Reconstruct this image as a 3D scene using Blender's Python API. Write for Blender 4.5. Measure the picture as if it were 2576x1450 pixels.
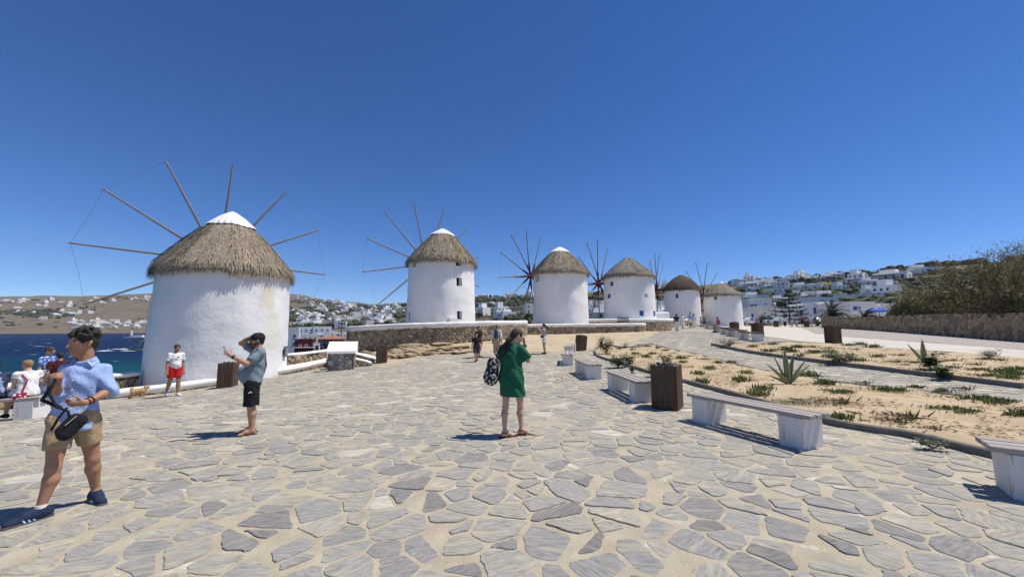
import bpy, bmesh, math, random
import numpy as np
from mathutils import Vector, Matrix, noise as mnoise
random.seed(7)
scn = bpy.context.scene
for o in list(bpy.data.objects): bpy.data.objects.remove(o)
R = math.radians
# ---------------------------------------------------------------- camera, sky, sun, exposure
cam = bpy.data.objects.new('camera', bpy.data.cameras.new('camera'))
scn.collection.objects.link(cam); scn.camera = cam
cam.location = (0, 0, 1.7); PITCH = math.atan(101/967)
cam.rotation_euler = (math.pi/2+PITCH, 0, 0)
cam.data.sensor_width = 36; cam.data.lens = 36*967/2575; cam.data.clip_start = .05; cam.data.clip_end = 30000
HAZE = .00006
SUN_EL, SUN_AZ = R(64), R(84)                       # azimuth clockwise from +Y
w = bpy.data.worlds.new('World'); scn.world = w; w.use_nodes = True
nt = w.node_tree; bg = nt.nodes['Background']
sk = nt.nodes.new('ShaderNodeTexSky'); sk.sky_type = 'NISHITA'; sk.sun_disc = False
sk.sun_elevation = SUN_EL; sk.sun_rotation = SUN_AZ; sk.altitude = 3400; sk.air_density = 1.0; sk.dust_density = 0; sk.ozone_density = 6.0
hs = nt.nodes.new('ShaderNodeHueSaturation'); hs.inputs['Saturation'].default_value = 1.20; hs.inputs['Hue'].default_value = .507
nt.links.new(sk.outputs[0], hs.inputs['Color']); nt.links.new(hs.outputs[0], bg.inputs[0])
bg.inputs[1].default_value = .128
sl = bpy.data.lights.new('sun', 'SUN'); sl.energy = 5.0; sl.angle = R(.5); sl.color = (1, .93, .82)
so = bpy.data.objects.new('sun', sl); scn.collection.objects.link(so)
sdir = Vector((math.cos(SUN_EL)*math.sin(SUN_AZ), math.cos(SUN_EL)*math.cos(SUN_AZ), math.sin(SUN_EL)))
so.rotation_euler = (-sdir).to_track_quat('-Z', 'Y').to_euler(); so.location = (30, 0, 40)
scn.view_settings.view_transform = 'Standard'; scn.view_settings.look = 'None'
scn.view_settings.gamma = 1; scn.view_settings.exposure = 0.1; scn.view_settings.use_curve_mapping = False

# ---------------------------------------------------------------- helpers: layout
F, CX, CY = 967., 1287.5, 725.
CT, ST = math.cos(PITCH), math.sin(PITCH)
def ray(u, v):
    dx = (u-CX)/F; dz = (CY-v)/F
    return Vector((dx, CT-ST*dz, ST+CT*dz))
def at(u, v, Y):
    d = ray(u, v); return d*(Y/d.y)+Vector((0, 0, 1.7))
CTRL = np.array([(0,2,0),(0,6,0),(4.2,5.2,.02),(5,3.8,.04),(-4.4,6.4,-.08),(-4.1,3.6,-.04),(-10,8.3,-.22),(-11.5,13,-.6),(-11.3,15,-.52),
 (-7.1,17,-.12),(-6.9,20.4,-.16),(-1.8,18.8,.07),(1.7,21.3,.29),(3.9,23,.34),(14,22,.99),(16,37.6,1.42),(21.4,45.7,1.9),(43,60,1.95),(43.7,54,1.78),
 (30.5,22.9,.87),(8,8,.1),(20,8,.3),(40,10,.5),(-10,0,-.1),(10,0,.03),(22,0,.2),(-20,15,-1),(-11,26,.0),(-6,24.6,.62),(1,28.7,1.12),(.5,24.5,.62),
 (2,33,1.2),(11.7,34.3,1.42),(23.5,48,1.95),(0,-12,-.1),(70,60,2.2),(70,10,.8),(-30,-10,-1),(-15,30,-.6),(6,13,.22),(-3,12,-.12),(60,80,2.6),(20,70,2.4)], float)
def _tpsk(r2): return np.where(r2 > 1e-9, .5*r2*np.log(np.maximum(r2, 1e-12)), 0)
_n = len(CTRL); _K = _tpsk(((CTRL[:, None, :2]-CTRL[None, :, :2])**2).sum(-1))+np.eye(_n)*1.5
_Pm = np.c_[np.ones(_n), CTRL[:, :2]]
_A = np.zeros((_n+3, _n+3)); _A[:_n, :_n] = _K; _A[:_n, _n:] = _Pm; _A[_n:, :_n] = _Pm.T
_W = np.linalg.solve(_A, np.r_[CTRL[:, 2], 0, 0, 0])
def gzs(xy):
    xy = np.asarray(xy, float).reshape(-1, 2); out = np.empty(len(xy))
    for i in range(0, len(xy), 20000):
        q = xy[i:i+20000]; r2 = ((q[:, None, :]-CTRL[None, :, :2])**2).sum(-1)
        out[i:i+20000] = _tpsk(r2)@_W[:_n]+_W[_n]+q@_W[_n+1:]
    return out
def gz(x, y): return float(gzs([(x, y)])[0])
def G(u, v):
    d = ray(u, v); z = 0.; p = None
    for _ in range(30):
        t = (z-1.7)/d.z if d.z < -1e-4 else 60.
        t = min(max(t, .5), 90.)
        x, y = d.x*t, d.y*t; z = .5*z+.5*gz(x, y)
    return Vector((x, y, gz(x, y)))
def inpoly(x, y, P):
    c = False; j = len(P)-1
    for i in range(len(P)):
        xi, yi = P[i][0], P[i][1]; xj, yj = P[j][0], P[j][1]
        if (yi > y) != (yj > y) and x < (xj-xi)*(y-yi)/(yj-yi)+xi: c = not c
        j = i
    return c
# ---------------------------------------------------------------- helpers: objects
COL = scn.collection
class MB:
    def __init__(s): s.v = []; s.f = []; s.m = []; s.t = []
    def add(s, vs, fs, m=0, t=.5):
        b = len(s.v); s.v.extend([tuple(q) for q in vs])
        for f in fs: s.f.append([i+b for i in f]); s.m.append(m); s.t.append(t)
        return b
    def box(s, c, d, rz=0, m=0, t=.5, top=1., bev=0):
        cx, cy, cz = c; hx, hy, hz = d[0]/2, d[1]/2, d[2]/2; cr, sr = math.cos(rz), math.sin(rz); vs = []
        for z, k in ((-hz, 1), (hz, top)):
            for x, y in ((-hx, -hy), (hx, -hy), (hx, hy), (-hx, hy)):
                x *= k; y *= k; vs.append((cx+x*cr-y*sr, cy+x*sr+y*cr, cz+z))
        s.add(vs, [(3,2,1,0),(4,5,6,7),(0,1,5,4),(1,2,6,5),(2,3,7,6),(3,0,4,7)], m, t)
    def bbox(s, c, d, b=.01, rz=0, m=0, t=.5):          # chamfered box
        cx, cy, cz = c; hx, hy, hz = d[0]/2, d[1]/2, d[2]/2; cr, sr = math.cos(rz), math.sin(rz); vs = []
        for z, k in ((-hz, b), (-hz+b, 0), (hz-b, 0), (hz, b)):
            X, Y = hx-k, hy-k
            q = b if k == 0 else b*.6
            for x, y in ((-X+q,-Y),(X-q,-Y),(X,-Y+q),(X,Y-q),(X-q,Y),(-X+q,Y),(-X,Y-q),(-X,-Y+q)):
                vs.append((cx+x*cr-y*sr, cy+x*sr+y*cr, cz+z))
        fs = [tuple(range(7, -1, -1)), tuple(range(24, 32))]
        for k in range(3):
            for i in range(8): fs.append((k*8+i, k*8+(i+1) % 8, k*8+8+(i+1) % 8, k*8+8+i))
        s.add(vs, fs, m, t)
    def tube(s, pts, rs, n=8, m=0, t=.5, cap=True):
        pts = [Vector(p) for p in pts]
        if not hasattr(rs, '__len__'): rs = [rs]*len(pts)
        vs = []; fs = []; prev = None
        for i, p in enumerate(pts):
            d = (pts[min(i+1, len(pts)-1)]-pts[max(i-1, 0)]).normalized()
            a = d.cross(Vector((0, 0, 1)))
            if a.length < .05: a = d.cross(Vector((0, 1, 0)))
            a.normalize()
            if prev is not None:
                a = (prev-d*prev.dot(d)); a.normalize()
            prev = a; b = d.cross(a)
            for k in range(n):
                an = 2*math.pi*k/n; vs.append(p+(a*math.cos(an)+b*math.sin(an))*rs[i])
        for i in range(len(pts)-1):
            for k in range(n): fs.append((i*n+k, i*n+(k+1) % n, (i+1)*n+(k+1) % n, (i+1)*n+k))
        if cap: fs.append(tuple(range(n-1, -1, -1))); fs.append(tuple(range((len(pts)-1)*n, len(pts)*n)))
        s.add(vs, fs, m, t)
    def lathe(s, prof, n=24, c=(0, 0, 0), m=0, t=.5, capt=True, capb=True):
        vs = [(c[0]+r*math.cos(2*math.pi*k/n), c[1]+r*math.sin(2*math.pi*k/n), c[2]+z) for r, z in prof for k in range(n)]
        fs = [(i*n+k, i*n+(k+1) % n, (i+1)*n+(k+1) % n, (i+1)*n+k) for i in range(len(prof)-1) for k in range(n)]
        if capb: fs.append(tuple(range(n-1, -1, -1)))
        if capt: fs.append(tuple(range((len(prof)-1)*n, len(prof)*n)))
        s.add(vs, fs, m, t)
    def prism(s, poly, z0, z1, m=0, t=.5):
        n = len(poly); vs = [(p[0], p[1], z0) for p in poly]+[(p[0], p[1], z1) for p in poly]
        s.add(vs, [tuple(range(n-1, -1, -1)), tuple(range(n, 2*n))]+[(i, (i+1) % n, n+(i+1) % n, n+i) for i in range(n)], m, t)
    def build(s, name, mats, parent=None, smooth=False, loc=None):
        me = bpy.data.meshes.new(name); me.from_pydata(s.v, [], s.f)
        if not isinstance(mats, (list, tuple)): mats = [mats]
        for q in mats: me.materials.append(q)
        me.polygons.foreach_set('material_index', s.m)
        a = me.attributes.new('tone', 'FLOAT', 'FACE'); a.data.foreach_set('value', s.t)
        if smooth: me.polygons.foreach_set('use_smooth', [True]*len(s.f))
        me.update()
        return link(name, me, parent, loc)
def link(name, me, parent=None, loc=None):
    o = bpy.data.objects.new(name, me); COL.objects.link(o)
    if parent: o.parent = parent
    if loc is not None: o.location = loc
    return o
def npmesh(name, V, Fc, mats, parent=None, smooth=True, tone=None, loc=None):     # numpy quads/tris
    me = bpy.data.meshes.new(name); V = np.asarray(V, np.float32); Fc = np.asarray(Fc, np.int32); k = Fc.shape[1]
    me.vertices.add(len(V)); me.vertices.foreach_set('co', V.ravel())
    me.loops.add(Fc.size); me.loops.foreach_set('vertex_index', Fc.ravel())
    me.polygons.add(len(Fc)); me.polygons.foreach_set('loop_start', np.arange(0, Fc.size, k, dtype=np.int32))
    try: me.polygons.foreach_set('loop_total', np.full(len(Fc), k, np.int32))
    except Exception: pass
    if smooth: me.polygons.foreach_set('use_smooth', np.ones(len(Fc), bool))
    if not isinstance(mats, (list, tuple)): mats = [mats]
    for q in mats: me.materials.append(q)
    if tone is not None:
        a = me.attributes.new('tone', 'FLOAT', 'FACE'); a.data.foreach_set('value', np.asarray(tone, np.float32))
    me.update(calc_edges=True); me.validate()
    return link(name, me, parent, loc)
def tag(o, label=None, cat=None, group=None, kind=None):
    if label: o['label'] = label
    if cat: o['category'] = cat
    if group: o['group'] = group
    if kind: o['kind'] = kind
    return o
def thing(name, label, cat, loc=(0, 0, 0), rz=0, group=None):
    o = bpy.data.objects.new(name, None); COL.objects.link(o); o.location = loc; o.rotation_euler = (0, 0, rz); o.empty_display_size = .3
    return tag(o, label, cat, group)
def dup(root, loc, rz=0, label=None, group=None, scale=None):
    r = root.copy(); COL.objects.link(r); r.location = loc; r.rotation_euler = (0, 0, rz)
    if scale is not None: r.scale = scale if hasattr(scale, '__len__') else (scale,)*3
    if label: r['label'] = label
    if group: r['group'] = group
    for ch in list(root.children):
        c = ch.copy(); COL.objects.link(c); c.parent = r
        for g in list(ch.children):
            d = g.copy(); COL.objects.link(d); d.parent = c
    return r
# ---------------------------------------------------------------- helpers: materials
def pm(name, c1, c2=None, scale=4., rough=.8, bump=0., bscale=None, stretch=None, tone=None, c3=None, c3lim=(.6, .7), c3scale=None, detail=6, spec=.3, coords='Object', metal=0, bdist=.02, thr=(.35, .65), backtint=None):
    """procedural material: two-colour noise, optional third colour in patches, optional per-piece tone, fine relief"""
    m = bpy.data.materials.new(name); m.use_nodes = True; n = m.node_tree.nodes; L = m.node_tree.links
    b = n['Principled BSDF']; b.inputs['Roughness'].default_value = rough; b.inputs['Specular IOR Level'].default_value = spec; b.inputs['Metallic'].default_value = metal
    tc = n.new('ShaderNodeTexCoord'); mp = n.new('ShaderNodeMapping'); L.new(tc.outputs[coords], mp.inputs[0])
    if stretch: mp.inputs['Scale'].default_value = stretch
    def nz(sc, det=detail, off=0):
        q = n.new('ShaderNodeTexNoise'); q.inputs['Scale'].default_value = sc; q.inputs['Detail'].default_value = det; q.inputs['Roughness'].default_value = .6
        if off:
            ad = n.new('ShaderNodeVectorMath'); ad.operation = 'ADD'; ad.inputs[1].default_value = (off, off*.7, off*1.3); L.new(mp.outputs[0], ad.inputs[0]); L.new(ad.outputs[0], q.inputs[0])
        else: L.new(mp.outputs[0], q.inputs[0])
        return q
    def mr(src, a, z, lo=0, hi=1):
        q = n.new('ShaderNodeMapRange'); q.inputs[1].default_value = a; q.inputs[2].default_value = z; q.inputs[3].default_value = lo; q.inputs[4].default_value = hi; L.new(src, q.inputs[0]); return q.outputs[0]
    def mix(f, a, c, mode='MIX'):
        q = n.new('ShaderNodeMix'); q.data_type = 'RGBA'; q.blend_type = mode
        if hasattr(f, 'is_linked'): L.new(f, q.inputs[0])
        else: q.inputs[0].default_value = f
        for i, x in ((6, a), (7, c)):
            if hasattr(x, 'is_linked'): L.new(x, q.inputs[i])
            else: q.inputs[i].default_value = (*x, 1)
        return q.outputs[2]
    col = c1
    if c2 is not None: col = mix(mr(nz(scale).outputs[0], *thr), c1, c2)
    if c3 is not None: col = mix(mr(nz(c3scale or scale*.4, 5, 7.3).outputs[0], *c3lim), col, c3)
    if tone:                                     # tone = (lo, hi) brightness range, or colours list
        a = n.new('ShaderNodeAttribute'); a.attribute_name = 'tone'
        if len(tone) == 2:
            k = mr(a.outputs['Fac'], 0, 1, *tone); cc = n.new('ShaderNodeCombineColor')
            for i in range(3): L.new(k, cc.inputs[i])
            col = mix(1., col, cc.outputs[0], 'MULTIPLY')
        else:
            cr = n.new('ShaderNodeValToRGB'); cr.color_ramp.interpolation = 'LINEAR'; e = cr.color_ramp.elements
            while len(e) < len(tone): e.new(.5)
            for i, c in enumerate(tone): e[i].position = i/(len(tone)-1); e[i].color = (*c, 1)
            L.new(a.outputs['Fac'], cr.inputs[0]); col = mix(1., col, cr.outputs[0], 'MULTIPLY')
    if hasattr(col, 'is_linked'): L.new(col, b.inputs['Base Color'])
    else: b.inputs['Base Color'].default_value = (*col, 1)
    if bump:
        bn = n.new('ShaderNodeBump'); bn.inputs['Strength'].default_value = bump; bn.inputs['Distance'].default_value = bdist
        L.new(nz(bscale or scale*3, 8, 3.1).outputs[0], bn.inputs['Height']); L.new(bn.outputs[0], b.inputs['Normal'])
    return m
M = {}
def flat(name, c, rough=.6, **k):
    if name not in M: M[name] = pm(name, c, tuple(x*.82 for x in c), k.pop('scale', 9), rough, **k)
    return M[name]
M['plaster'] = pm('white_plaster', (.80,.79,.77), (.74,.735,.72), 1.3, .88, .4, 5, bdist=.03, c3=(.66,.645,.61), c3lim=(.60,.74), c3scale=1.1, stretch=(1, 1, .45))
M['lime'] = pm('lime_wash', (.82,.82,.80), (.76,.76,.74), 3, .9, .3, 14, c3=(.6,.56,.48), c3lim=(.66,.76), c3scale=3)
M['sand'] = pm('sandy_mortar', (.46,.405,.31), (.36,.315,.235), 3.2, .95, .8, 45, c3=(.57,.535,.46), c3lim=(.61,.70), c3scale=4.5, bdist=.015)
M['bedsand'] = pm('bed_sand', (.50,.405,.265), (.41,.32,.205), 1.1, .95, .8, 30, c3=(.32,.24,.155), c3lim=(.54,.68), c3scale=1.5, bdist=.02)
M['dirt'] = pm('bare_dirt', (.50,.415,.285), (.40,.325,.22), .8, .95, .8, 14, c3=(.30,.24,.16), c3lim=(.58,.7), c3scale=1.1, bdist=.03)
M['stone'] = None
def stone_mat():                                   # paving schist: streaks run along each stone's own grain (UV)
    m = pm('paving_schist', (.41,.396,.366), (.225,.217,.20), 8, .85, .9, 16, stretch=(1, 5, 1), coords='UV', bdist=.012,
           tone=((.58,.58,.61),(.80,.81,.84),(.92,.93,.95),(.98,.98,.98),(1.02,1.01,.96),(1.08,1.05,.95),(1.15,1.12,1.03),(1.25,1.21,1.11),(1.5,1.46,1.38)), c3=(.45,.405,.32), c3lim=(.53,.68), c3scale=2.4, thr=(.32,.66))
    return m
M['stone'] = stone_mat()
M['wstone'] = pm('wall_fieldstone', (.37,.315,.235), (.26,.22,.165), 5, .9, .8, 12, tone=((.55,.54,.53),(.8,.78,.75),(1.0,.95,.88),(1.3,1.15,.92),(1.05,1.05,1.05),(1.6,1.5,1.3)), bdist=.03)
M['wbrown'] = pm('brown_wall_stone', (.36,.275,.175), (.24,.185,.12), 4, .95, .9, 10, tone=(.6, 1.35), bdist=.03)
M['wcore'] = pm('wall_mortar', (.12,.095,.07), (.07,.056,.042), 6, .95, .8, 20, bdist=.03)
M['gstone'] = pm('grey_stacked_stone', (.36,.345,.32), (.25,.24,.225), 6, .85, .7, 14, tone=((.6,.6,.62),(.95,.95,1.0),(1.25,1.2,1.1),(1.6,1.35,1.0)), bdist=.02)
M['concrete'] = pm('pale_concrete', (.56,.52,.45), (.49,.45,.39), .7, .9, .3, 30, c3=(.45,.41,.35), c3lim=(.6,.75), c3scale=.5)
M['gravel'] = pm('grey_gravel', (.42,.38,.35), (.30,.27,.25), 5, .95, 1., 9, bdist=.05)
M['kerb'] = pm('weathered_kerb', (.19,.18,.165), (.13,.125,.115), 6, .9, .5, 30, c3=(.27,.26,.235), c3scale=2)
M['thatch'] = pm('dry_thatch', (.35,.30,.237), (.26,.225,.178), 3, .95, .7, 14, tone=((.5,.47,.45),(.78,.75,.72),(1.0,.97,.93),(1.15,1.1,1.0),(1.4,1.3,1.1)))
M['thatchdark'] = pm('old_thatch', (.16,.125,.09), (.10,.08,.06), 3, .95, .7, 14, tone=((.4,.38,.37),(.8,.76,.72),(1.1,1.02,.95),(1.5,1.4,1.25)))
M['thatchgrey'] = pm('grey_thatch', (.30,.27,.225), (.22,.197,.165), 3, .95, .7, 14, tone=((.45,.43,.42),(.78,.76,.74),(1.0,.98,.95),(1.2,1.15,1.08),(1.5,1.42,1.3)))
M['spar'] = pm('grey_spar_wood', (.27,.25,.225), (.18,.165,.15), 12, .85, .4, 30, stretch=(1,1,1))
M['sparred'] = pm('red_painted_wood', (.13,.020,.014), (.09,.014,.010), 8, .6, .3, 30)
M['rope'] = pm('old_rope', (.20,.18,.16), (.15,.13,.11), 30, .9)
M['dark'] = pm('dark_interior', (.02,.02,.022), (.012,.012,.014), 3, .6)
M['blue'] = pm('blue_paint', (.018,.10,.38), (.014,.08,.31), 8, .5)
M['white'] = pm('white_paint', (.80,.80,.79), (.75,.75,.74), 6, .6)
# ================================================================ the setting
# plateau ground: one sheet, falling off as a rocky bluff on the sea side
EDGE = [(-15,-40),(-15.2,-6),(-16.5,6),(-16.6,12),(-17.6,16),(-17.2,20.5),(-14,23.5),(-12.5,26),(-12,31),(-9,36),(-1,42),(4,47),(13,56),(20,66),(28,80),(60,110),(140,140),(140,-40)]
def edist(x, y):
    d = 1e9; n = len(EDGE)
    for i in range(n):
        ax, ay = EDGE[i]; bx, by = EDGE[(i+1) % n]; ux, uy = bx-ax, by-ay
        t = max(0, min(1, ((x-ax)*ux+(y-ay)*uy)/(ux*ux+uy*uy))); d = min(d, math.hypot(x-ax-t*ux, y-ay-t*uy))
    return d if inpoly(x, y, EDGE) else -d
def build_ground():
    xs = np.r_[np.arange(-44, -20, 1.5), np.arange(-20, 34, .6), np.arange(34, 130, 3.)]
    ys = np.r_[np.arange(-16, 0, 2.), np.arange(0, 34, .6), np.arange(34, 105, 2.5)]
    X, Y = np.meshgrid(xs, ys); Z = gzs(np.c_[X.ravel(), Y.ravel()]).reshape(X.shape); Z = np.clip(Z, -2.5, 3.6)
    for i in range(len(ys)):
        for j in range(len(xs)):
            x, y = X[i, j], Y[i, j]
            d = edist(x, y)
            if d < 0:
                k = min(1, -d/9)
                Z[i, j] = Z[i, j]*(1-k)-13.5*k+mnoise.noise(Vector((x*.5, y*.5, 1)))*1.3*min(1, -d)
            elif d < 200: Z[i, j] += (mnoise.noise(Vector((x*.9, y*.9, 3)))*.012)
    V = np.c_[X.ravel(), Y.ravel(), Z.ravel()]; nx = len(xs)
    I = np.arange((len(ys)-1)*(nx)).reshape(len(ys)-1, nx)[:, :-1].ravel()
    o = npmesh('ground', V, np.c_[I, I+1, I+nx+1, I+nx], M['sand'])
    return tag(o, kind='structure')
ground = build_ground()
def sheet(name, poly, mat, lift, step=.5, parent=None, rough=0.):
    bm = bmesh.new(); bm.faces.new([bm.verts.new((p[0], p[1], 0)) for p in poly])
    xs = [p[0] for p in poly]; ys = [p[1] for p in poly]
    for k, (lo, hi) in enumerate(((min(xs), max(xs)), (min(ys), max(ys)))):
        no = (1, 0, 0) if k == 0 else (0, 1, 0); c = lo+step
        while c < hi:
            bmesh.ops.bisect_plane(bm, geom=bm.verts[:]+bm.edges[:]+bm.faces[:], plane_co=(c, 0, 0) if k == 0 else (0, c, 0), plane_no=no); c += step
    bmesh.ops.triangulate(bm, faces=bm.faces[:]); bm.verts.ensure_lookup_table()
    z = gzs([(v.co.x, v.co.y) for v in bm.verts])
    for v, h in zip(bm.verts, z): v.co.z = h+lift+(mnoise.noise(Vector((v.co.x*1.7, v.co.y*1.7, 5)))*rough if rough else 0)
    bmesh.ops.recalc_face_normals(bm, faces=bm.faces[:])
    if sum(f.normal.z for f in bm.faces) < 0: bmesh.ops.reverse_faces(bm, faces=bm.faces[:])
    me = bpy.data.meshes.new(name); bm.to_mesh(me); bm.free(); me.materials.append(mat)
    me.polygons.foreach_set('use_smooth', [True]*len(me.polygons))
    return tag(link(name, me, parent), kind='structure')
def gl(*pts): return [tuple(G(*p).xy) for p in pts]
def catmull(P, n=6, closed=False):
    P = [Vector(p) for p in P]; out = []; N = len(P); rng = range(N if closed else N-1)
    for i in rng:
        g = lambda k: P[k % N] if closed else P[max(0, min(N-1, k))]
        a, b, c, d = g(i-1), g(i), g(i+1), g(i+2)
        for k in range(n):
            t = k/n; out.append(.5*((2*b)+(c-a)*t+(2*a-5*b+4*c-d)*t*t+(3*b-a-3*c+d)*t**3))
    if not closed: out.append(P[-1])
    return out
# planting beds (outlines measured on the ground)
nb_front = gl((2475,1146),(2300,1103),(2083,1066),(1900,1010),(1760,972),(1640,940),(1560,915),(1504,897))
nb_tip = gl((1497,880),(1525,866),(1580,857),(1640,866))
nb_back = gl((1760,894),(1880,925),(2060,957),(2300,984),(2575,1014))
ext_n = [(16,5.6),(19,1.0),(9.0,1.2),(6.6,2.75)]
BED1 = [tuple(p) for p in catmull(nb_front, 4)]+[tuple(p) for p in catmull(nb_tip, 4)]+[tuple(p) for p in catmull(nb_back, 4)]+ext_n
fb_near = gl((1790,868),(1900,890),(2060,912),(2250,936),(2575,977)); fb_far = gl((2575,904),(2380,886),(2182,874),(2014,860),(1900,864))
BED2 = [tuple(p) for p in catmull(fb_near, 4)]+[(22,5.2),(30,6.5),(30,12.5)]+fb_far
bed1 = sheet('planting_bed', BED1, M['bedsand'], .045, .35, rough=.05)
bed2 = sheet('planting_bed', BED2, M['bedsand'], .045, .5, rough=.05)
# concrete road and gravel verge
road_near = gl((1880,836),(1928,846),(2014,859),(2182,873),(2380,885),(2575,902))
ROAD = road_near+[(34,13.0),(60,9),(62,17)]+gl((2575,880),(2350,863),(2131,847),(2050,838),(1985,832))+[(47,62),(60,75),(40,75),(34,62),(26,50),(22,40)]
VERGE = [(62,17.03)]+gl((2575,879.6),(2350,862.6),(2131,846.6),(2050,837.6),(1985,831.6))+[(47.1,62),(60,64),(48,52),(31.2,23.2),(62,20.5)]
sheet('road', ROAD, M['concrete'], .012, 1.2)
sheet('gravel_verge', VERGE, M['gravel'], .018, 1.2, rough=.02)
SANDY = gl((1180,884),(1330,886),(1440,868),(1560,850),(1640,838),(1700,832))+[(14,39),(3,34),(-4,27),(-12,26),(-9.5,20.5)]+gl((985,915),(1060,897))
sheet('sandy_ground', SANDY, M['dirt'], .012, .5, rough=.03)
# kerbs
def kerb(name, pts, label, wd=.11, h=.11, closed=False):
    P = [Vector((p[0], p[1])) for p in pts]; t = thing(name, label, 'kerb', (P[0].x, P[0].y, gz(*P[0]))); org = t.location.copy()
    # split in kerb stones about 1 m long
    acc = [0]
    for a, b in zip(P, P[1:]): acc.append(acc[-1]+(b-a).length)
    def pos(s):
        for i in range(len(P)-1):
            if s <= acc[i+1] or i == len(P)-2:
                u = (s-acc[i])/max(1e-6, acc[i+1]-acc[i]); return P[i].lerp(P[i+1], u)
    n = max(1, int(acc[-1]/1.0)); L = acc[-1]/n
    for k in range(n):
        q = MB(); m = 3; ring = []; g = .005
        for i in range(m+1):
            s = k*L+g+(L-2*g)*i/m; c = pos(s); d = (pos(min(acc[-1], s+.05))-pos(max(0, s-.05))).normalized(); nn = Vector((-d.y, d.x)); z = gz(*c)-org.z
            hh = h+random.uniform(-.004, .004)
            for o, zz in ((-wd/2, -.1), (-wd/2, hh-.015), (-wd/2+.02, hh), (wd/2-.02, hh), (wd/2, hh-.015), (wd/2, -.1)):
                ring.append((c.x+nn.x*o-org.x, c.y+nn.y*o-org.y, z+zz))
        fs = [(i*6+j, i*6+(j+1) % 6, i*6+6+(j+1) % 6, i*6+6+j) for i in range(m) for j in range(6)]+[tuple(range(5, -1, -1)), tuple(range(m*6, m*6+6))]
        q.add(ring, [tuple(reversed(f)) for f in fs]); q.build('kerb_stone', M['kerb'], t)
    return t
kerb('kerb', catmull([Vector(p) for p in [(6.6,2.75)]+nb_front+nb_tip], 4), 'dark kerb curving round the front and tip of the near planting bed behind the benches')
kerb('kerb', catmull([Vector(p) for p in [nb_tip[-1]]+nb_back], 4), 'thin dark kerb along the back of the near planting bed beside the narrow path', h=.06)
kerb('kerb', catmull([Vector(p) for p in fb_near], 4), 'dark kerb along the front edge of the far planting bed', h=.14)
kerb('kerb', catmull([Vector(p) for p in reversed(fb_far+[fb_near[0]])], 4), 'low kerb between the far planting bed and the concrete road', h=.05)

# ---------------------------------------------------------------- stones: power-diagram cells
def clip(poly, nx, ny, d):                          # keep n.p <= d
    out = []; n = len(poly)
    for i in range(n):
        p = poly[i]; q = poly[(i+1) % n]; a = p[0]*nx+p[1]*ny-d; b = q[0]*nx+q[1]*ny-d
        if a <= 0: out.append(p)
        if (a < 0 < b) or (b < 0 < a): t = a/(a-b); out.append((p[0]+(q[0]-p[0])*t, p[1]+(q[1]-p[1])*t))
    return out
def cells(x0, x1, y0, y1, s, ax=1., gap=.04, jit=.42, wvar=.25, keep=None, rng=random, drop=.0, gapvar=1., hack=0.):
    """irregular stones; ax stretches them along x. yields (centre, polygon)"""
    sx, sy = s*ax, s/ax; nx = int((x1-x0)/sx)+1; ny = int((y1-y0)/sy)+1; S = {}
    for j in range(-2, ny+2):
        for i in range(-2, nx+2):
            if rng.random() < drop: continue
            S[i, j] = (x0+(i+.5+(.5 if j % 2 else 0)+rng.uniform(-jit, jit))*sx, y0+(j+.5+rng.uniform(-jit, jit))*sy, rng.uniform(0, wvar)*s*s*.5)
    for (i, j), (px, py, pw) in S.items():
        if not (0 <= i < nx and 0 <= j < ny): continue
        if keep and not keep(px, py): continue
        r = s*1.6*max(ax, 1/ax); poly = [(-r, -r/1.4), (r, -r/1.4), (r, r/1.4), (-r, r/1.4)]
        for dj in (-2, -1, 0, 1, 2):
            for di in (-2, -1, 0, 1, 2):
                if di == dj == 0 or (i+di, j+dj) not in S: continue
                qx, qy, qw = S[i+di, j+dj]; dx, dy = qx-px, qy-py; L = math.hypot(dx, dy)
                if L < 1e-5: continue
                dd = (L*L/ax**0+pw-qw)/(2*L)-gap*.5*(1+gapvar*rng.uniform(-.6, .9))
                poly = clip(poly, dx/L, dy/L, dd)
                if len(poly) < 3: break
            if len(poly) < 3: break
        if len(poly) < 3: continue
        if hack and rng.random() < hack:                # knock an edge off: angular, unequal shapes
            for _ in range(rng.randint(1, 2)):
                a_ = rng.uniform(0, 6.283); poly = clip(poly, math.cos(a_), math.sin(a_), s*rng.uniform(.16, .34)) or poly
            if len(poly) < 3: continue
        A = .5*sum(poly[k][0]*poly[(k+1) % len(poly)][1]-poly[(k+1) % len(poly)][0]*poly[k][1] for k in range(len(poly)))
        if A < s*s*.06: continue
        yield (px, py), poly
def roughen(poly, seg, amp, rng=random, cut=.12):
    out = []; n = len(poly)
    for k in range(n):
        p, q = poly[k], poly[(k+1) % n]; dx, dy = q[0]-p[0], q[1]-p[1]; L = math.hypot(dx, dy)
        if L < 1e-4: continue
        m = max(1, int(L/seg)); c = min(cut*L, seg*.5)/L
        ts = [c]+[i/m for i in range(1, m)]+[1-c]
        for t in ts:
            o = rng.uniform(-amp, amp*.25); out.append((p[0]+dx*t-dy/L*o, p[1]+dy*t+dx/L*o))
    return out
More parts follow.
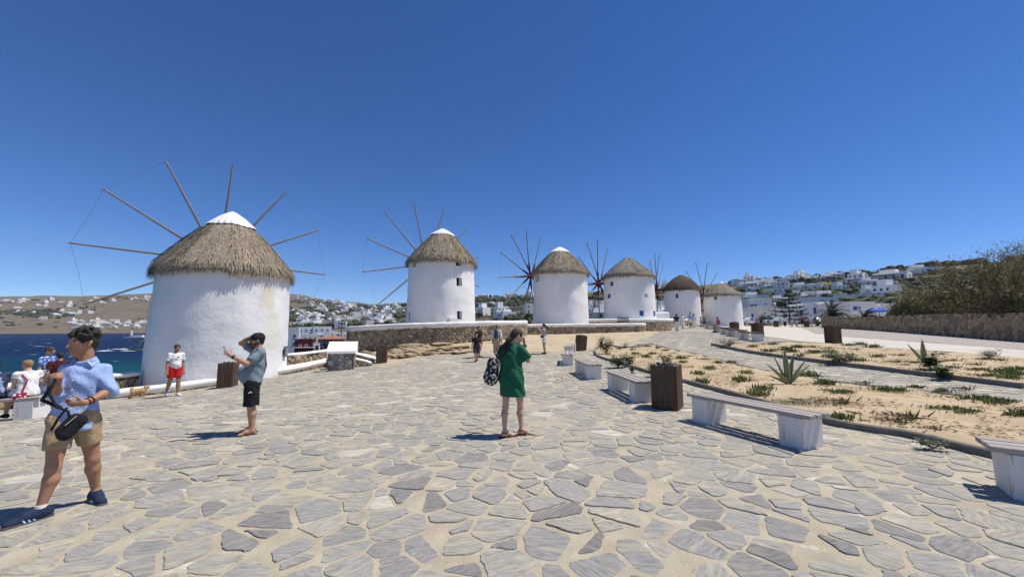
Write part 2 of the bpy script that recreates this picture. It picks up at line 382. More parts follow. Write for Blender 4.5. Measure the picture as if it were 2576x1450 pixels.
# paving
PAVED = EDGE
YMAXP = 46.
def paved(x, y):
    if abs(x) > y*1.42+3.2: return False
    if not inpoly(x, y, PAVE_REGION): return False
    for P in (BED1, BED2, ROAD, SANDY):
        if inpoly(x, y, P): return False
    return True
PAVE_REGION = [(-15,.6),(-15.3,13),(-13.6,14.2),(-11.6,15.5),(-10.2,18.4),(-9.4,20.2),(-8,21.2),(-4,21.5),(2,26),(10,33),(14,39),(20,45.5),(23,47),(33,60),(36,58),(30,30),(30,.6)]
def build_paving():
    rng = random.Random(11); st = []
    for (c, poly) in cells(-16, 31, .6, 47, .30, 1.2, .039, jit=.46, keep=paved, rng=rng, wvar=.9, drop=.07, gapvar=1.2, hack=.35):
        d = math.hypot(c[0], c[1]); a = math.radians(rng.gauss(8 if c[0] < 0 else -12, 26))
        st.append((d, c, poly, rng.random(), a))
    # every cell turned a little would overlap; the grain alone turns. nearest in view first
    def vis(s):
        x, y = s[1]; return y > 1.45 and abs(x) < y*1.42+.4
    st.sort(key=lambda s: (not vis(s), s[0])); near = st[:300]; rest = st[300:]
    def tone(r): return min(1, max(0, .30+rng.gauss(0, .22))) if r < .985 else rng.choice((.02, .05, .9, 1.0))
    def geo(c, poly, ns, r, lod):
        if lod == 0: P = roughen(poly, .055, .014, rng, .1)
        elif lod == 1: P = roughen(poly, .16, .018, rng)
        else: P = poly
        h = (.003+.009*((r*7.3) % 1)) if lod < 2 else .008
        rings = ((1.0, -.03), (.99, h*.55), (.962, h)) if lod == 0 else ((1.0, -.02), (.965, h))
        return P, rings
    allxy = []; recs = []
    for k, (d, c, poly, r, a) in enumerate(near+rest):
        lod = 0 if k < 300 else (1 if d < 13 else 2)
        P, rings = geo(c, poly, 0, r, lod); recs.append((c, P, rings, r, a, lod)); allxy.append(c)
    Z = gzs(allxy); e = .3
    ZX = (gzs([(x+e, y) for x, y in allxy])-Z)/e; ZY = (gzs([(x, y+e) for x, y in allxy])-Z)/e
    big = MB(); buv = []
    for k, (c, P, rings, r, a, lod) in enumerate(recs):
        tx, ty = ZX[k]+rng.gauss(0, .006), ZY[k]+rng.gauss(0, .006); vs = []; n = len(P)
        for sc, h in rings:
            for p in P: vs.append((p[0]*sc, p[1]*sc, h+tx*p[0]+ty*p[1]))
        fs = [tuple(range((len(rings)-1)*n, len(rings)*n))]
        for q in range(len(rings)-1):
            for i in range(n): fs.append((q*n+i, q*n+(i+1) % n, (q+1)*n+(i+1) % n, (q+1)*n+i))
        ca, sa = math.cos(a), math.sin(a); ox, oy = rng.uniform(0, 90), rng.uniform(0, 90)
        uv = [((x*ca+y*sa)+ox, (-x*sa+y*ca)+oy) for x, y, z in vs]
        t = min(1, tone(r)+.34*min(1, max(0, (math.hypot(*c)-3)/8)))  # paler away from the camera: dusty stone, plus grazing sheen put into the tone
        if k < 300:
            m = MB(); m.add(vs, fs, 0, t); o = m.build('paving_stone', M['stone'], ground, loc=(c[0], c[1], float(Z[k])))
            L = o.data.uv_layers.new(name='UVMap'); idx = [i for f in fs for i in f]
            L.data.foreach_set('uv', [w for i in idx for w in uv[i]])
        else:
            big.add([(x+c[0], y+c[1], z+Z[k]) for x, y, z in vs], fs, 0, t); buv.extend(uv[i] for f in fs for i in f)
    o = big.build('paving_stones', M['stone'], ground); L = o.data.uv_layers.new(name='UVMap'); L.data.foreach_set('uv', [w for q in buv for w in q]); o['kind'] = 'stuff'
    print('paving', len(recs), len(big.f))
build_paving()

# ---------------------------------------------------------------- sea and far land
SEA = -11.6
def sea_mat():
    m = bpy.data.materials.new('sea_water'); m.use_nodes = True; n = m.node_tree.nodes; L = m.node_tree.links; b = n['Principled BSDF']
    g = n.new('ShaderNodeNewGeometry'); sp = n.new('ShaderNodeSeparateXYZ'); L.new(g.outputs['Position'], sp.inputs[0])
    tx = n.new('ShaderNodeMapping'); L.new(g.outputs['Position'], tx.inputs[0]); tx.inputs['Scale'].default_value = (.7, 1.6, 1); tx.inputs['Rotation'].default_value = (0, 0, .35)
    def nz(sc, d=6):
        q = n.new('ShaderNodeTexNoise'); q.inputs['Scale'].default_value = sc; q.inputs['Detail'].default_value = d; L.new(tx.outputs[0], q.inputs[0]); return q.outputs[0]
    def mr(s, a, z, lo=0, hi=1):
        q = n.new('ShaderNodeMapRange'); q.inputs[1].default_value = a; q.inputs[2].default_value = z; q.inputs[3].default_value = lo; q.inputs[4].default_value = hi; L.new(s, q.inputs[0]); return q.outputs[0]
    def mix(f, a, c):
        q = n.new('ShaderNodeMix'); q.data_type = 'RGBA'; L.new(f, q.inputs[0])
        for i, x in ((6, a), (7, c)):
            if hasattr(x, 'is_linked'): L.new(x, q.inputs[i])
            else: q.inputs[i].default_value = (*x, 1)
        return q.outputs[2]
    ad = n.new('ShaderNodeMath'); ad.operation = 'MULTIPLY_ADD'; L.new(nz(.02), ad.inputs[0]); ad.inputs[1].default_value = 90; L.new(sp.outputs['Y'], ad.inputs[2])
    shallow = mr(ad.outputs[0], 150, 250)
    col = mix(shallow, (.004,.060,.080), (.003,.018,.066))
    col = mix(mr(nz(.012), .45, .62, 0, .5), col, (.0025,.012,.045))
    foam = mr(nz(.11, 9), .685, .72); col = mix(foam, col, (.75,.8,.82))
    L.new(col, b.inputs['Base Color']); L.new(mr(foam, 0, 1, .45, .9), b.inputs['Roughness']); b.inputs['IOR'].default_value = 1.2; b.inputs['Specular IOR Level'].default_value = .05
    bn = n.new('ShaderNodeBump'); bn.inputs['Strength'].default_value = .9; bn.inputs['Distance'].default_value = 1.2; L.new(nz(.25, 9), bn.inputs['Height']); L.new(bn.outputs[0], b.inputs['Normal'])
    return m
q = MB(); q.add([(-9000,-3000,SEA),(9000,-3000,SEA),(9000,12000,SEA),(-9000,12000,SEA)], [(0,1,2,3)]); tag(q.build('sea', sea_mat()), kind='structure')
SU = np.array([-500,0,200,380,560,700,735,820,900,960,1030,1200,1340,1500,1660,1830,1950,2060,2150,2240,2350,2450,2575,3200.])
SV = np.array([752,748,744,738,738,739,741,752,761,766,760,745,743,732,724,712,705,698,689,679,669,661,652,640.])
SR = np.array([2700,2500,2400,2300,2100,1950,1900,1600,1200,900,780,700,650,620,600,600,600,600,600,600,600,600,600,600.])
S0 = np.array([1650,1650,1650,1600,700,170,135,120,112,100,90,75,75,78,85,92,96,98,98,98,98,98,98,98.])
SZ = np.array([-12.5,-12.5,-12.5,-12.5,-12.3,-11.9,-11.3,-11,-10.3,-9.4,-8,-5,-2.5,-.5,.8,1.4,1.6,1.8,1.9,2,2,2,2,2.])
SPW = np.array([1.0,1.0,1.0,1.0,1.2,1.35,1.4,1.4,1.4,1.4,1.4,1.4,1.4,1.4,1.4,1.4,1.4,1.4,1.4,1.4,1.4,1.4,1.4,1.4])
def terr(u, r):
    u = np.asarray(u, float); r = np.asarray(r, float)
    v = np.interp(u, SU, SV); rr = np.interp(u, SU, SR); r0 = np.interp(u, SU, S0); z0 = np.interp(u, SU, SZ); pw = np.interp(u, SU, SPW)
    dx = (u-CX)/F; dz = (CY-v)/F; dy = CT-ST*dz; tz = (ST+CT*dz)/np.hypot(dx, dy)
    zr = 1.7+tz*rr; t = (r-r0)/(rr-r0)
    z = np.where(t <= 1, z0+(zr-z0)*np.clip(t, 0, 1)**pw, zr-(r-rr)*.12)
    return np.where(t < 0, z0+t*60, z), t
def upx(az):                                       # azimuth -> picture column at the skyline
    return CX+F*math.tan(az)*(CT+.0)
def build_hills():
    azs = np.radians(np.linspace(-58, 62, 400)); V = []; T = []; nr = 110
    us = CX+F*np.tan(azs)*.995
    tt = np.r_[-.02, np.linspace(0, 1, 90), np.linspace(1.03, 1.9, 19)]
    for a, u in zip(azs, us):
        rr = np.interp(u, SU, SR); r0 = np.interp(u, SU, S0); r = r0+tt*(rr-r0); z, t = terr(np.full(nr, u), r)
        x = r*math.sin(a); y = r*math.cos(a)
        for k in range(nr):
            s = .006*r[k]*min(1, max(0, tt[k])*4)
            s *= (.35 if tt[k] > .93 else 1)
            n1 = mnoise.fractal(Vector((x[k]*.004, y[k]*.004, 0)), .9, 2.1, 5)*s*1.4
            V.append((x[k], y[k], z[k]+n1))
    I = np.arange((len(azs)-1)*nr).reshape(-1, nr)[:, :-1].ravel(); Fc = np.c_[I, I+1, I+nr+1, I+nr][:, ::-1]
    uf = np.repeat(us[:-1], nr-1); green = np.clip((uf-780)/260, 0, 1)
    o = npmesh('hills', V, Fc, M['hill'], tone=green); tag(o, kind='structure'); return o
def hill_mat():
    m = pm('dry_hillside', (.165,.128,.09), (.12,.096,.068), .012, .95, .0, detail=9); n = m.node_tree.nodes; L = m.node_tree.links; b = n['Principled BSDF']
    brown = b.inputs['Base Color'].links[0].from_socket
    g = n.new('ShaderNodeNewGeometry'); a = n.new('ShaderNodeAttribute'); a.attribute_name = 'tone'
    def nz(sc, d, st=(1, 1, 1)):
        mp = n.new('ShaderNodeMapping'); mp.inputs['Scale'].default_value = st; L.new(g.outputs['Position'], mp.inputs[0])
        q = n.new('ShaderNodeTexNoise'); q.inputs['Scale'].default_value = sc; q.inputs['Detail'].default_value = d; q.inputs['Roughness'].default_value = .65; L.new(mp.outputs[0], q.inputs[0]); return q.outputs[0]
    def mr(s, x, z, lo=0, hi=1):
        q = n.new('ShaderNodeMapRange'); q.inputs[1].default_value = x; q.inputs[2].default_value = z; q.inputs[3].default_value = lo; q.inputs[4].default_value = hi; L.new(s, q.inputs[0]); return q.outputs[0]
    def mix(f, x, c):
        q = n.new('ShaderNodeMix'); q.data_type = 'RGBA'; L.new(f, q.inputs[0])
        for i, y in ((6, x), (7, c)):
            if hasattr(y, 'is_linked'): L.new(y, q.inputs[i])
            else: q.inputs[i].default_value = (*y, 1)
        return q.outputs[2]
    olive = mix(mr(nz(.03, 8), .4, .6), (.055,.06,.028), (.13,.105,.062))
    olive = mix(mr(nz(.11, 6, (1, 1, 6)), .52, .6), olive, (.20,.165,.11))
    fac = n.new('ShaderNodeMath'); fac.operation = 'MULTIPLY'; L.new(a.outputs['Fac'], fac.inputs[0]); L.new(mr(nz(.008, 6), .28, .48), fac.inputs[1])
    col = mix(fac.outputs[0], brown, olive)
    col = mix(mr(nz(.045, 7), .58, .66, 0, .8), col, (.06,.06,.035))
    L.new(col, b.inputs['Base Color']); return m
M['hill'] = hill_mat()
hills = build_hills()
from mathutils.bvhtree import BVHTree
HB = BVHTree.FromPolygons([v.co.copy() for v in hills.data.vertices], [tuple(p.vertices) for p in hills.data.polygons])
def hillhit(u, v):
    h = HB.ray_cast(Vector((0, 0, 1.7)), ray(u, v).normalized(), 6000); return h[0]
def hillz(x, y):
    h = HB.ray_cast(Vector((x, y, 900)), Vector((0, 0, -1)), 2000); return h[0].z if h[0] else None
# ================================================================ windmills
def z4(x, y): return ((1350+.3882*x)/1.5534, (750+.3882*y)/1.5534)
def z5(x, y): return ((1900+.4076*x)/1.5534, (850+.4076*y)/1.5534)
def cyl_hit(u, v, c, r):
    d = ray(u, v); k = math.hypot(d.x, d.y); dx, dy = d.x/k, d.y/k; b = -(dx*c[0]+dy*c[1]); cc = c[0]**2+c[1]**2-r*r; D = b*b-cc
    t = -b-math.sqrt(max(D, 0)); return math.atan2(dy*t-c[1], dx*t-c[0]), 1.7+d.z/k*t
def windmill(label, c, z0, rb, rt, zeave, zapex, sail, wins=(), capw=True, thatch='thatch', nst=2600, red=False, seed=0, ragged=.12, old=False, stain=False, capr=.86, over=.24, ch=.46):
    rng = random.Random(seed); t = thing('windmill', label, 'windmill', (c[0], c[1], z0), 0, 'row of white windmills')
    H = zeave-z0+.35
    rad = lambda z: rb+(rt-rb)*min(1, max(0, z/(zeave-z0)))
    # tower with real window openings
    W = []
    for (u0, v0, u1, v1, kind) in wins:
        a0, za = cyl_hit(u0, (v0+v1)/2, c, (rb+rt)/2); a1, zb = cyl_hit(u1, (v0+v1)/2, c, (rb+rt)/2)
        am, z1 = cyl_hit((u0+u1)/2, v0, c, (rb+rt)/2); am, z2 = cyl_hit((u0+u1)/2, v1, c, (rb+rt)/2)
        lo, hi = sorted((a0, a1))
        if hi-lo > math.pi: lo, hi = hi, lo+2*math.pi
        W.append((lo % (2*math.pi), lo % (2*math.pi)+(hi-lo), min(z1, z2)-z0, min(max(z1, z2)-z0, H-.02), kind))
    A = set(2*math.pi*i/120 for i in range(120)); Zs = set(np.linspace(0, H, 44).tolist())
    for a0, a1, b0, b1, k in W:
        A = {a for a in A if min(abs((a-q+math.pi) % (2*math.pi)-math.pi) for q in (a0, a1)) > .02} | {a0 % (2*math.pi), a1 % (2*math.pi)}
        Zs = {z for z in Zs if min(abs(z-b0), abs(z-b1)) > .03} | {b0, b1}
    A = sorted(A); Zs = sorted(Zs); n = len(A); V = []
    for z in Zs:
        for a in A:
            p = Vector((math.cos(a)*2.2, math.sin(a)*2.2, z*.9+seed*9))
            r = rad(z)+mnoise.noise(p*.55)*.06+mnoise.noise(p*1.6)*.03+mnoise.noise(p*4)*.006
            V.append((r*math.cos(a), r*math.sin(a), z))
    tw = MB(); fs = []
    for j in range(len(Zs)-1):
        for i in range(n):
            am = (A[i]+((A[(i+1) % n]-A[i]) % (2*math.pi))/2); zm = (Zs[j]+Zs[j+1])/2
            if any((am-a0) % (2*math.pi) < a1-a0 and b0 < zm < b1 for a0, a1, b0, b1, k in W): continue
            fs.append((j*n+i, j*n+(i+1) % n, (j+1)*n+(i+1) % n, (j+1)*n+i))
    tw.add(V, fs); o = tw.build('tower', M['plaster'] if not stain else M['plaster_stained'], t, True)
    for a0, a1, b0, b1, k in W:
        q = MB(); dp = .14 if k == 'blue' else .32; r0 = rad((b0+b1)/2)+.012; r1 = r0-dp
        P = [(r*math.cos(a), r*math.sin(a), z) for r in (r0, r1) for a, z in ((a0, b0), (a1, b0), (a1, b1), (a0, b1))]
        q.add(P, [(0,4,5,1),(1,5,6,2),(2,6,7,3),(3,7,4,0)]); w_ = q.build('window', M['plaster'], t)
        q = MB(); q.add([P[4], P[5], P[6], P[7]], [(0,1,2,3)])
        am = (a0+a1)/2; wd = (a1-a0)*r1; cz = (b0+b1)/2; fr = r1+.03
        q.build('pane', M['dark'], w_)
        if k == 'blue':
            s = MB(); ca, sa = math.cos(am), math.sin(am)
            s.box((ca*(r1+.05), sa*(r1+.05), cz), (.05, wd*.9, (b1-b0)*.94), am); s.build('shutter', M['blue'], w_)
        elif k == 'frame':
            s = MB(); ca, sa = math.cos(am), math.sin(am)
            for e in (-1, 0, 1): s.box((ca*fr-sa*e*wd*.44, sa*fr+ca*e*wd*.44, cz), (.05, .06, (b1-b0)*.96), am)
            for e in (-1, 1): s.box((ca*fr, sa*fr, cz+e*(b1-b0)*.44), (.045, wd*.9, .06), am)
            s.build('frame', M['white'], w_)
    # roof: thatched cone
    ze = zeave-z0; za = zapex-z0; re = rt+over; hc = za-ze; rc = capr if capw else .12
    prof = [(rt-.25, ze+.12), (re-.05, ze-.06), (re+.02, ze+.08)]
    K = 10
    for i in range(1, K+1):
        f = i/K; r = re*(1-f)+rc*f*.9; prof.append((r, ze+.1+(hc-.1-(ch+.01 if capw and rc > .5 else .3 if capw else .05))*(f**.96)+(.34 if thatch == 'thatchdark' else .05)*math.sin(math.pi*f)))
    rf = MB(); nn = 72; V = []
    for r, z in prof:
        for i in range(nn):
            a = 2*math.pi*i/nn; k = 1+.015*mnoise.noise(Vector((math.cos(a)*3, math.sin(a)*3, z*2+seed)))
            V.append((r*k*math.cos(a), r*k*math.sin(a), z))
    rf.add(V, [(j*nn+i, j*nn+(i+1) % nn, (j+1)*nn+(i+1) % nn, (j+1)*nn+i) for j in range(len(prof)-1) for i in range(nn)]+[tuple(range((len(prof)-1)*nn, len(prof)*nn))], 0, .35)
    roof = rf.build('thatch_roof', M[thatch], t, True)
    # straw: overlapping courses of blades hanging down the slope
    pr = prof[2:]; s_ = MB()
    def slope(f):
        x = f*(len(pr)-1); i = min(int(x), len(pr)-2); g = x-i; return pr[i][0]+(pr[i+1][0]-pr[i][0])*g, pr[i][1]+(pr[i+1][1]-pr[i][1])*g
    for k in range(nst):
        f = (k/nst)**1.5*(.93 if capw else .985); a = rng.uniform(0, 2*math.pi); L = rng.uniform(.36, .75); r, z = slope(f)
        if f < .12: L = rng.uniform(.35, .7)
        clump = mnoise.noise(Vector((math.cos(a)*5, math.sin(a)*5, seed+2.)))
        tn = min(1, max(0, .5+.34*clump+.22*mnoise.noise(Vector((math.cos(a)*9, math.sin(a)*9, z*2.5)))+rng.gauss(0, .16)))
        da = rng.gauss(0, .045)+.08*mnoise.noise(Vector((math.cos(a)*2, math.sin(a)*2, z))); wd = rng.uniform(.010, .028)*(1.8 if old else 1.3 if c[1] > 20 else 1)
        dr, dz = .66*L, -.74*L
        if f < .05: dr, dz = .10*L, -(.55+ragged*clump*2)*L
        elif f < .14: dr, dz = .30*L, -.85*L
        lift = rng.uniform(.005, .04)+(.05 if clump > .25 else 0)
        top = Vector(((r-.0)*math.cos(a), (r)*math.sin(a), z+.01)); a2 = a+da
        mid = Vector(((r+dr*.55+lift)*math.cos((a+a2)/2), (r+dr*.55+lift)*math.sin((a+a2)/2), z+dz*.5+lift)); end = Vector(((r+dr)*math.cos(a2), (r+dr)*math.sin(a2), z+dz+rng.uniform(-.02, .05)))
        sd = Vector((-math.sin(a), math.cos(a), 0))*wd
        s_.add([top-sd, top+sd, mid+sd*.9, mid-sd*.9, end+sd*.25, end-sd*.25], [(0,1,2,3), (3,2,4,5)], 0, tn)
    so_ = s_.build('thatch_straw', M[thatch], roof); so_['kind'] = 'stuff'
    if capw:
        q = MB(); nn = 48; V = []
        ch = ch if rc > .5 else .3; pf = [(rc*1.12, za-ch-.12), (rc*1.03, za-ch), (rc*.60, za-ch*.42), (rc*.24, za-ch*.04), (.03, za+.06)]
        for j, (r, z) in enumerate(pf):
            for i in range(nn): a = 2*math.pi*i/nn; k = 1+(.03 if i % 2 else -.02)*(1 if j < 3 else .3)+.03*math.sin(3*a+seed)*(j == 0); V.append((r*k*math.cos(a), r*k*math.sin(a), z+.02*math.sin(5*a)*(j == 0)))
        q.add(V, [(j*nn+i, j*nn+(i+1) % nn, (j+1)*nn+(i+1) % nn, (j+1)*nn+i) for j in range(len(pf)-1) for i in range(nn)]+[tuple(range(4*nn, 5*nn))])
        q.build('cap', M['white'], t)
    # sail wheel
    d, Hh, az, Rr, ph, tl = sail; az, ph, tl = R(az), R(ph), R(tl)
    ax = Vector((math.sin(az)*math.cos(tl), math.cos(az)*math.cos(tl), math.sin(tl))); e1 = Vector((math.cos(az), -math.sin(az), 0)); e2 = e1.cross(ax)
    if e2.z < 0: e2 = -e2
    o0 = Vector((0, 0, Hh-z0)); hub = o0+ax*d
    mm = M['sparred'] if red else M['spar']
    q = MB(); q.tube([o0, hub+ax*.25], [.15, .12], 10); q.build('windshaft', mm, t)
    q = MB(); q.tube([hub-ax*.22, hub-ax*.2, hub+ax*.2, hub+ax*.22], [.16, .24, .24, .16], 12); q.build('hub', mm, t)
    bs = hub+ax*2.3+Vector((0, 0, .1)); q = MB(); q.tube([hub, hub+ax*1.2, bs], [.1, .085, .06], 8); q.build('bowsprit', mm, t)
    tips = []
    for i in range(12):
        an = math.pi-i*math.pi/6+ph; dv = e1*math.cos(an)+e2*math.sin(an); jit = Rr*rng.uniform(.99, 1.01)
        off = ax*(.1 if i % 2 else -.1)
        tip = hub+dv*jit; tips.append(tip); mid = hub+off+dv*(Rr*.27)
        q = MB()
        q.tube([hub+off, mid, hub+off*.4+dv*Rr*.72, tip, tip+dv*.06], [.075, .066, .052, .042, .02], 7); sp = q.build('spar', [M['spar']], t)
        if red:
            q = MB(); q.tube([hub+off-ax*.02, mid-ax*.02], [.105, .085], 6); q.build('spar_root', M['sparred'], sp)
    rr = .0055 if c[1] < 40 else .008
    q = MB()
    for i in range(12):
        a, b = tips[i], tips[(i+1) % 12]; q.tube([a, a.lerp(b, .5)-Vector((0, 0, .03))+(hub-a.lerp(b, .5))*.01, b], rr, 5)
    q.build('rim_rope', M['rope'], t)
    for i in range(12):
        q = MB(); a = tips[i]; q.tube([bs, bs.lerp(a, .5)-Vector((0, 0, .06)), a], rr*.7, 4); q.build('stay_rope', M['rope'], t)
    return t, tips, hub
def stained():
    m = pm('stained_plaster', (.76,.76,.755), (.69,.70,.70), 1.3, .9, .5, 4.5, bdist=.05); n = m.node_tree.nodes; L = m.node_tree.links; b = n['Principled BSDF']
    src = b.inputs['Base Color'].links[0].from_socket; tc = n.new('ShaderNodeTexCoord')
    prev = src
    for (ctr, rad_, col, am) in STAINS:
        vm = n.new('ShaderNodeVectorMath'); vm.operation = 'SUBTRACT'; vm.inputs[1].default_value = ctr; L.new(tc.outputs['Object'], vm.inputs[0])
        sc = n.new('ShaderNodeVectorMath'); sc.operation = 'MULTIPLY'; sc.inputs[1].default_value = [1/x for x in rad_]; L.new(vm.outputs[0], sc.inputs[0])
        ln = n.new('ShaderNodeVectorMath'); ln.operation = 'LENGTH'; L.new(sc.outputs[0], ln.inputs[0])
        nz = n.new('ShaderNodeTexNoise'); nz.inputs['Scale'].default_value = 2.6; nz.inputs['Detail'].default_value = 7; L.new(tc.outputs['Object'], nz.inputs[0])
        ad = n.new('ShaderNodeMath'); ad.operation = 'MULTIPLY_ADD'; L.new(nz.outputs[0], ad.inputs[0]); ad.inputs[1].default_value = 1.5; L.new(ln.outputs['Value'], ad.inputs[2])
        mr = n.new('ShaderNodeMapRange'); mr.inputs[1].default_value = 1.35; mr.inputs[2].default_value = 1.85; mr.inputs[3].default_value = am; mr.inputs[4].default_value = 0; L.new(ad.outputs[0], mr.inputs[0])
        mx = n.new('ShaderNodeMix'); mx.data_type = 'RGBA'; L.new(mr.outputs[0], mx.inputs[0]); L.new(prev, mx.inputs[6]); mx.inputs[7].default_value = (*col, 1); prev = mx.outputs[2]
    L.new(prev, b.inputs['Base Color']); return m
def on_mill(u, v, c, z0, r): a, z = cyl_hit(u, v, c, r); return (r*math.cos(a), r*math.sin(a), z-z0)
MC = {1: (-13.12, 17.61), 2: (-5.48, 29.73), 3: (4.66, 36.99), 4: (12.42, 40.69), 5: (25.2, 56.92), 6: (31.48, 57.49)}
STAINS = [(on_mill(674, 742, MC[1], -.55, 2.56), (.42, .42, .7), (.62, .55, .38), .62), (on_mill(690, 830, MC[1], -.55, 2.6), (.5, .5, 1.1), (.66, .62, .50), .5), (on_mill(640, 700, MC[1], -.55, 2.55), (.5, .5, .3), (.62, .58, .46), .5), (on_mill(560, 955, MC[1], -.55, 2.65), (2.2, 2.2, .25), (.55, .53, .50), .6)]
M['plaster_stained'] = stained()
mill1, tips1, hub1 = windmill('nearest and largest white windmill, thatched roof, beside the sea at left', MC[1], -.62, 2.62, 2.5, 4.12, 7.1, (4.57, 4.82, -42.2, 5.45, -2.2, 7.1), nst=15000, seed=1, stain=True, ragged=.35, capr=.84, over=.13, ch=.6)
w2 = [(z4(1118,672), z4(1167,742)), (z4(665,682), z4(697,752)), (z4(1118,858), z4(1168,943)), (z4(638,1205), z4(660,1285)), (z4(1120,1195), z4(1167,1280))]
windmill('second white windmill from left, standing on a curved stone terrace wall', MC[2], 1.3, 2.68, 2.47, 6.65, 9.5, (3.25, 7.35, -34.1, 5.29, 12.1, -3.3), [(*a, *b, 'dark') for a, b in w2], nst=8000, seed=2, ragged=.2)
windmill('third white windmill from left, with white cap and red painted hub', MC[3], 1.3, 2.66, 2.56, 6.85, 9.6, (3.69, 7.2, -47.2, 4.84, 7.8, -.7), [(*z4(1915,835), *z4(1945,902), 'dark')], nst=6000, seed=3, red=True, ragged=.15)
w4 = [(z5(1183,612), z5(1213,654), 'blue'), (z5(1160,730), z5(1190,775), 'blue'), (z5(1520,728), z5(1545,762), 'frame'), (z5(1466,890), z5(1508,943), 'blue'), (z5(1597,893), z5(1616,943), 'blue')]
windmill('fourth white windmill from left, blue shuttered windows and bare thatch peak', MC[4], 1.9, 2.7, 2.55, 7.05, 9.4, (3.46, 6.7, -50.3, 4.97, 1.2, .1), [(*a, *b, k) for a, b, k in w4], capw=False, thatch='thatchgrey', nst=5000, seed=4, red=True)
windmill('fifth white windmill from left, dark rounded thatch and one small blue window', MC[5], 2.2, 2.5, 2.42, 7.25, 9.75, (3.59, 7.44, -56.1, 5.75, -11.2, 4.1), [(*z5(1812,727), *z5(1840,768), 'blue')], capw=False, thatch='thatchdark', nst=2600, seed=5, red=True, old=True, ragged=.5)
windmill('sixth and farthest white windmill, at the right end of the row', MC[6], 1.9, 2.62, 2.45, 6.55, 8.75, (3.05, 6.77, -27.4, 5.46, -12.7, 1.3), [(*z5(2177,752), *z5(2205,785), 'dark')], capw=True, thatch='thatchgrey', nst=2400, seed=6, red=True, old=True, ragged=.5, capr=.3)
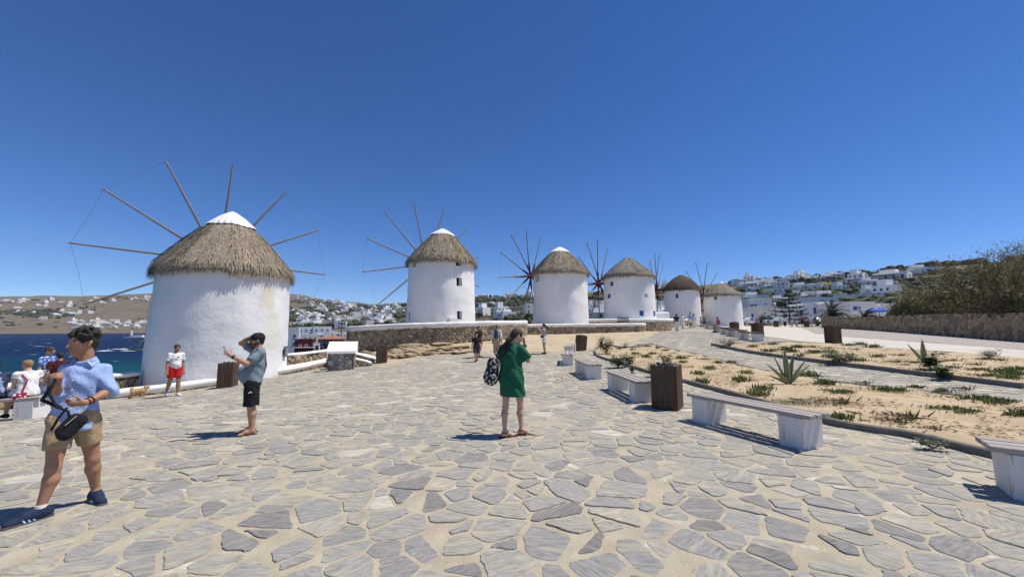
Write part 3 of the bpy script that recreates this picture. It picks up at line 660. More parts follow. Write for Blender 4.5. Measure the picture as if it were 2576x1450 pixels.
# ================================================================ stone walls
def px(p):
    x, y, z = p[0], p[1], p[2]-1.7; f = CT*y+ST*z; return CX+F*x/f, CY-F*(-ST*y+CT*z)/f
def ztop(P, tab):
    us = [a for a, b in tab]; vs = [b for a, b in tab]; out = []
    for p in P:
        u = CX+F*p[0]/(CT*p[1]); out.append(at(u, float(np.interp(u, us, vs)), p[1]).z)
    return out
def stone_wall(label, P, zt, zb=None, cop=.2, cw=None, s=.27, th=.45, mat='wstone', gap=.03, proud=.04, ax=1.25, seed=3, name='stone_wall', copmat='lime', nmax=300, jag=0.):
    rng = random.Random(seed); P = catmull([Vector((p[0], p[1])) for p in P], 5)
    n0 = len(zt); m = len(P)
    zt = [float(np.interp(i/(m-1), np.linspace(0, 1, n0), zt)) for i in range(m)]
    zb = [gz(*p)-.02 for p in P] if zb is None else [float(np.interp(i/(m-1), np.linspace(0, 1, len(zb)), zb)) for i in range(m)]
    org = Vector((P[m//2].x, P[m//2].y, zb[m//2])); t = thing(name, label, 'wall', org)
    acc = [0]
    for a, b in zip(P, P[1:]): acc.append(acc[-1]+(b-a).length)
    Pa = np.array([(p.x, p.y) for p in P]); acc = np.array(acc)
    def fr(sv):
        sv = min(max(sv, 0), acc[-1]); x = np.interp(sv, acc, Pa[:, 0]); y = np.interp(sv, acc, Pa[:, 1]); e = .08
        x1 = np.interp(min(sv+e, acc[-1]), acc, Pa[:, 0])-np.interp(max(sv-e, 0), acc, Pa[:, 0]); y1 = np.interp(min(sv+e, acc[-1]), acc, Pa[:, 1])-np.interp(max(sv-e, 0), acc, Pa[:, 1])
        L = math.hypot(x1, y1); return x, y, y1/L, -x1/L, np.interp(sv, acc, zb), np.interp(sv, acc, zt)
    K = max(6, int(acc[-1]/.35)); core = MB(); V = []
    for i in range(K+1):
        x, y, nx, ny, b, tp = fr(acc[-1]*i/K); tp -= cop*.9
        for o, z in ((0, b-.4), (0, tp), (-th, tp), (-th, b-.4)): V.append((x+nx*o-org.x, y+ny*o-org.y, z-org.z))
    core.add(V, [(i*4+j, i*4+(j+1) % 4, i*4+4+(j+1) % 4, i*4+4+j) for i in range(K) for j in range(4)]+[(3,2,1,0), (K*4, K*4+1, K*4+2, K*4+3)])
    core.build('wall_core', M['wcore'] if mat != 'lime' else M['lime'], t)
    if cop > 0:
        cpb = MB(); V = []; K2 = max(6, int(acc[-1]/.16)); ov = .05
        sec = [(ov-.01, -cop), (ov+.015, -cop*.2), (ov-.03, -.01), (-th*.5, .015), (-(cw or th)-.02, 0), (-(cw or th)-.05, -cop)]
        for i in range(K2+1):
            x, y, nx, ny, b, tp = fr(acc[-1]*i/K2)
            for j, (o, z) in enumerate(sec):
                w1 = mnoise.noise(Vector((x*2.1, y*2.1, j*.6+seed)))*.03; V.append((x+nx*(o+w1)-org.x, y+ny*(o+w1)-org.y, tp+z+w1*(2.2 if j in (0, 5) else .5)-org.z))
        k = len(sec); cpb.add(V, [(i*k+j, i*k+(j+1) % k, i*k+k+(j+1) % k, i*k+k+j) for i in range(K2) for j in range(k)]+[tuple(range(k-1, -1, -1)), tuple(range(K2*k, K2*k+k))])
        cpb.build('coping', M[copmat], t, True)
    H = max(a-b for a, b in zip(zt, zb)); st = []
    def keep(x, y):
        _, _, _, _, b, tp = fr(x); return y < tp-b-cop*.8+(rng.uniform(-jag, jag) if jag else 0)
    if s:
        for c, poly in cells(0, acc[-1], .02, H, s, ax, gap, keep=keep, rng=rng, wvar=1.2, drop=.06): st.append((c, poly))
        dist = lambda c: (lambda f: (f[0]**2+f[1]**2))(fr(c[0]))
        st.sort(key=lambda q: dist(q[0])); big = MB()
        for i, (c, poly) in enumerate(st):
            x, y, nx, ny, b, tp = fr(c[0]); lim = tp-b-cop*.75+(.015 if jag else 0)
            Pl = [(min(max(p[0]+c[0], 0), acc[-1])-c[0], min(p[1], lim-c[1])) for p in roughen(poly, .12, .012, rng)]
            pr = proud*rng.uniform(.3, 1.25); n = len(Pl); vs = []
            for sc, o in ((1.02, -.03), (.97, pr*.6), (.72, pr)):
                for p in Pl:
                    q = p[0]*sc; vs.append((-ny*q+nx*o, nx*q+ny*o, p[1]*sc))
            fs = [tuple(range(2*n, 3*n))]+[(k*n+j, k*n+(j+1) % n, k*n+n+(j+1) % n, k*n+n+j) for k in range(2) for j in range(n)]
            base = (x-org.x, y-org.y, b+c[1]-org.z); tn = rng.random()
            if i < nmax: q = MB(); q.add(vs, fs, 0, tn); q.build('stone', M[mat], t, loc=base)
            else: big.add([(v[0]+base[0], v[1]+base[1], v[2]+base[2]) for v in vs], fs, 0, tn)
        if big.v: big.build('stones', M[mat], t)['kind'] = 'stuff'
    return t
W1 = [(-12.4,30.5),(-11.9,28),(-10.9,26.1),(-9.2,25.1),(-6.8,24.6),(-4,24.9),(-1.5,26.2),(.2,27.8),(1.05,29.4),(1.2,31.5)]
stone_wall('curved fieldstone wall with white coping below the second windmill', W1, ztop(W1, [(860,822),(883,820),(1000,813),(1100,811),(1200,807),(1325,806)]), cop=.33, cw=1.1, s=.21, seed=4, gap=.022)
W2 = [(1.0,31.9),(3.2,32.5),(7,33.2),(10.3,33.8),(11.6,34.3),(12.3,35.6)]
stone_wall('low fieldstone wall with white coping in front of the third windmill', W2, ztop(W2, [(1320,815),(1620,812)]), cop=.26, cw=1.0, s=.21, seed=5, gap=.022)
W3 = [(5.6,38.6),(9,37.3),(13,37.2),(15.8,39.0),(17.6,42.6),(19.3,46.0),(22.2,50),(24.4,52.6)]
stone_wall('farther low stone wall with white coping below the fourth and fifth windmills', W3, ztop(W3, [(1430,802),(1500,801),(1700,801),(1765,802)]), cop=.3, cw=1.5, s=.26, seed=6, nmax=200)
W4 = [(-15.6,20.4),(-14,21.0),(-12.4,21.7),(-11.5,23.2),(-11.0,25.2)]
stone_wall('short stone wall with white coping between the nearest windmill and the stone lectern', W4, [.28,.30,.31,.38,.5], cop=.14, s=.22, seed=7, th=.35)
W5 = [(-15.7,4.5),(-15.6,9),(-15.4,12.0),(-14.95,13.9),(-14.55,15.3)]
stone_wall('low white topped wall above the sea, left of the nearest windmill', W5, [.08,.04,.02,.02,.02], cop=.15, s=.24, seed=8, th=.35)
WK = [(-14.9,12.3),(-13.8,13.6),(-12.1,14.8),(-10.95,16.6),(-10.25,18.4),(-9.75,20.2),(-9.5,21.2)]
stone_wall('whitewashed kerb wall curving round the foot of the nearest windmill', WK, [gz(*p)+.25+.02*i for i, p in enumerate(WK)], cop=.22, cw=.5, s=.13, seed=9, th=.4, gap=.015, proud=.03, nmax=120)
WR = [(44.2,55.2),(40.8,47),(37.4,39),(34,31),(31.2,24.4),(29,19.2),(26.5,13)]
stone_wall('long weathered stone wall along the road at right, trees behind it', WR, [at(2068,794,55.2).z, 3.05, 2.95, 2.85, at(2540,788,24.4).z, 2.6, 2.5], cop=0, s=.33, th=.6, seed=10, ax=1.5, jag=.05, gap=.02, proud=.014, mat='wbrown')
for i, (pp, zz, lb) in enumerate((([(-9.1,20.0),(-8.3,20.7),(-7.4,20.9)], [.55,.42,.12], 'sloping whitewashed rubble wall just right of the stone lectern'), ([(-8.9,18.9),(-7.9,19.5),(-7.15,19.9)], [.38,.25,.0], 'lower whitewashed rubble edge beside the small wooden bin'))):
    stone_wall(lb, pp, zz, cop=.10, cw=.75, s=.16, th=.7, seed=20+i, gap=.02, name='rubble_wall')
# terraces behind the walls
def terrace(name, poly, z): q = MB(); q.prism(poly, z-1.2, z); return tag(q.build(name, M['dirt']), kind='structure')
terrace('terrace', [(-12,30.5),(-11.5,28),(-10.6,26.3),(-9,25.4),(-6.8,24.9),(-4,25.2),(-1.7,26.5),(-.1,28),(.7,29.5),(.9,33),(-4,35.5),(-10,34)], 1.75)
terrace('terrace', [(1.2,32.2),(3.2,32.8),(7,33.5),(10.3,34.1),(11.4,34.6),(12,36),(9,40),(1,40)], 1.72)
terrace('terrace', [(5.8,38.8),(9,37.6),(13,37.5),(15.6,39.3),(17.4,42.9),(19.1,46.3),(22,50.3),(28,58),(40,62),(26,64),(8,46)], 2.2)
# ================================================================ stone lectern
def lectern():
    p = G(856, 931); t = thing('stone_lectern', 'stone plinth with a sloping blank white slab, in front of the low walls', 'plinth', p, R(14)); rng = random.Random(5)
    wd, dp, h = 1.16, .6, .78
    q = MB(); q.box((0, dp/2, h/2), (wd-.06, dp-.06, h)); q.build('core', M['wcore'], t)
    for face in range(3):
        L = wd if face == 0 else dp
        for c, poly in cells(0, L, 0, h, .18, 1.4, .016, rng=rng, wvar=1.6, keep=lambda x, y: 0 < x < L and y < h):
            Pl = [(min(max(a+c[0], 0), L), min(max(b+c[1], -.03), h)) for a, b in roughen(poly, .09, .006, rng)]; pr = rng.uniform(.005, .03)
            cx_, cz_ = sum(a for a, b in Pl)/len(Pl), sum(b for a, b in Pl)/len(Pl); vs = []
            for sc, o in ((1, -.02), (.96, pr*.6), (.8, pr)):
                for a, b in Pl:
                    a = cx_+(a-cx_)*sc; b = cz_+(b-cz_)*sc
                    vs.append((a-wd/2, .03-o, b) if face == 0 else ((wd/2-.03+o, a, b) if face == 1 else (-wd/2+.03-o, dp-a, b)))
            n = len(Pl); m = MB(); m.add(vs, [tuple(range(2*n, 3*n))]+[(k*n+j, k*n+(j+1) % n, k*n+n+(j+1) % n, k*n+n+j) for k in range(2) for j in range(n)], 0, rng.random()); m.build('stone', M['gstone'], t)
    m = MB(); o = .05; V = []
    for x in (-wd/2-o, wd/2+o):
        for y, z in ((-.06, h-.02), (-.05, h+.09), (0.0, h+.14), (dp*.85, h+.52), (dp+.02, h+.50), (dp+.03, h-.02)): V.append((x, y, z))
    m.add(V, [(0,1,2,3,4,5), (11,10,9,8,7,6)]+[(i, i+6, (i+1) % 6+6, (i+1) % 6) for i in range(6)]); ob = m.build('slab', M['lime'], t)
    bv = ob.modifiers.new('b', 'BEVEL'); bv.width = .018; bv.segments = 2
lectern()
# ================================================================ rocks
def hull(rng, sx, sy, sz, n=16):
    bm = bmesh.new()
    for _ in range(n):
        a, b = rng.uniform(0, 6.28), rng.uniform(-1, 1); k = math.sqrt(1-b*b); bm.verts.new((sx*k*math.cos(a)*rng.uniform(.8, 1.1), sy*k*math.sin(a)*rng.uniform(.8, 1.1), sz*b*rng.uniform(.8, 1.1)))
    bmesh.ops.convex_hull(bm, input=bm.verts[:]); bmesh.ops.delete(bm, geom=[v for v in bm.verts if not v.link_faces], context='VERTS')
    return bm
M['rock'] = pm('sandy_rock', (.44,.345,.215), (.31,.24,.15), 2.2, .95, 1., 7, stretch=(1, 1, 3.5), bdist=.06, tone=(.75, 1.2), c3=(.24,.19,.13), c3lim=(.56,.66), c3scale=2.5)
def outcrop():
    rng = random.Random(9); t = thing('rock_outcrop', 'sandy layered rock outcrop at the foot of the curved wall', 'rock', (-5.2, 23.2, .3))
    # ridge polygons: layered slabs dipping to the left
    for k in range(95):
        u = rng.triangular(905, 1210, 1090); b = (u-905)/305; v = rng.uniform(896-48*b-8*b, 906-20*b); p = G(u, v)
        if p.y > 25.3: continue
        big = 1 if k < 60 else .5
        bm = hull(rng, rng.uniform(.28, .95)*big, rng.uniform(.2, .42)*big, rng.uniform(.07, .17)*(big+.2)); me = bpy.data.meshes.new('rock'); bm.to_mesh(me); bm.free(); me.materials.append(M['rock'])
        a = me.attributes.new('tone', 'FLOAT', 'FACE'); tn = rng.random(); a.data.foreach_set('value', [min(1, max(0, tn+rng.uniform(-.15, .15))) for _ in me.polygons])
        o = link('rock', me, t, Vector((p.x, p.y, p.z+rng.uniform(-.02, .12)*big+max(0, (870-v)*.004)))-t.location); o.rotation_euler = (rng.uniform(-.15, .15), rng.uniform(-.1, .25), rng.gauss(.15, .25))
outcrop()
def sea_rocks():
    t = thing('sea_rocks', 'dark wet rocks with white surf in the water left of the nearest windmill', 'rocks', (-120, 170, SEA)); rng = random.Random(3); t.location = at(335, 882, 1); d = ray(335, 880); k = (SEA-1.7)/d.z; t.location = Vector((d.x*k, d.y*k, SEA))
    mr = pm('wet_rock', (.05,.045,.04), (.03,.028,.025), .8, .6)
    for i in range(16):
        bm = hull(rng, rng.uniform(1, 5), rng.uniform(.8, 2), rng.uniform(.3, .9)); me = bpy.data.meshes.new('rock'); bm.to_mesh(me); bm.free(); me.materials.append(mr)
        o = link('rock', me, t, (rng.uniform(-4, 26), rng.uniform(-5, 5), rng.uniform(-.1, .2)))
    fm = pm('surf_foam', (.80,.83,.85), (.6,.68,.7), 1.2, .9)
    for i in range(22):
        q = MB(); a = rng.uniform(.8, 6); b = rng.uniform(.4, 1.3); n = 12; q.add([((a*math.cos(j*6.28/n))*rng.uniform(.5, 1.1), b*math.sin(j*6.28/n)*rng.uniform(.5, 1.1), .18+.1*rng.random()) for j in range(n)]+[(0, 0, .5)], [(j, (j+1) % n, n) for j in range(n)]); q.build('surf', fm, t, loc=(rng.uniform(-26, 28), rng.uniform(-14, 18), -.12))
sea_rocks()
# ================================================================ benches
M['slat'] = pm('grey_bench_wood', (.40,.36,.335), (.31,.275,.25), 7, .8, .5, 26, stretch=(.35, 5, 5), bdist=.006, tone=(.85, 1.12))
M['slatdark'] = pm('dark_bench_wood', (.10,.075,.062), (.07,.052,.045), 7, .7, .5, 26, stretch=(.35, 5, 5), bdist=.006)
M['block'] = pm('white_bench_block', (.72,.70,.665), (.67,.65,.615), 4, .75, .25, 40, c3=(.42,.28,.11), c3lim=(.61,.69), c3scale=1.9, stretch=(6, 6, .5))
def make_bench(dark=False, L=2.05):
    t = thing('bench', '', 'bench')
    for y in (-.172, 0, .172):
        q = MB(); q.bbox((0, y, .462), (L, .134, .055), .006, t=random.random()); q.build('slat', M['slatdark' if dark else 'slat'], t)
    for s in (-1, 1):
        q = MB(); vs = []
        for z, hx, hy in ((-.08, .165, .230), (.43, .17, .236)):
            for x, y in ((-hx, -hy), (hx, -hy), (hx, hy), (-hx, hy)): vs.append((x+s*(L/2-.27), y, z))
        q.add(vs, [(3,2,1,0),(4,5,6,7),(0,1,5,4),(1,2,6,5),(2,3,7,6),(3,0,4,7)]); o = q.build('leg_block', M['block'], t); bv = o.modifiers.new('b', 'BEVEL'); bv.width = .012; bv.segments = 2
    return t
zA = lambda x, y: ((2150+.4464*x)/1.5534, (1250+.4464*y)/1.5534)
z6 = lambda x, y: ((2550+.2758*x)/1.5534, (1000+.2758*y)/1.5534)
def bench_at(t, c, ang, label, group, first): 
    o = t if first else dup(t, (0, 0, 0)); x, y = c
    s = gz(x+math.cos(ang), y+math.sin(ang))-gz(x-math.cos(ang), y-math.sin(ang))
    o.location = (x, y, gz(x, y)); o.rotation_euler = (0, -math.atan2(s, 2), ang); tag(o, label, 'bench', group); return o
bA = make_bench(); bB = make_bench(True)
GR = 'benches in a curve along the near bed'
def legs(a, b): p, q = G(*a), G(*b); return ((p.x+q.x)/2, (p.y+q.y)/2), math.atan2(q.y-p.y, q.x-p.x)
c2, a2 = legs(zA(1347, 880), zA(2270, 1115)); bench_at(bA, c2, a2, 'long slatted bench with rust streaked white blocks, right of the big wooden bin', GR, True); print('bench2', c2, math.degrees(a2))
c3, a3 = legs(zA(578, 605), zA(820, 718)); bench_at(bA, c3, a3, 'slatted bench with its right end behind the big wooden bin', GR, False); print('bench3', c3, math.degrees(a3))
c4, a4 = legs(zA(268, 455), zA(392, 522)); bench_at(bA, c4, a4, 'slatted bench third from the right, beside the leafy green plants', GR, False); print('b4', c4, math.degrees(a4))
c5 = G(*zA(165, 388)); bench_at(bA, (c5.x, c5.y+.55), a4-.18, 'slatted bench second farthest in the curved row along the bed', GR, False)
c6 = G(*zA(190, 300)); bench_at(bA, (c6.x, c6.y+.6), a4-.3, 'farthest slatted bench of the curved row, nearest the small tilted bin', GR, False)
eb = G(2560, 1242); bench_at(bA, (eb.x+.83*math.cos(R(-38)), eb.y+.83*math.sin(R(-38))), R(-38), 'slatted bench cut off by the right edge of the picture', GR, False)
FR = 'benches in the far row towards the car park'
far = [((1460,1190),'nearest bench of the far row, dark seat, in front of a bin'),((1245,1128),'second bench of the far row, counted from the near end'),((1135,1100),'third bench of the far row, beside the second bin'),((1010,1072),'bench under the seated woman in the red top'),((850,1030),'short looking bench just beyond the woman in red'),((800,1018),'farthest bench, under the woman sitting in a sun hat')]
FB = []
for i, (q, lb) in enumerate(far):
    Yb = (22.3, 25.6, 28.2, 33, 41, 46)[i]; p = at(*z6(*q), Yb); p.z = gz(p.x, p.y); FB.append(p); bench_at(bB, (p.x, p.y+.5), R(86), lb, FR, i == 0)
# left bench (people sit on it with their backs to the camera)
lb1 = G(75, 1052); bl = bench_at(bA, (lb1.x-.75, lb1.y-.15), R(16), 'slatted bench at the left edge with people sitting on it', None, False); BL = Vector((lb1.x-.75, lb1.y-.15, 0)); print('left bench', BL)
if 'group' in bl: del bl['group']
# ================================================================ litter bins
M['plank'] = pm('brown_bin_wood', (.105,.062,.036), (.065,.038,.022), 6, .7, .5, 22, stretch=(4, 4, .5), bdist=.006, tone=(.7, 1.35))
M['liner'] = pm('zinc_liner', (.55,.53,.48), (.45,.43,.39), 8, .6)
M['bag'] = pm('black_bag', (.015,.016,.02), (.01,.01,.012), 8, .35)
def make_bin():
    t = thing('litter_bin', '', 'litter bin'); w_, h = .50, .92
    q = MB(); q.box((0, 0, h/2+.02), (w_-.06, w_-.06, h-.06)); q.build('liner', M['liner'], t)
    for f in range(4):
        for k in range(4):
            x = (k-1.5)*w_/4; wd = w_/4-.02; a = f*math.pi/2; cx_, cy_ = x, -w_/2
            q = MB(); q.bbox((cx_*math.cos(a)-cy_*math.sin(a), cx_*math.sin(a)+cy_*math.cos(a), h/2+random.uniform(-.004, .006)), (wd, .028, h), .004, a, t=random.random()); q.build('plank', M['plank'], t)
    q = MB(); V = []; n = 24
    for r, z in ((.19, h-.06), (.2, h+.005), (.16, h+.03), (.12, h-.04), (.0, h-.16)):
        for i in range(n): a = i*2*math.pi/n; k = 1+.12*math.sin(5*a)+.06*math.sin(9*a+1); V.append((r*k*math.cos(a), r*k*math.sin(a), z+.014*math.sin(7*a)))
    q.add(V, [(j*n+i, j*n+(i+1) % n, j*n+n+(i+1) % n, j*n+n+i) for j in range(4) for i in range(n)]); q.build('bin_bag', M['bag'], t, True)
    return t
b0 = make_bin()
bins = [((1690,1030),-36,(0,0),'large brown plank litter bin beside the near benches, black bag inside'),((1461,882),20,(0,.12),'brown litter bin leaning beyond the curved row of benches'),((956,914),12,(0,0),'small brown litter bin in front of the rock outcrop'),
 ((561,966),14,(0,0),'brown litter bin against the foot of the nearest windmill, behind the man photographing'),((2105,864),10,(0,0),'brown litter bin standing at the edge of the far bed by the road'),
 (z6(1515,1085),20,(0,0),'brown litter bin behind the nearest bench of the far row'),(z6(1178,1030),20,(0,0),'brown litter bin beside the third bench of the far row'),
 (z6(1762,1012),5,(0,0),'tiny distant bin among the crowd, left of the pair by the cars'),(z6(2198,1010),5,(0,0),'tiny distant bin at the far left end of the long wall')]
for i, (q, rz, tilt, lb) in enumerate(bins):
    Yb = (None, None, None, 14.55, None, 25.2, 32, 59, 59)[i]; p = at(*q, Yb) if Yb else G(*q)
    o = b0 if i == 0 else dup(b0, (0, 0, 0)); o.location = (p.x, p.y+.22, gz(p.x, p.y+.22)-.02); o.rotation_euler = (tilt[0], tilt[1], R(rz)); tag(o, lb, 'litter bin', 'brown plank litter bins')
# plaque on the nearest windmill, access hatch on the second, red gate
a_, z_ = cyl_hit(717, 883, MC[1], 2.6); t = thing('plaque', 'small dark blue framed plaque on the right side of the nearest windmill', 'plaque', (MC[1][0]+2.6*math.cos(a_), MC[1][1]+2.6*math.sin(a_), z_), a_)
q = MB(); q.box((.03, 0, 0), (.05, .36, .46)); q.build('frame', flat('plaque_blue', (.05,.09,.16), .4), t); q = MB(); q.box((.06, 0, 0), (.02, .26, .36)); q.build('face', pm('plaque_grey', (.30,.32,.34), (.16,.18,.20), 14, .5, thr=(.45,.55)), t)
a_, z_ = cyl_hit(*z4(1072, 1292), MC[2], 2.6); q = MB(); q.box((0, 0, 0), (.5, .62, .5)); q.box((.26, 0, .0), (.03, .5, .36)); o = q.build('white_box', M['white'], loc=(MC[2][0]+2.65*math.cos(a_), MC[2][1]+2.65*math.sin(a_), z_-.05)); o.rotation_euler[2] = a_; tag(o, 'small white utility box at the foot of the second windmill', 'box')
gp = at(1567, 808, 36.); t = thing('picket_gate', 'little red wooden picket gate lying on the white terrace', 'gate', (gp.x, gp.y, gp.z-.12), R(5))
for i in range(7): q = MB(); q.box((-.48+i*.16, 0, .26), (.06, .04, .5+.06*(i % 2))); q.build('picket', M['sparred'], t)
for z in (.14, .4): q = MB(); q.box((0, .04, z), (1.1, .03, .06)); q.build('rail', M['sparred'], t)
ap = at(1660, 800, 42.4); q = MB(); q.bbox((0, 0, 0), (1.5, 1.6, 1.9), .12); o = q.build('annex', M['plaster'], loc=(ap.x, ap.y, 2.55)); tag(o, 'low whitewashed block against the right side of the fourth windmill', 'annex')
# ================================================================ plants
zB = lambda x, y: ((3000+.4829*x)/1.5534, (1300+.4829*y)/1.5534)
M['ice'] = pm('ice_plant', (.135,.18,.05), (.09,.13,.035), 5, .5, tone=((.6,.75,.7),(1,1,1),(1.5,1.3,.85)))
M['icedry'] = pm('dried_stems', (.17,.09,.05), (.11,.06,.035), 6, .9, tone=(.6, 1.5))
def leafblade(q, base, d, L, w_, m, t, curl=.5, n=2):
    d = Vector(d).normalized(); sd = d.cross(Vector((0, 0, 1))); sd = sd.normalized() if sd.length > .01 else Vector((1, 0, 0)); up = sd.cross(d); p = Vector(base); vs = []
    for i in range(n+1):
        f = i/n; ww = w_*(1-f)**.6 if i < n else 0.001
        vs += [p-sd*ww, p+sd*ww, p+up*ww*1.3]; d = (d+Vector((0, 0, curl/n))).normalized(); p = p+d*L/n
    fs = [(i*3+a, i*3+b, i*3+3+b, i*3+3+a) for i in range(n) for a, b in ((0, 1), (1, 2), (2, 0))]
    q.add(vs, fs, m, t)
def iceplant(seed, W=.3, D=.2, n=55, dry=.2, L=(.06, .13)):
    rng = random.Random(seed); q = MB()
    for k in range(n):
        x = rng.gauss(0, W*.45); y = rng.gauss(0, D*.45); a = rng.uniform(0, 6.28); el = rng.uniform(.3, 1.3); dr = rng.random() < dry
        leafblade(q, (x, y, rng.uniform(-.01, .03)), (math.cos(a)*math.cos(el), math.sin(a)*math.cos(el), math.sin(el)*(.25 if dr else 1)), rng.uniform(*L)*(1.2 if not dr else .9), .016 if not dr else .008, 1 if dr else 0, rng.random(), .5 if not dr else -.1)
    for k in range(6):
        x, y = rng.uniform(-W, W), rng.uniform(-D, D); q.tube([(x, y, .0), (x+rng.uniform(-.15, .15), y+rng.uniform(-.1, .1), .02), (x+rng.uniform(-.3, .3), y+rng.uniform(-.15, .15), .01)], .008, 4, 1, rng.random())
    return q
PROTO = {}
def plant(kind, p, s, rz, label, group):
    if kind not in PROTO:
        W = {'a': (.22,.18,60,.12), 'b': (.3,.2,80,.22), 'c': (.18,.16,44,.08), 'l': (.6,.2,150,.3), 'd': (.45,.22,70,.9)}[kind]
        q = iceplant(ord(kind), W[0], W[1], W[2], W[3]); o = q.build('ice_plant', [M['ice'], M['icedry']]); PROTO[kind] = o
    else: o = PROTO[kind].copy(); COL.objects.link(o)
    s *= .87; o.location = p; o.rotation_euler = (0, 0, rz); o.scale = (s, s, s*random.uniform(.9, 1.15)); tag(o, label, 'plant', group); return o
rng = random.Random(21)
g1, g2 = 'ice plants in the near bed', 'ice plants in the far bed'
l1, l2, l3, l4 = 'small green ice plant clump in the sand of the near bed', 'green ice plant clump in the sand of the far bed', 'dried brown ice plant stems lying in the near bed', 'dried brown ice plant stems lying in the far bed'
for x, y, k, s in ((1400,440,'b',1.1),(1300,485,'a',1.2),(1325,565,'c',1.4),(1665,545,'c',1.4),(1720,475,'b',1.),(1140,345,'b',1.2),(1350,352,'d',1),(1850,622,'b',1.2),(1810,678,'b',1.2),(2270,505,'b',1.5),(2410,575,'a',1.2),(2480,640,'d',.9),(840,332,'a',1.2),(890,305,'a',1.1),(740,305,'b',1.2),(720,268,'a',1),(940,253,'a',1),(1010,275,'b',1),(850,238,'b',.9),(1580,385,'b',1),(1470,385,'a',1),(1160,380,'b',.9),(700,345,'a',.9),(600,260,'a',.9),(780,225,'d',.8),(980,330,'d',.7),(1080,300,'d',.6),(1230,325,'d',.7),(1220,420,'d',.6)):
    p = G(*zA(x, y)); plant(k, p+Vector((0, 0, .05)), s, rng.uniform(0, 6), l3 if k == 'd' else l1, g1)
for x, y, k, s in ((465,425,'c',1.3),(330,365,'l',.7),(600,500,'l',.75),(520,575,'d',1.5),(590,715,'a',1.1),(930,480,'b',1.),(1050,490,'b',1.),(1050,700,'d',1.4),(1450,635,'l',.75),(1620,665,'l',.7),(1700,555,'l',.9),(1880,585,'l',.9),(1200,462,'a',.8),(1410,495,'a',.9),(2060,690,'a',1.3),(760,420,'d',.9),(1010,740,'d',1),(1300,800,'d',.8),(1560,470,'d',.9)):
    p = G(*zB(x, y)); plant(k, p+Vector((0, 0, .05)), s, rng.uniform(-.3, .3), l3 if k == 'd' else l1, g1)
for x, y, k, s in ((240,128,'a',1.2),(380,170,'b',1.2),(150,145,'a',1.2),(190,163,'a',1.1),(500,170,'b',1.1),(520,200,'b',1),(740,238,'b',1.2),(650,110,'b',1.2),(750,104,'c',1.5),(850,126,'b',1.4),(890,205,'b',1.2),(1050,190,'d',1.1),(1010,245,'d',1.1),(1450,235,'d',1.2),(1480,290,'d',1.),(1220,308,'d',1),(1700,312,'l',.8),(1790,362,'l',.8),(1900,330,'l',1.1),(1990,350,'l',1.1),(2040,310,'l',1.),(1960,385,'b',1.2),(1660,268,'d',1.),(700,140,'d',1),(470,130,'d',1.),(330,115,'d',.9),(60,140,'d',.8),(1100,270,'d',.8),(1380,180,'d',.9),(1850,230,'d',1),(1720,225,'d',.9)):
    p = G(*zB(x, y)); plant(k, p+Vector((0, 0, .05)), s, rng.uniform(-.4, .4), l4 if k == 'd' else l2, g2)
for x, y, k, s in ((1910,285,'b',1.4),(2070,270,'a',1.3),(2110,290,'a',1.2),(2160,248,'b',1.2),(2330,295,'b',1.2),(2450,290,'b',1.2),(2430,335,'b',1.),(1770,243,'a',1.2),(1950,222,'b',1.2),(2280,245,'d',1),(2020,245,'d',.8),(1850,215,'d',.8)):
    p = G(*zA(x, y)); plant(k, p+Vector((0, 0, .05)), s, rng.uniform(-.4, .4), l4 if k == 'd' else l2, g2)
# agaves
M['agave'] = pm('agave_leaf', (.25,.29,.17), (.19,.24,.13), 4, .5, tone=(.85, 1.15)); M['agavey'] = pm('agave_margin', (.56,.50,.25), (.47,.42,.2), 4, .55)
def agave(label, p, leaves, sc):
    t = thing('agave', label, 'agave', p)
    for (hx, hy, el, L, cv) in leaves:
        q = MB(); n = 7; d = Vector((hx, hy, 0)).normalized()*math.cos(R(el))+Vector((0, 0, math.sin(R(el)))); sd = d.cross(Vector((hx, hy, 0)).normalized() if el < 85 else Vector((0, 1, 0))); sd = d.cross(Vector((0, 0, 1))); sd.normalize(); pos = Vector((0, 0, 0))+Vector((hx, hy, 0)).normalized()*.03; vs = []
        for i in range(n+1):
            f = i/n; w_ = .10*sc*(.55+1.6*f if f < .3 else 1.03*(1-((f-.3)/.7)**1.6)+.004); nn = sd.cross(d)
            for o, k in ((-1, .5), (-.62, .12), (0, -.25), (.62, .12), (1, .5)): vs.append(pos+sd*o*w_+nn*k*w_*.8)
            for o, k in ((0.5, -.28), (-.5, -.28)): vs.append(pos+sd*o*w_*.6+nn*(k-.15)*w_*.8)
            pos = pos+d*(L*sc/n); d = (d+Vector((hx, hy, 0)).normalized()*cv/n*.6+Vector((0, 0, -abs(cv)*.5/n))).normalized()
        for i in range(n):
            a, b = i*7, i*7+7
            q.add([vs[a+j] for j in range(7)]+[vs[b+j] for j in range(7)], [(0,1,8,7),(3,4,11,10)], 1); q.add([vs[a+j] for j in range(7)]+[vs[b+j] for j in range(7)], [(1,2,9,8),(2,3,10,9),(4,5,12,11),(5,6,13,12),(6,0,7,13)], 0, random.random())
        q.build('leaf', [M['agave'], M['agavey']], t, True)
p = G(*zA(2085, 572)); agave('large variegated agave with upright pointed leaves in the near bed', p+Vector((0, 0, .04)), [(-.9,.1,52,1.,.3),(-.6,.4,72,1.15,.1),(-.75,-.3,42,.95,.35),(-.15,.1,86,1.2,0),(.1,.3,84,1.25,.05),(.35,.1,75,1.15,.1),(.6,-.3,62,1.05,.15),(.8,-.2,50,1.0,.25),(-.95,-.1,30,.8,.4)], .78)
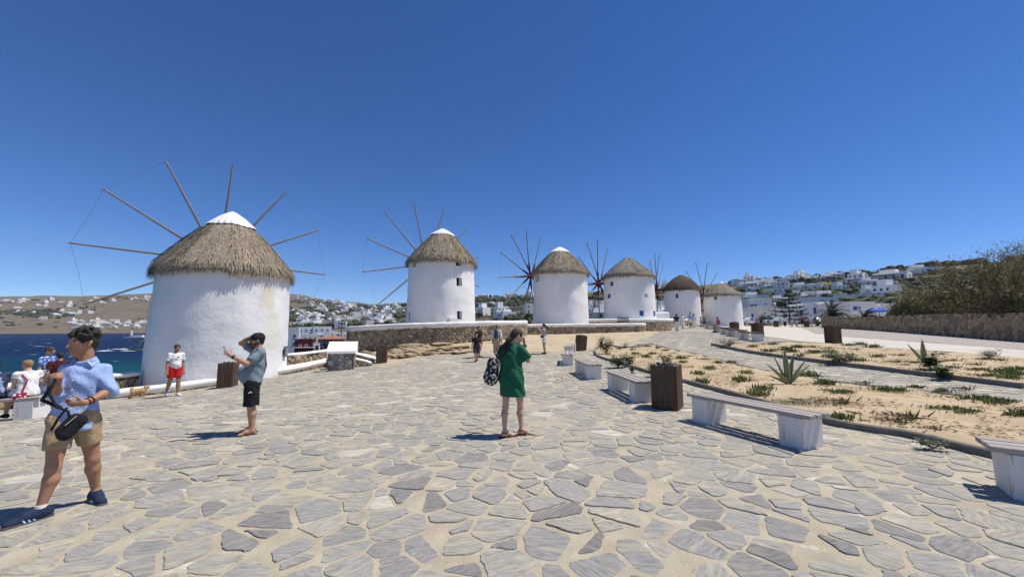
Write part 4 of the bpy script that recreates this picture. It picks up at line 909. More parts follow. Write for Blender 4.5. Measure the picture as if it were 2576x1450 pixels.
p = G(*zB(1268, 250)); agave('smaller agave with two upright leaves and flopped ones in the far bed', p+Vector((0, 0, .04)), [(-.8,.2,58,1.,.05),(.1,.1,84,1.05,0),(.3,-.4,40,.5,.5),(.95,.1,8,1.3,.3),(.9,.4,5,1.15,.2),(-.95,.1,6,.9,.2),(.1,-.9,20,.5,.4)], .8)
# leafy shrubs and weeds
M['leaf'] = pm('shrub_leaf', (.055,.095,.03), (.035,.065,.02), 6, .55, tone=((.5,.55,.5),(1,1,1),(1.6,1.5,1.1)))
M['leafgrey'] = pm('grey_green_leaf', (.12,.15,.09), (.085,.11,.065), 6, .7, tone=((.6,.65,.6),(1,1,1),(1.4,1.4,1.2)))
M['twig'] = pm('dry_twig', (.19,.12,.07), (.13,.085,.05), 8, .9, tone=(.6, 1.4))
def shrub(label, p, W, D, H, n, mat, sz, seed, twigs=8, name='shrub', cat='shrub', group=None, flatt=.3):
    rng = random.Random(seed); t = thing(name, label, cat, p, 0, group); q = MB(); tips = []
    for k in range(twigs):
        a = rng.uniform(0, 6.28); e = Vector((math.cos(a)*W*rng.uniform(.2, .9), math.sin(a)*D*rng.uniform(.2, .9), H*rng.uniform(.5, 1))); q.tube([(0, 0, -.02), e*.5+Vector((0, 0, H*.12)), e], [.012*H+.004, .009*H+.003, .003], 4, 0, rng.random()); tips.append(e)
    q.build('stems', M['twig'], t); q = MB()
    for k in range(n):
        e = rng.choice(tips)*rng.uniform(.35, 1.05); c = e+Vector((rng.gauss(0, W*.2), rng.gauss(0, D*.2), rng.gauss(0, H*.12))); c.z = max(.01, c.z)
        a = rng.uniform(0, 6.28); d = Vector((math.cos(a), math.sin(a), rng.uniform(-.3, .8))).normalized(); sd = d.cross(Vector((rng.uniform(-flatt, flatt), rng.uniform(-flatt, flatt), 1))).normalized(); L = sz*rng.uniform(.6, 1.4); w_ = L*.36
        q.add([c, c+d*L*.5-sd*w_, c+d*L, c+d*L*.5+sd*w_], [(0, 1, 2, 3)], 0, rng.random())
    o = q.build('foliage', mat, t); o['kind'] = 'stuff'; return t
for k, (pt, W, D, H, n, m, sz, lb) in enumerate(((zA(490,300),.42,.4,.85,900,'leaf',.085,'tall dark green shrub at the tip of the near bed'),(zA(590,420),.55,.35,.45,900,'leaf',.075,'broad leafy green plant beside the third bench'),(zA(700,405),.3,.25,.35,350,'leaf',.07,'small leafy plant right of the broad green one'),(zA(1010,405),.35,.3,.5,500,'leaf',.06,'leafy plant half hidden behind the large near bin'),(zA(890,500),.2,.2,.5,260,'leaf',.06,'light green weed at the left side of the large near bin'),(zA(715,465),.22,.2,.25,220,'leaf',.06,'low leafy weed behind the bench next to the bin'),
  (zA(2200,345),.25,.25,.3,260,'leaf',.06,'small bright green weed on the kerb of the far bed'),(zB(610,262),.75,.5,.42,1300,'leafgrey',.07,'wide grey green bush spilling over the kerb of the far bed'),(zB(1340,315),.3,.25,.5,420,'leaf',.1,'dark green leafy plant right of the smaller agave'),(zB(1410,378),.38,.25,.35,420,'leaf',.1,'dark green leafy plant hanging over the far kerb'),(zB(1790,215),.38,.35,.34,700,'leafgrey',.045,'rounded grassy green bush by the road in the far bed'),(zB(1340,945),.22,.12,.12,320,'leafgrey',.035,'little silvery weed at the foot of the near kerb'),(zA(645,185),.4,.3,.4,260,'leafgrey',.05,'thin straggly weed at the far tip of the near bed'))):
    p = G(*pt); shrub(lb, p+Vector((0, 0, .03)), W, D, H, n, M[m], sz, 40+k)
p = G(*z6(1060,1300)); shrub('dry brown twiggy bush at the left tip of the far bed', p+Vector((0, 0, .03)), .8, .4, .5, 500, M['twig'], .06, 77, 30)
p = G(*zA(450, 235)); shrub('dry brown twigs beside the dark green shrub', p+Vector((0, 0, .03)), .35, .3, .75, 160, M['twig'], .04, 78, 24)
# thin dry grass patch and pebbles in the near bed
def scatter(name, label, n, fn, mat, parent):
    q = MB()
    for k in range(n): fn(q)
    o = q.build(name, mat, parent); o['kind'] = 'stuff'; return o
pg = G(*zA(2150, 745)); rg = random.Random(5)
def grs(q):
    x, y = pg.x+rg.gauss(0, .42), pg.y+rg.gauss(0, .22); z = gz0(x, y)+.05; a = rg.uniform(0, 6.28); L = rg.uniform(.02, .06); d = Vector((math.cos(a)*.5, math.sin(a)*.5, 1))*L; s = Vector((-math.sin(a), math.cos(a), 0))*.003; b = Vector((x, y, z)); q.add([b-s, b+s, b+d], [(0, 1, 2)], 0, rg.random())
def gz0(x, y, _c={}):
    k = (round(x*4), round(y*4))
    if k not in _c: _c[k] = gz(x, y)
    return _c[k]
scatter('dry_grass', '', 1800, grs, M['leafgrey'], bed1)
def peb(bed, lo, hi):
    xs = [p[0] for p in bed]; ys = [p[1] for p in bed]
    def f(q):
        for _ in range(30):
            x, y = rg.uniform(min(xs), min(max(xs), 20)), rg.uniform(min(ys), max(ys))
            if inpoly(x, y, bed) and abs(x) < 1.4*y+1: break
        s = rg.uniform(lo, hi)*(1 if rg.random() < .93 else 2.2); z = gz0(x, y)+.05; a = rg.uniform(0, 3)
        q.add([(x+s*math.cos(a+i*1.57)*(1 if i % 2 else .7), y+s*math.sin(a+i*1.57)*(1 if i % 2 else .7), z) for i in range(4)]+[(x, y, z+s*.7)], [(0,1,4),(1,2,4),(2,3,4),(3,0,4)], 0, rg.random())
    return f
scatter('pebbles', '', 1500, peb(BED1, .008, .02), M['rock'], bed1); scatter('pebbles', '', 700, peb(BED2, .012, .03), M['rock'], bed2)

def lit(bed, n):
    f0 = peb(bed, .01, .02)
    def f(q):
        t_ = MB(); f0(t_); x, y, z = t_.v[4]; a = rg.uniform(0, 6.28); L = rg.uniform(.03, .13); d = Vector((math.cos(a), math.sin(a), rg.uniform(-.05, .25)))*L; s = Vector((-math.sin(a), math.cos(a), 0))*.004; b = Vector((x, y, z))
        if mnoise.noise(Vector((x*.9, y*.9, 4))) < .05: return
        q.add([b-s, b+s, b+d*.5+s+Vector((0, 0, .012)), b+d], [(0, 1, 2), (0, 2, 3)], 0, rg.random())
    return f
scatter('plant_litter', '', 5000, lit(BED1, 0), M['icedry'], bed1); scatter('plant_litter', '', 2200, lit(BED2, 0), M['icedry'], bed2)
# ================================================================ town and hillside
M['hwhite'] = pm('house_white', (.80,.79,.77), (.74,.73,.71), .4, .85)
M['hgrey'] = pm('house_grey_stone', (.30,.27,.22), (.22,.20,.16), .5, .9)
M['hcream'] = pm('house_cream', (.72,.69,.62), (.66,.63,.56), .4, .85)
M['wdark'] = pm('window_dark', (.045,.05,.06), (.03,.033,.04), 1, .25)
def proto_house(seed, w_, d_, h_, mats):
    rng = random.Random(seed); q = MB(); blocks = [(0, 0, w_, d_, h_)]
    if seed % 3 != 1: blocks.append((rng.choice((-1, 1))*w_*.42, -d_*.25, w_*rng.uniform(.45, .7), d_*.7, h_*rng.uniform(.5, .62)))
    if seed % 2 == 0: blocks.append((rng.uniform(-.2, .2)*w_, d_*.1, w_*.5, d_*.6, h_*1.5))
    for (x, y, a, b, h) in blocks:
        q.box((x, y, h/2-2.5), (a, b, h+5), 0, 0); q.box((x, y-b/2+.15, h+.2), (a+.04, .3, .42), 0, 0); q.box((x-a/2+.15, y, h+.2), (.3, b-.7, .4), 0, 0); q.box((x+a/2-.15, y, h+.2), (.3, b-.7, .4), 0, 0)
        fl = 1 if h < 4.6 else 2; n = max(1, int(a/2.6))
        for f in range(fl):
            for i in range(n):
                if rng.random() < .2: continue
                wx = x-a/2+a*(i+.5)/n; door = f == 0 and rng.random() < .3; ww, wh = (1.0, 2.1) if door else (rng.choice((.9, 1.1, 1.6)), 1.25)
                zc = (1.05 if door else 1.6)+f*2.9
                if zc+.7 > h: continue
                q.box((wx, y-b/2-.01, zc), (ww, .08, wh), 0, 1 if rng.random() < .8 else 2)
        for sx in (-1, 1): q.box((x+sx*(a/2+.01), y, 1.6), (.08, 1.1, 1.2), 0, 1)
    if seed % 4 == 0: q.box((-w_*.1, -d_*.5-2, 2.5), (w_*.8, 3.6, .16), 0, 0); [q.box((-w_*.1+k*w_*.36, -d_*.5-3.6, 0), (.3, .3, 5), 0, 0) for k in (-1, 0, 1)]
    q.box((0, -d_*.5-4.5, -1.6), (w_*1.7, .5, 2.6), 0, 3)
    return q, mats
PH = []
for s in range(10):
    rr = random.Random(100+s); q, m = proto_house(s, rr.uniform(7.5, 13), rr.uniform(6, 9), rr.choice((3.3, 3.4, 6.1, 6.3)), [M['hwhite'] if s != 7 else M['hcream'], M['wdark'], M['blue'], M['hgrey']])
    o = q.build('house', m); PH.append(o.data); bpy.data.objects.remove(o)
rh = random.Random(17); HOUSES = []
def hhouse(u, v, s, label, group, vi=None, rot=None):
    p = hillhit(u, v)
    if p is None or p.z < SEA+.6: return None
    for q in HOUSES:
        if (q-p).length < 6.5*s: return None
    HOUSES.append(p.copy()); me = PH[rh.randrange(10) if vi is None else vi]; o = link('house', me, None, p); o.rotation_euler[2] = -math.atan2(p.x, p.y)+(rh.gauss(0, .45) if rot is None else rot); o.scale = (s, s, s); tag(o, label, 'house', group); return o
def region(n, fu, fv, s, label, group):
    k = 0
    for _ in range(n*8):
        if k >= n: break
        u = fu(); v = fv(u)
        if hhouse(u, v, s*rh.uniform(.8, 1.25), label, group): k += 1
U = rh.uniform; sky_v = lambda u: float(np.interp(u, SU, SV))
region(26, lambda: U(-40, 372), lambda u: sky_v(u)+abs(rh.gauss(14, 7)), 1.35, 'tiny white house along the upper slope of the brown hill across the bay', 'houses high on the brown hill')
region(14, lambda: rh.gauss(120, 45), lambda u: rh.gauss(786, 6), 1.4, 'tiny white house in the green patch halfway down the brown hill', 'houses in the green patch across the bay')
region(30, lambda: U(150, 375), lambda u: U(803, 826), 1.4, 'tiny white house near the harbour shore across the bay', 'houses by the far harbour')
region(14, lambda: U(735, 900), lambda u: sky_v(u)+abs(rh.gauss(5, 7)), 1.3, 'tiny white house near the crest of the brown hill behind the town', 'houses near the brown crest')
gl1 = 'small white flat roofed house on the town hillside between the first two windmills'; gg = 'white houses between the first two windmills'
region(50, lambda: U(738, 1018), lambda u: U(sky_v(u)+8, 800), 1.0, gl1, gg)
region(50, lambda: U(738, 1018), lambda u: rh.triangular(775, 826, 812), .95, gl1, gg)
region(14, lambda: rh.gauss(960, 30), lambda u: rh.uniform(768, 800), 1.05, gl1, gg)
region(9, lambda: U(1200, 1338), lambda u: sky_v(u)+abs(rh.gauss(3, 4)), 1.0, 'white house on the skyline between the second and third windmills', 'skyline houses behind the third windmill')
region(5, lambda: U(1200, 1340), lambda u: U(755, 800), .9, 'white house low on the scrubby slope between the second and third windmills', 'houses on the scrubby slope')
region(14, lambda: U(1482, 1518), lambda u: U(770, 800), .8, 'white house crowded in the gap between the third and fourth windmills', 'houses between the third and fourth windmills')
region(8, lambda: U(1650, 1672), lambda u: U(760, 800), .8, 'white house glimpsed between the fourth and fifth windmills', 'houses between the fourth and fifth windmills')
region(12, lambda: U(1200, 2100), lambda u: sky_v(u)+U(1, 4), 1.1, 'white house on the ridge line behind the windmills', 'houses on the ridge line')
for u, v, s, vi in ((2160,697,1.2,0),(2245,704,1.7,4),(2275,702,1.5,2),(2320,689,1.6,6),(2155,712,1.3,8),(2185,719,1.3,2),(2212,719,1.2,5),(1965,729,1.2,1),(1990,728,1.25,4),(2020,729,1.3,6),(2050,728,1.2,9),(1962,710,1.2,5),(1985,709,1.2,2),(2008,708,1.2,8),(2032,708,1.2,4),(2056,706,1.2,6),(2080,703,1.2,0),(1868,722,1.1,2),(1888,720,1.1,4),(1912,718,1.2,6),(1925,714,1.2,0),(1940,727,1.2,8),(1905,731,1.2,3),(2045,757,1.0,4),(2085,758,1.1,6),(1850,718,1,1),(2120,690,1.1,2),(2100,694,1.1,5),(1960,765,.9,2),(2000,766,.9,5)):
    hhouse(u, v, s, 'white house among dark trees on the right hillside below the ridge', 'white houses on the right hillside', vi, rh.uniform(-.35, .35))
region(10, lambda: U(1870, 2240), lambda u: U(735, 775), .9, 'white house low on the right hillside above the car park', 'lower houses on the right hillside')
# scrub and trees as one mass on the slopes, dry stone terrace walls
def hill_scrub():
    rg = random.Random(31); V = []; Fc = []; T = []
    def blob(p, s, tn):
        b = len(V); n1 = 6
        for j, (r, z) in enumerate(((.75, -.2), (1.0, .35), (.7, .8))):
            for i in range(n1):
                a = i*6.283/n1+j*.5; k = rg.uniform(.65, 1.25); V.append((p.x+s*r*k*math.cos(a), p.y+s*r*k*math.sin(a), p.z+s*z*rg.uniform(.8, 1.2)))
        V.append((p.x, p.y, p.z+s*1.05))
        for j in range(2):
            for i in range(n1): a, c, d, e = b+j*n1+i, b+j*n1+(i+1) % n1, b+j*n1+n1+(i+1) % n1, b+j*n1+n1+i; Fc.append((a, c, d)); T.append(tn+rg.uniform(-.2, .2)); Fc.append((a, d, e)); T.append(tn+rg.uniform(-.2, .2))
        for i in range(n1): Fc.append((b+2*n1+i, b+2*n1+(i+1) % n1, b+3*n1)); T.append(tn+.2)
    def put(n, fu, fv, lo, hi, dens=None):
        for _ in range(n):
            u = fu(); v = fv(u); p = hillhit(u, v)
            if p is None or p.z < SEA+1: continue
            if dens is not None and mnoise.noise(Vector((p.x*.012, p.y*.012, p.z*.02))) < dens: continue
            s = rg.uniform(lo, hi)
            for _ in range(rg.randint(1, 5)): blob(p+Vector((rg.gauss(0, s*1.4), rg.gauss(0, s*1.2), 0)), s*rg.uniform(.6, 1.2), rg.uniform(.25, .8))
    put(1300, lambda: rg.uniform(735, 1025), lambda u: rg.uniform(sky_v(u)+6, 822), 1.6, 4.2, -.05)
    put(260, lambda: rg.uniform(1195, 1345), lambda u: rg.uniform(sky_v(u), 806), 1.4, 3.6, -.1)
    put(130, lambda: rg.uniform(1480, 1680), lambda u: rg.uniform(sky_v(u), 800), 1.6, 3.5)
    put(900, lambda: rg.uniform(1820, 2600), lambda u: rg.uniform(sky_v(u), 782), 1.5, 3.8, -.12)
    put(60, lambda: rg.uniform(1850, 2600), lambda u: sky_v(u)+rg.uniform(0, 3), 3, 5.5)
    put(90, lambda: rg.gauss(110, 40), lambda u: rg.gauss(789, 5), 3, 7); put(200, lambda: rg.uniform(0, 375), lambda u: rg.uniform(sky_v(u)+3, 826), 2.5, 5, .15)
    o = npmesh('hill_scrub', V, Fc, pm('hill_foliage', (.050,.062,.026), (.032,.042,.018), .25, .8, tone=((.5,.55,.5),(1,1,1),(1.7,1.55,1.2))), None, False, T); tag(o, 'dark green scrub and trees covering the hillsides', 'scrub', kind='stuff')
    q = MB()
    for _ in range(190):
        u = rg.choice((rg.uniform(1195, 1345), rg.uniform(1830, 2350), rg.uniform(1830, 2350), rg.uniform(740, 1020))); v = rg.uniform(sky_v(u)+6, 795); p = hillhit(u, v)
        if p is None or p.y < 130: continue
        a = -math.atan2(p.x, p.y)+rg.gauss(0, .25); L = rg.uniform(10, 40); d = Vector((math.cos(a), math.sin(a), 0)); pts = []
        for i in range(6):
            c = p+d*L*(i/5-.5); z = hillz(c.x, c.y)
            if z: pts.append(Vector((c.x, c.y, z+.3)))
        if len(pts) > 2:
            for a_, b_ in zip(pts, pts[1:]):
                m_ = (a_+b_)/2; q.box((m_.x, m_.y, m_.z), ((b_-a_).length*1.02, .7, 1.5), math.atan2(b_.y-a_.y, b_.x-a_.x), 0)
    q.build('terrace_walls', M['hgrey'], hills)['kind'] = 'stuff'
hill_scrub()
# ---------------------------------------------------------------- nearer buildings with their own doors and windows
def building(label, u0, u1, vt, Y, dp, ops=(), mat='hwhite', zb=None, rim=.25, rz=0, roof=None, name='house', cat='house', extra=()):
    a = at(u0, vt, Y); b = at(u1, vt, Y); w_ = b.x-a.x; zt = a.z
    if zb is None: zb = (hillz((a.x+b.x)/2, Y+dp/2) or gz((a.x+b.x)/2, Y)); zb = min(zb, zt-2.2)
    t = thing(name, label, cat, ((a.x+b.x)/2, Y, zb), rz); H = zt-zb
    q = MB(); q.box((0, dp/2, H/2-1), (w_, dp, H+2)); q.build('wall', M[mat], t)
    if rim:
        q = MB(); e = .15
        q.box((0, e, H+rim/2), (w_+.06, .3, rim)); q.box((0, dp-e, H+rim/2), (w_+.06, .3, rim)); q.box((-w_/2+e, dp/2, H+rim/2-.004), (.3, dp-.62, rim)); q.box((w_/2-e, dp/2, H+rim/2-.004), (.3, dp-.62, rim)); q.build('parapet', M[mat], t)
    if roof: q = MB(); q.add([(-w_/2-.5,-.5,H),(w_/2+.5,-.5,H),(w_/2+.5,dp+.5,H),(-w_/2-.5,dp+.5,H),(-w_/2+dp*.4,dp/2,H+roof),(w_/2-dp*.4,dp/2,H+roof)], [(0,1,5,4),(2,3,4,5),(1,2,5),(3,0,4),(3,2,1,0)]); q.build('roof', M['tile'], t)
    for (x0, y0, x1, y1, kd) in ops:
        A = at(x0, y0, Y); B = at(x1, y1, Y); cx_ = (A.x+B.x)/2-t.location.x; cz_ = (A.z+B.z)/2-zb; ww = B.x-A.x; hh = A.z-B.z
        q = MB(); f = .09
        for sx in (-1, 1): q.box((cx_+sx*(ww/2-f/2), -.02, cz_), (f, .14, hh))
        for sz in (-1, 1): q.box((cx_, -.018, cz_+sz*(hh/2-f/2)), (ww-2*f, .13, f))
        fr = q.build('door' if kd == 'door' else 'window', M['blue'] if kd in ('blue', 'door') else M['white'], t)
        q = MB(); q.box((cx_, .0, cz_), (ww-2*f, .08, hh-2*f)); q.build('panel' if kd in ('blue', 'door') else 'pane', M['blue'] if kd in ('blue', 'door') else M['wdark'], fr)
    return t
M['tile'] = pm('orange_roof_tile', (.42,.15,.07), (.30,.10,.05), .9, .85); M['hblue'] = pm('house_pale_blue', (.66,.67,.67), (.60,.61,.61), .5, .85); M['hred'] = pm('house_dark_red', (.11,.018,.016), (.08,.014,.012), .6, .7); M['hdark'] = pm('dark_timber', (.045,.05,.065), (.03,.033,.04), .6, .6)
Z = lambda x, y: (1641.6+.17755*x, 643.7+.17755*y)
Zr = lambda x, y: (1931+.2499*x, 579.4+.2499*y)
def OZ(f, L): return [(*f(a, b), *f(c, d), k) for a, b, c, d, k in L]
gB = 1.9
building('grey white house with one dark window behind the round bush', 1916, 1957, 772, 84, 9, OZ(Z, [(1560,790,1602,826,'dark')]), zb=gB, mat='hcream')
building('long low white house with blue windows behind the monkey puzzle tree', 1957.5, 2044, 774, 85, 10, OZ(Z, [(1840,835,1895,868,'blue'),(1803,764,1826,788,'blue'),(1905,756,1937,786,'blue'),(2088,778,2118,832,'blue'),(2118,778,2206,832,'dark'),(2206,778,2238,832,'blue')]), zb=gB)
t = building('tall white house with a blue door and blue window above blue stair rails', 2045, 2083, 762, 82, 8, OZ(Z, [(2274,727,2310,815,'door'),(2352,727,2402,780,'blue')]), zb=gB)
q = MB()
for i in range(9): q.box((-1.2+i*.42, -1., 1.9-i*.22), (.42, 1.3, .22+.001*i))
q.build('stair', M['hwhite'], t); q = MB()
for s_ in range(9): q.tube([(-1.2+s_*.42, -1.6, 2-s_*.22), (-1.2+s_*.42, -1.6, 2.95-s_*.22)], .025, 5)
q.tube([(-1.3, -1.6, 3.0), (2.2, -1.6, 1.15)], .035, 5); q.build('stair_rail', M['blue'], t)
building('two storey white house with small bluish windows at the foot of the right hillside', 1891, 1941, 751, 118, 9, OZ(Z, [(1420,625,1440,648,'dark'),(1460,625,1482,648,'dark'),(1512,625,1534,648,'dark'),(1560,672,1620,690,'dark')]), zb=2.5)
building('white house with blue balcony doors in front of the two storey house', 1885, 1911, 760, 112, 7, OZ(Z, [(1388,680,1420,705,'blue'),(1440,680,1470,705,'blue'),(1390,712,1420,735,'dark'),(1450,712,1480,735,'dark')]), zb=2.5)
building('low white house with a blue door left of the round bush', 1868, 1906, 786, 80, 7, OZ(Z, [(1395,820,1426,868,'door'),(1310,842,1335,870,'dark')]), zb=gB)
building('low white house with flat roof behind the low house with the blue door', 1867, 1914, 779, 92, 8, OZ(Z, [(1330,785,1355,805,'dark')]), zb=gB, mat='hcream')
t = building('white house with two blue windows beside the blue umbrellas', 2137, 2201, 760.6, 74, 9, OZ(Zr, [(858,764,900,802,'blue'),(910,767,931,787,'blue')]), zb=gB)
q = MB(); q.lathe([(.02, 0), (.25, .04), (.42, .12), (.5, .22)], 16, capt=False); o = q.build('satellite_dish', M['white'], t, True, (-2.0, 2, 4.2)); o.rotation_euler = (R(60), 0, R(40))
building('low white house right of the blue umbrella house, half behind the trees', 2202, 2246, 765, 75, 8, OZ(Zr, [(1150,770,1172,792,'dark'),(1195,775,1220,795,'dark')]), zb=gB)
building('white house with a domed room behind the two palm trees', 2104, 2137, 762, 88, 8, OZ(Zr, [(745,760,770,780,'dark')]), zb=gB)
building('wide white villa with long terrace wall at mid slope', 2030, 2108, 748, 150, 9, OZ(Zr, [(450,690,470,702,'dark'),(520,690,560,702,'dark'),(620,690,640,702,'dark')]), zb=4)
# waterfront houses seen between the first windmill and the lectern
Z3 = lambda x, y: (708+.2249*x, 708+.2249*y)
gV = -11.4
building('pale blue waterfront house right beside the nearest windmill', 722, 750, 826, 121, 3.5, OZ(Z3, [(132,585,156,632,'dark'),(126,668,150,722,'dark')]), 'hblue', gV, rz=R(22))
t = building('dark red balconied waterfront house', 744, 784, 855, 114, 7, OZ(Z3, [(200,700,225,735,'dark'),(260,700,285,735,'dark')]), 'hred', gV, roof=None, rz=R(20))
q = MB(); q.box((0, -.6, .05), (5.2, 1.3, .12)); q.box((0, -.6, 2.6), (5.2, 1.3, .12)); q.build('balcony', M['hred'], t, loc=(0, 0, 2.6)); q = MB(); q.box((0, 3, 7.6), (5.4, 7.6, .14)); q.build('roof_slab', M['hwhite'], t)
building('low white waterfront house with dark openings between the red and the tiled houses', 779, 803, 864, 116, 7, OZ(Z3, [(330,710,365,770,'dark'),(375,710,410,770,'dark')]), 'hwhite', gV, rz=R(20))
t = building('waterfront house with orange tiled roof and dark timber balconies', 803, 858, 852, 118, 7, OZ(Z3, [(440,655,470,690,'dark'),(500,655,530,690,'dark'),(560,655,590,690,'dark'),(620,655,650,690,'dark'),(440,715,470,770,'dark'),(520,715,550,770,'dark')]), 'hdark', gV, rim=0, roof=.9, rz=R(18))
q = MB(); q.box((0, -.6, 2.4), (6.6, 1.2, .14)); q.build('balcony', M['hwhite'], t); q = MB(); q.box((.2, 3.2, 8.4-.2), (.9, .9, 1.3)); q.build('chimney', M['hdark'], t)
for i, (u0, u1, v, Y, lb) in enumerate(((751,790,823,150,'white flat roofed house behind the red waterfront house'),(790,832,822,152,'second white flat roofed house behind the waterfront, with dark windows'),(762,800,842,132,'cream house directly above the red waterfront house'),(800,812,838,136,'narrow white house above the tiled roof house'),(830,872,834,146,'white house at the foot of the pine by the waterfront'),(862,884,836,126,'white house next to the left end of the curved wall'))):
    wv = [(u0+(u1-u0)*f, v+4, u0+(u1-u0)*f+4, v+9, 'dark') for f in (.15, .45, .75)]
    building(lb, u0, u1, v, Y, 6, wv, 'hcream' if i == 2 else 'hwhite', gV, rz=R(26))
# ---------------------------------------------------------------- ships, pier, cars, umbrellas, poles
def ship(label, u0, u1, vdeck, vtop, dist, hullc):
    d = ray((u0+u1)/2, 830); k = dist/d.y; c = Vector((d.x*k, dist, SEA)); L = (u1-u0)/F*dist*.95; t = thing('ferry', label, 'ferry', c, -.25); q = MB(); hd = L*.06
    sec = [(-.5, .7, .9), (-.47, 1, 1), (.3, 1, 1), (.44, .6, 1.15), (.5, .05, 1.3)]; W = L*.075; V = []
    for x, b, h in sec: V += [(x*L, -W*b*.7, -1), (x*L, W*b*.7, -1), (x*L, W*b, hd*h), (x*L, -W*b, hd*h)]
    q.add(V, [(i*4+j, i*4+(j+1) % 4, i*4+4+(j+1) % 4, i*4+4+j) for i in range(4) for j in range(4)]+[(0,1,2,3), (16,17,18,19)]); q.build('hull', flat(hullc, (.02,.03,.09) if hullc == 'hull_navy' else (.05,.02,.05), .5), t)
    z = hd
    for i, (x0, x1) in enumerate(((-.46, .36), (-.44, .32), (-.40, .28), (-.3, .24), (.05, .2))):
        h = L*.028; q = MB(); q.box(((x0+x1)/2*L, 0, z+h/2), ((x1-x0)*L, W*(1.8-.12*i), h)); dk = q.build('deck', M['hwhite'], t); q = MB(); q.box(((x0+x1)/2*L, 0, z+h*.55), ((x1-x0)*L*.94, W*(1.8-.12*i)+.3, h*.3)); q.build('window_band', M['wdark'], dk); z += h
    q = MB(); q.lathe([(L*.02, 0), (L*.018, L*.05)], 10, (-.2*L, 0, z-L*.03)); q.build('funnel', flat('hull_navy', (.02,.03,.09), .5), t)
ship('white ferry with navy hull moored at the far harbour', 113, 162, 0, 0, 1480, 'hull_navy'); ship('second ferry with dark hull at the far harbour, left of the windmill', 283, 325, 0, 0, 1500, 'hull_plum')
d = ray(342, 850); k = (SEA-1.7)/d.z; t = thing('harbour_beacon', 'white harbour light on a pale pier head in the bay', 'beacon', (d.x*k, d.y*k, SEA)); q = MB(); q.box((0, 0, .4), (30, 6, 3)); q.build('pier', M['hcream'], t); q = MB(); q.box((2, 0, 3), (16, 3.5, 2.4)); q.build('house', M['hwhite'], t); q = MB(); q.lathe([(1.3, 0), (1.0, 5), (1.5, 5.2), (1.5, 5.8), (.9, 6), (.9, 7.6), (.1, 8.6)], 12, (-7, 0, 1.9)); q.build('tower', M['hwhite'], t)
def car(label, u, v, Y, rz, col, name):
    p = G(u, v); p = at(u, v, Y); p.z = gz(p.x, p.y)+.01; t = thing('car', label, 'car', p, rz); V = []; q = MB()
    prof = [(-2.1,.35),(-2.15,.75),(-1.95,.95),(-1.55,1.0),(-1.1,1.45),(.55,1.48),(1.2,.98),(1.95,.85),(2.1,.6),(2.1,.32)]; n = len(prof)
    for y, s in ((-.82, 1), (.82, 1)):
        for x, z in prof: V.append((x, y*(.86 if z > 1.2 else 1), z))
    q.add(V, [tuple(range(n-1, -1, -1)), tuple(range(n, 2*n))]+[(i, (i+1) % n, n+(i+1) % n, n+i) for i in range(n)]); o = q.build('body', flat(name, col, .3), t); bv = o.modifiers.new('b', 'BEVEL'); bv.width = .05; bv.segments = 2
    q = MB()
    for y in (-.79, .79): q.add([(-1.2, y*1.0, 1.03), (1.0, y, 1.03), (.45, y*.9, 1.38), (-.95, y*.9, 1.38)], [(0,1,2,3)])
    q.build('side_windows', M['wdark'], t); q = MB(); q.add([(1.12, -.7, 1.06), (1.12, .7, 1.06), (.6, .62, 1.45), (.6, -.62, 1.45)], [(0,1,2,3)]); q.add([(-1.5, -.7, 1.08), (-1.5, .7, 1.08), (-1.14, .62, 1.43), (-1.14, -.62, 1.43)], [(3,2,1,0)]); q.build('windscreen', M['wdark'], t)
    for x in (-1.3, 1.3):
        for y in (-.8, .8):
            q = MB(); q.tube([(x, y-.1, .31), (x, y+.1, .31)], .31, 14); w_ = q.build('wheel', flat('tyre', (.02,.02,.02), .8), t); q = MB(); q.tube([(x, y-.11, .31), (x, y+.11, .31)], .18, 10); q.build('rim', M['liner'], w_)
    return t
car('pale blue car parked behind the crowd', 1950, 818, 69, R(20), (.42,.52,.60), 'car_pale_blue'); car('dark blue car parked at the left end of the long wall', 2055, 819, 67, R(80), (.05,.10,.18), 'car_dark_blue'); car('white car parked at the far left of the car park', 1880, 816, 72, R(15), (.7,.7,.7), 'car_white')
for u, lb in ((2196, 'left blue parasol behind the long wall'), (2215, 'right blue parasol behind the long wall')):
    p = at(u, 785, 62); t = thing('parasol', lb, 'parasol', (p.x, p.y, 1.9)); z = at(u, 775, 62).z-1.9; q = MB(); q.tube([(0, 0, 0), (0, 0, z)], .03, 6); q.build('pole', M['white'], t); q = MB(); q.lathe([(1.0, -.55), (1.02, -.42), (.55, -.15), (.02, .05)], 8, (0, 0, z), capb=False); q.build('canopy', flat('parasol_blue', (.02,.10,.52), .8), t)
for i, (x, y0, y1) in enumerate(((690,420,448),(785,408,436),(888,402,430),(1062,405,430),(1103,388,425),(1438,340,372))):
    u, vb = Zr(x, y1+6); _, vt_ = Zr(x, y0); p = hillhit(u, vb) or hillhit(u, vb+4)
    if p is None: continue
    h = (vb-vt_)/F*p.y*1.0; t = thing('utility_pole', 'thin utility pole on the right ridge line', 'pole', p, 0, 'utility poles on the ridge'); q = MB(); q.tube([(0, 0, -1), (0, 0, h)], [.3, .22], 6); q.build('post', M['hgrey'], t); q = MB(); q.box((0, 0, h*.9), (3.2, .25, .3)); q.build('crossarm', M['hgrey'], t)
p = at(*Z(1742, 905), 78); t = thing('street_lamp', 'street lamp and backboard post in front of the grey white house', 'lamp', (p.x, p.y, 1.9)); q = MB(); q.tube([(0, 0, 0), (0, 0, 4.2)], .06, 8); q.build('post', M['hdark'], t); q = MB(); q.lathe([(.08, 4.2), (.22, 4.6), (.25, 4.9), (.05, 5.1)], 10); q.build('lamp_head', M['white'], t)
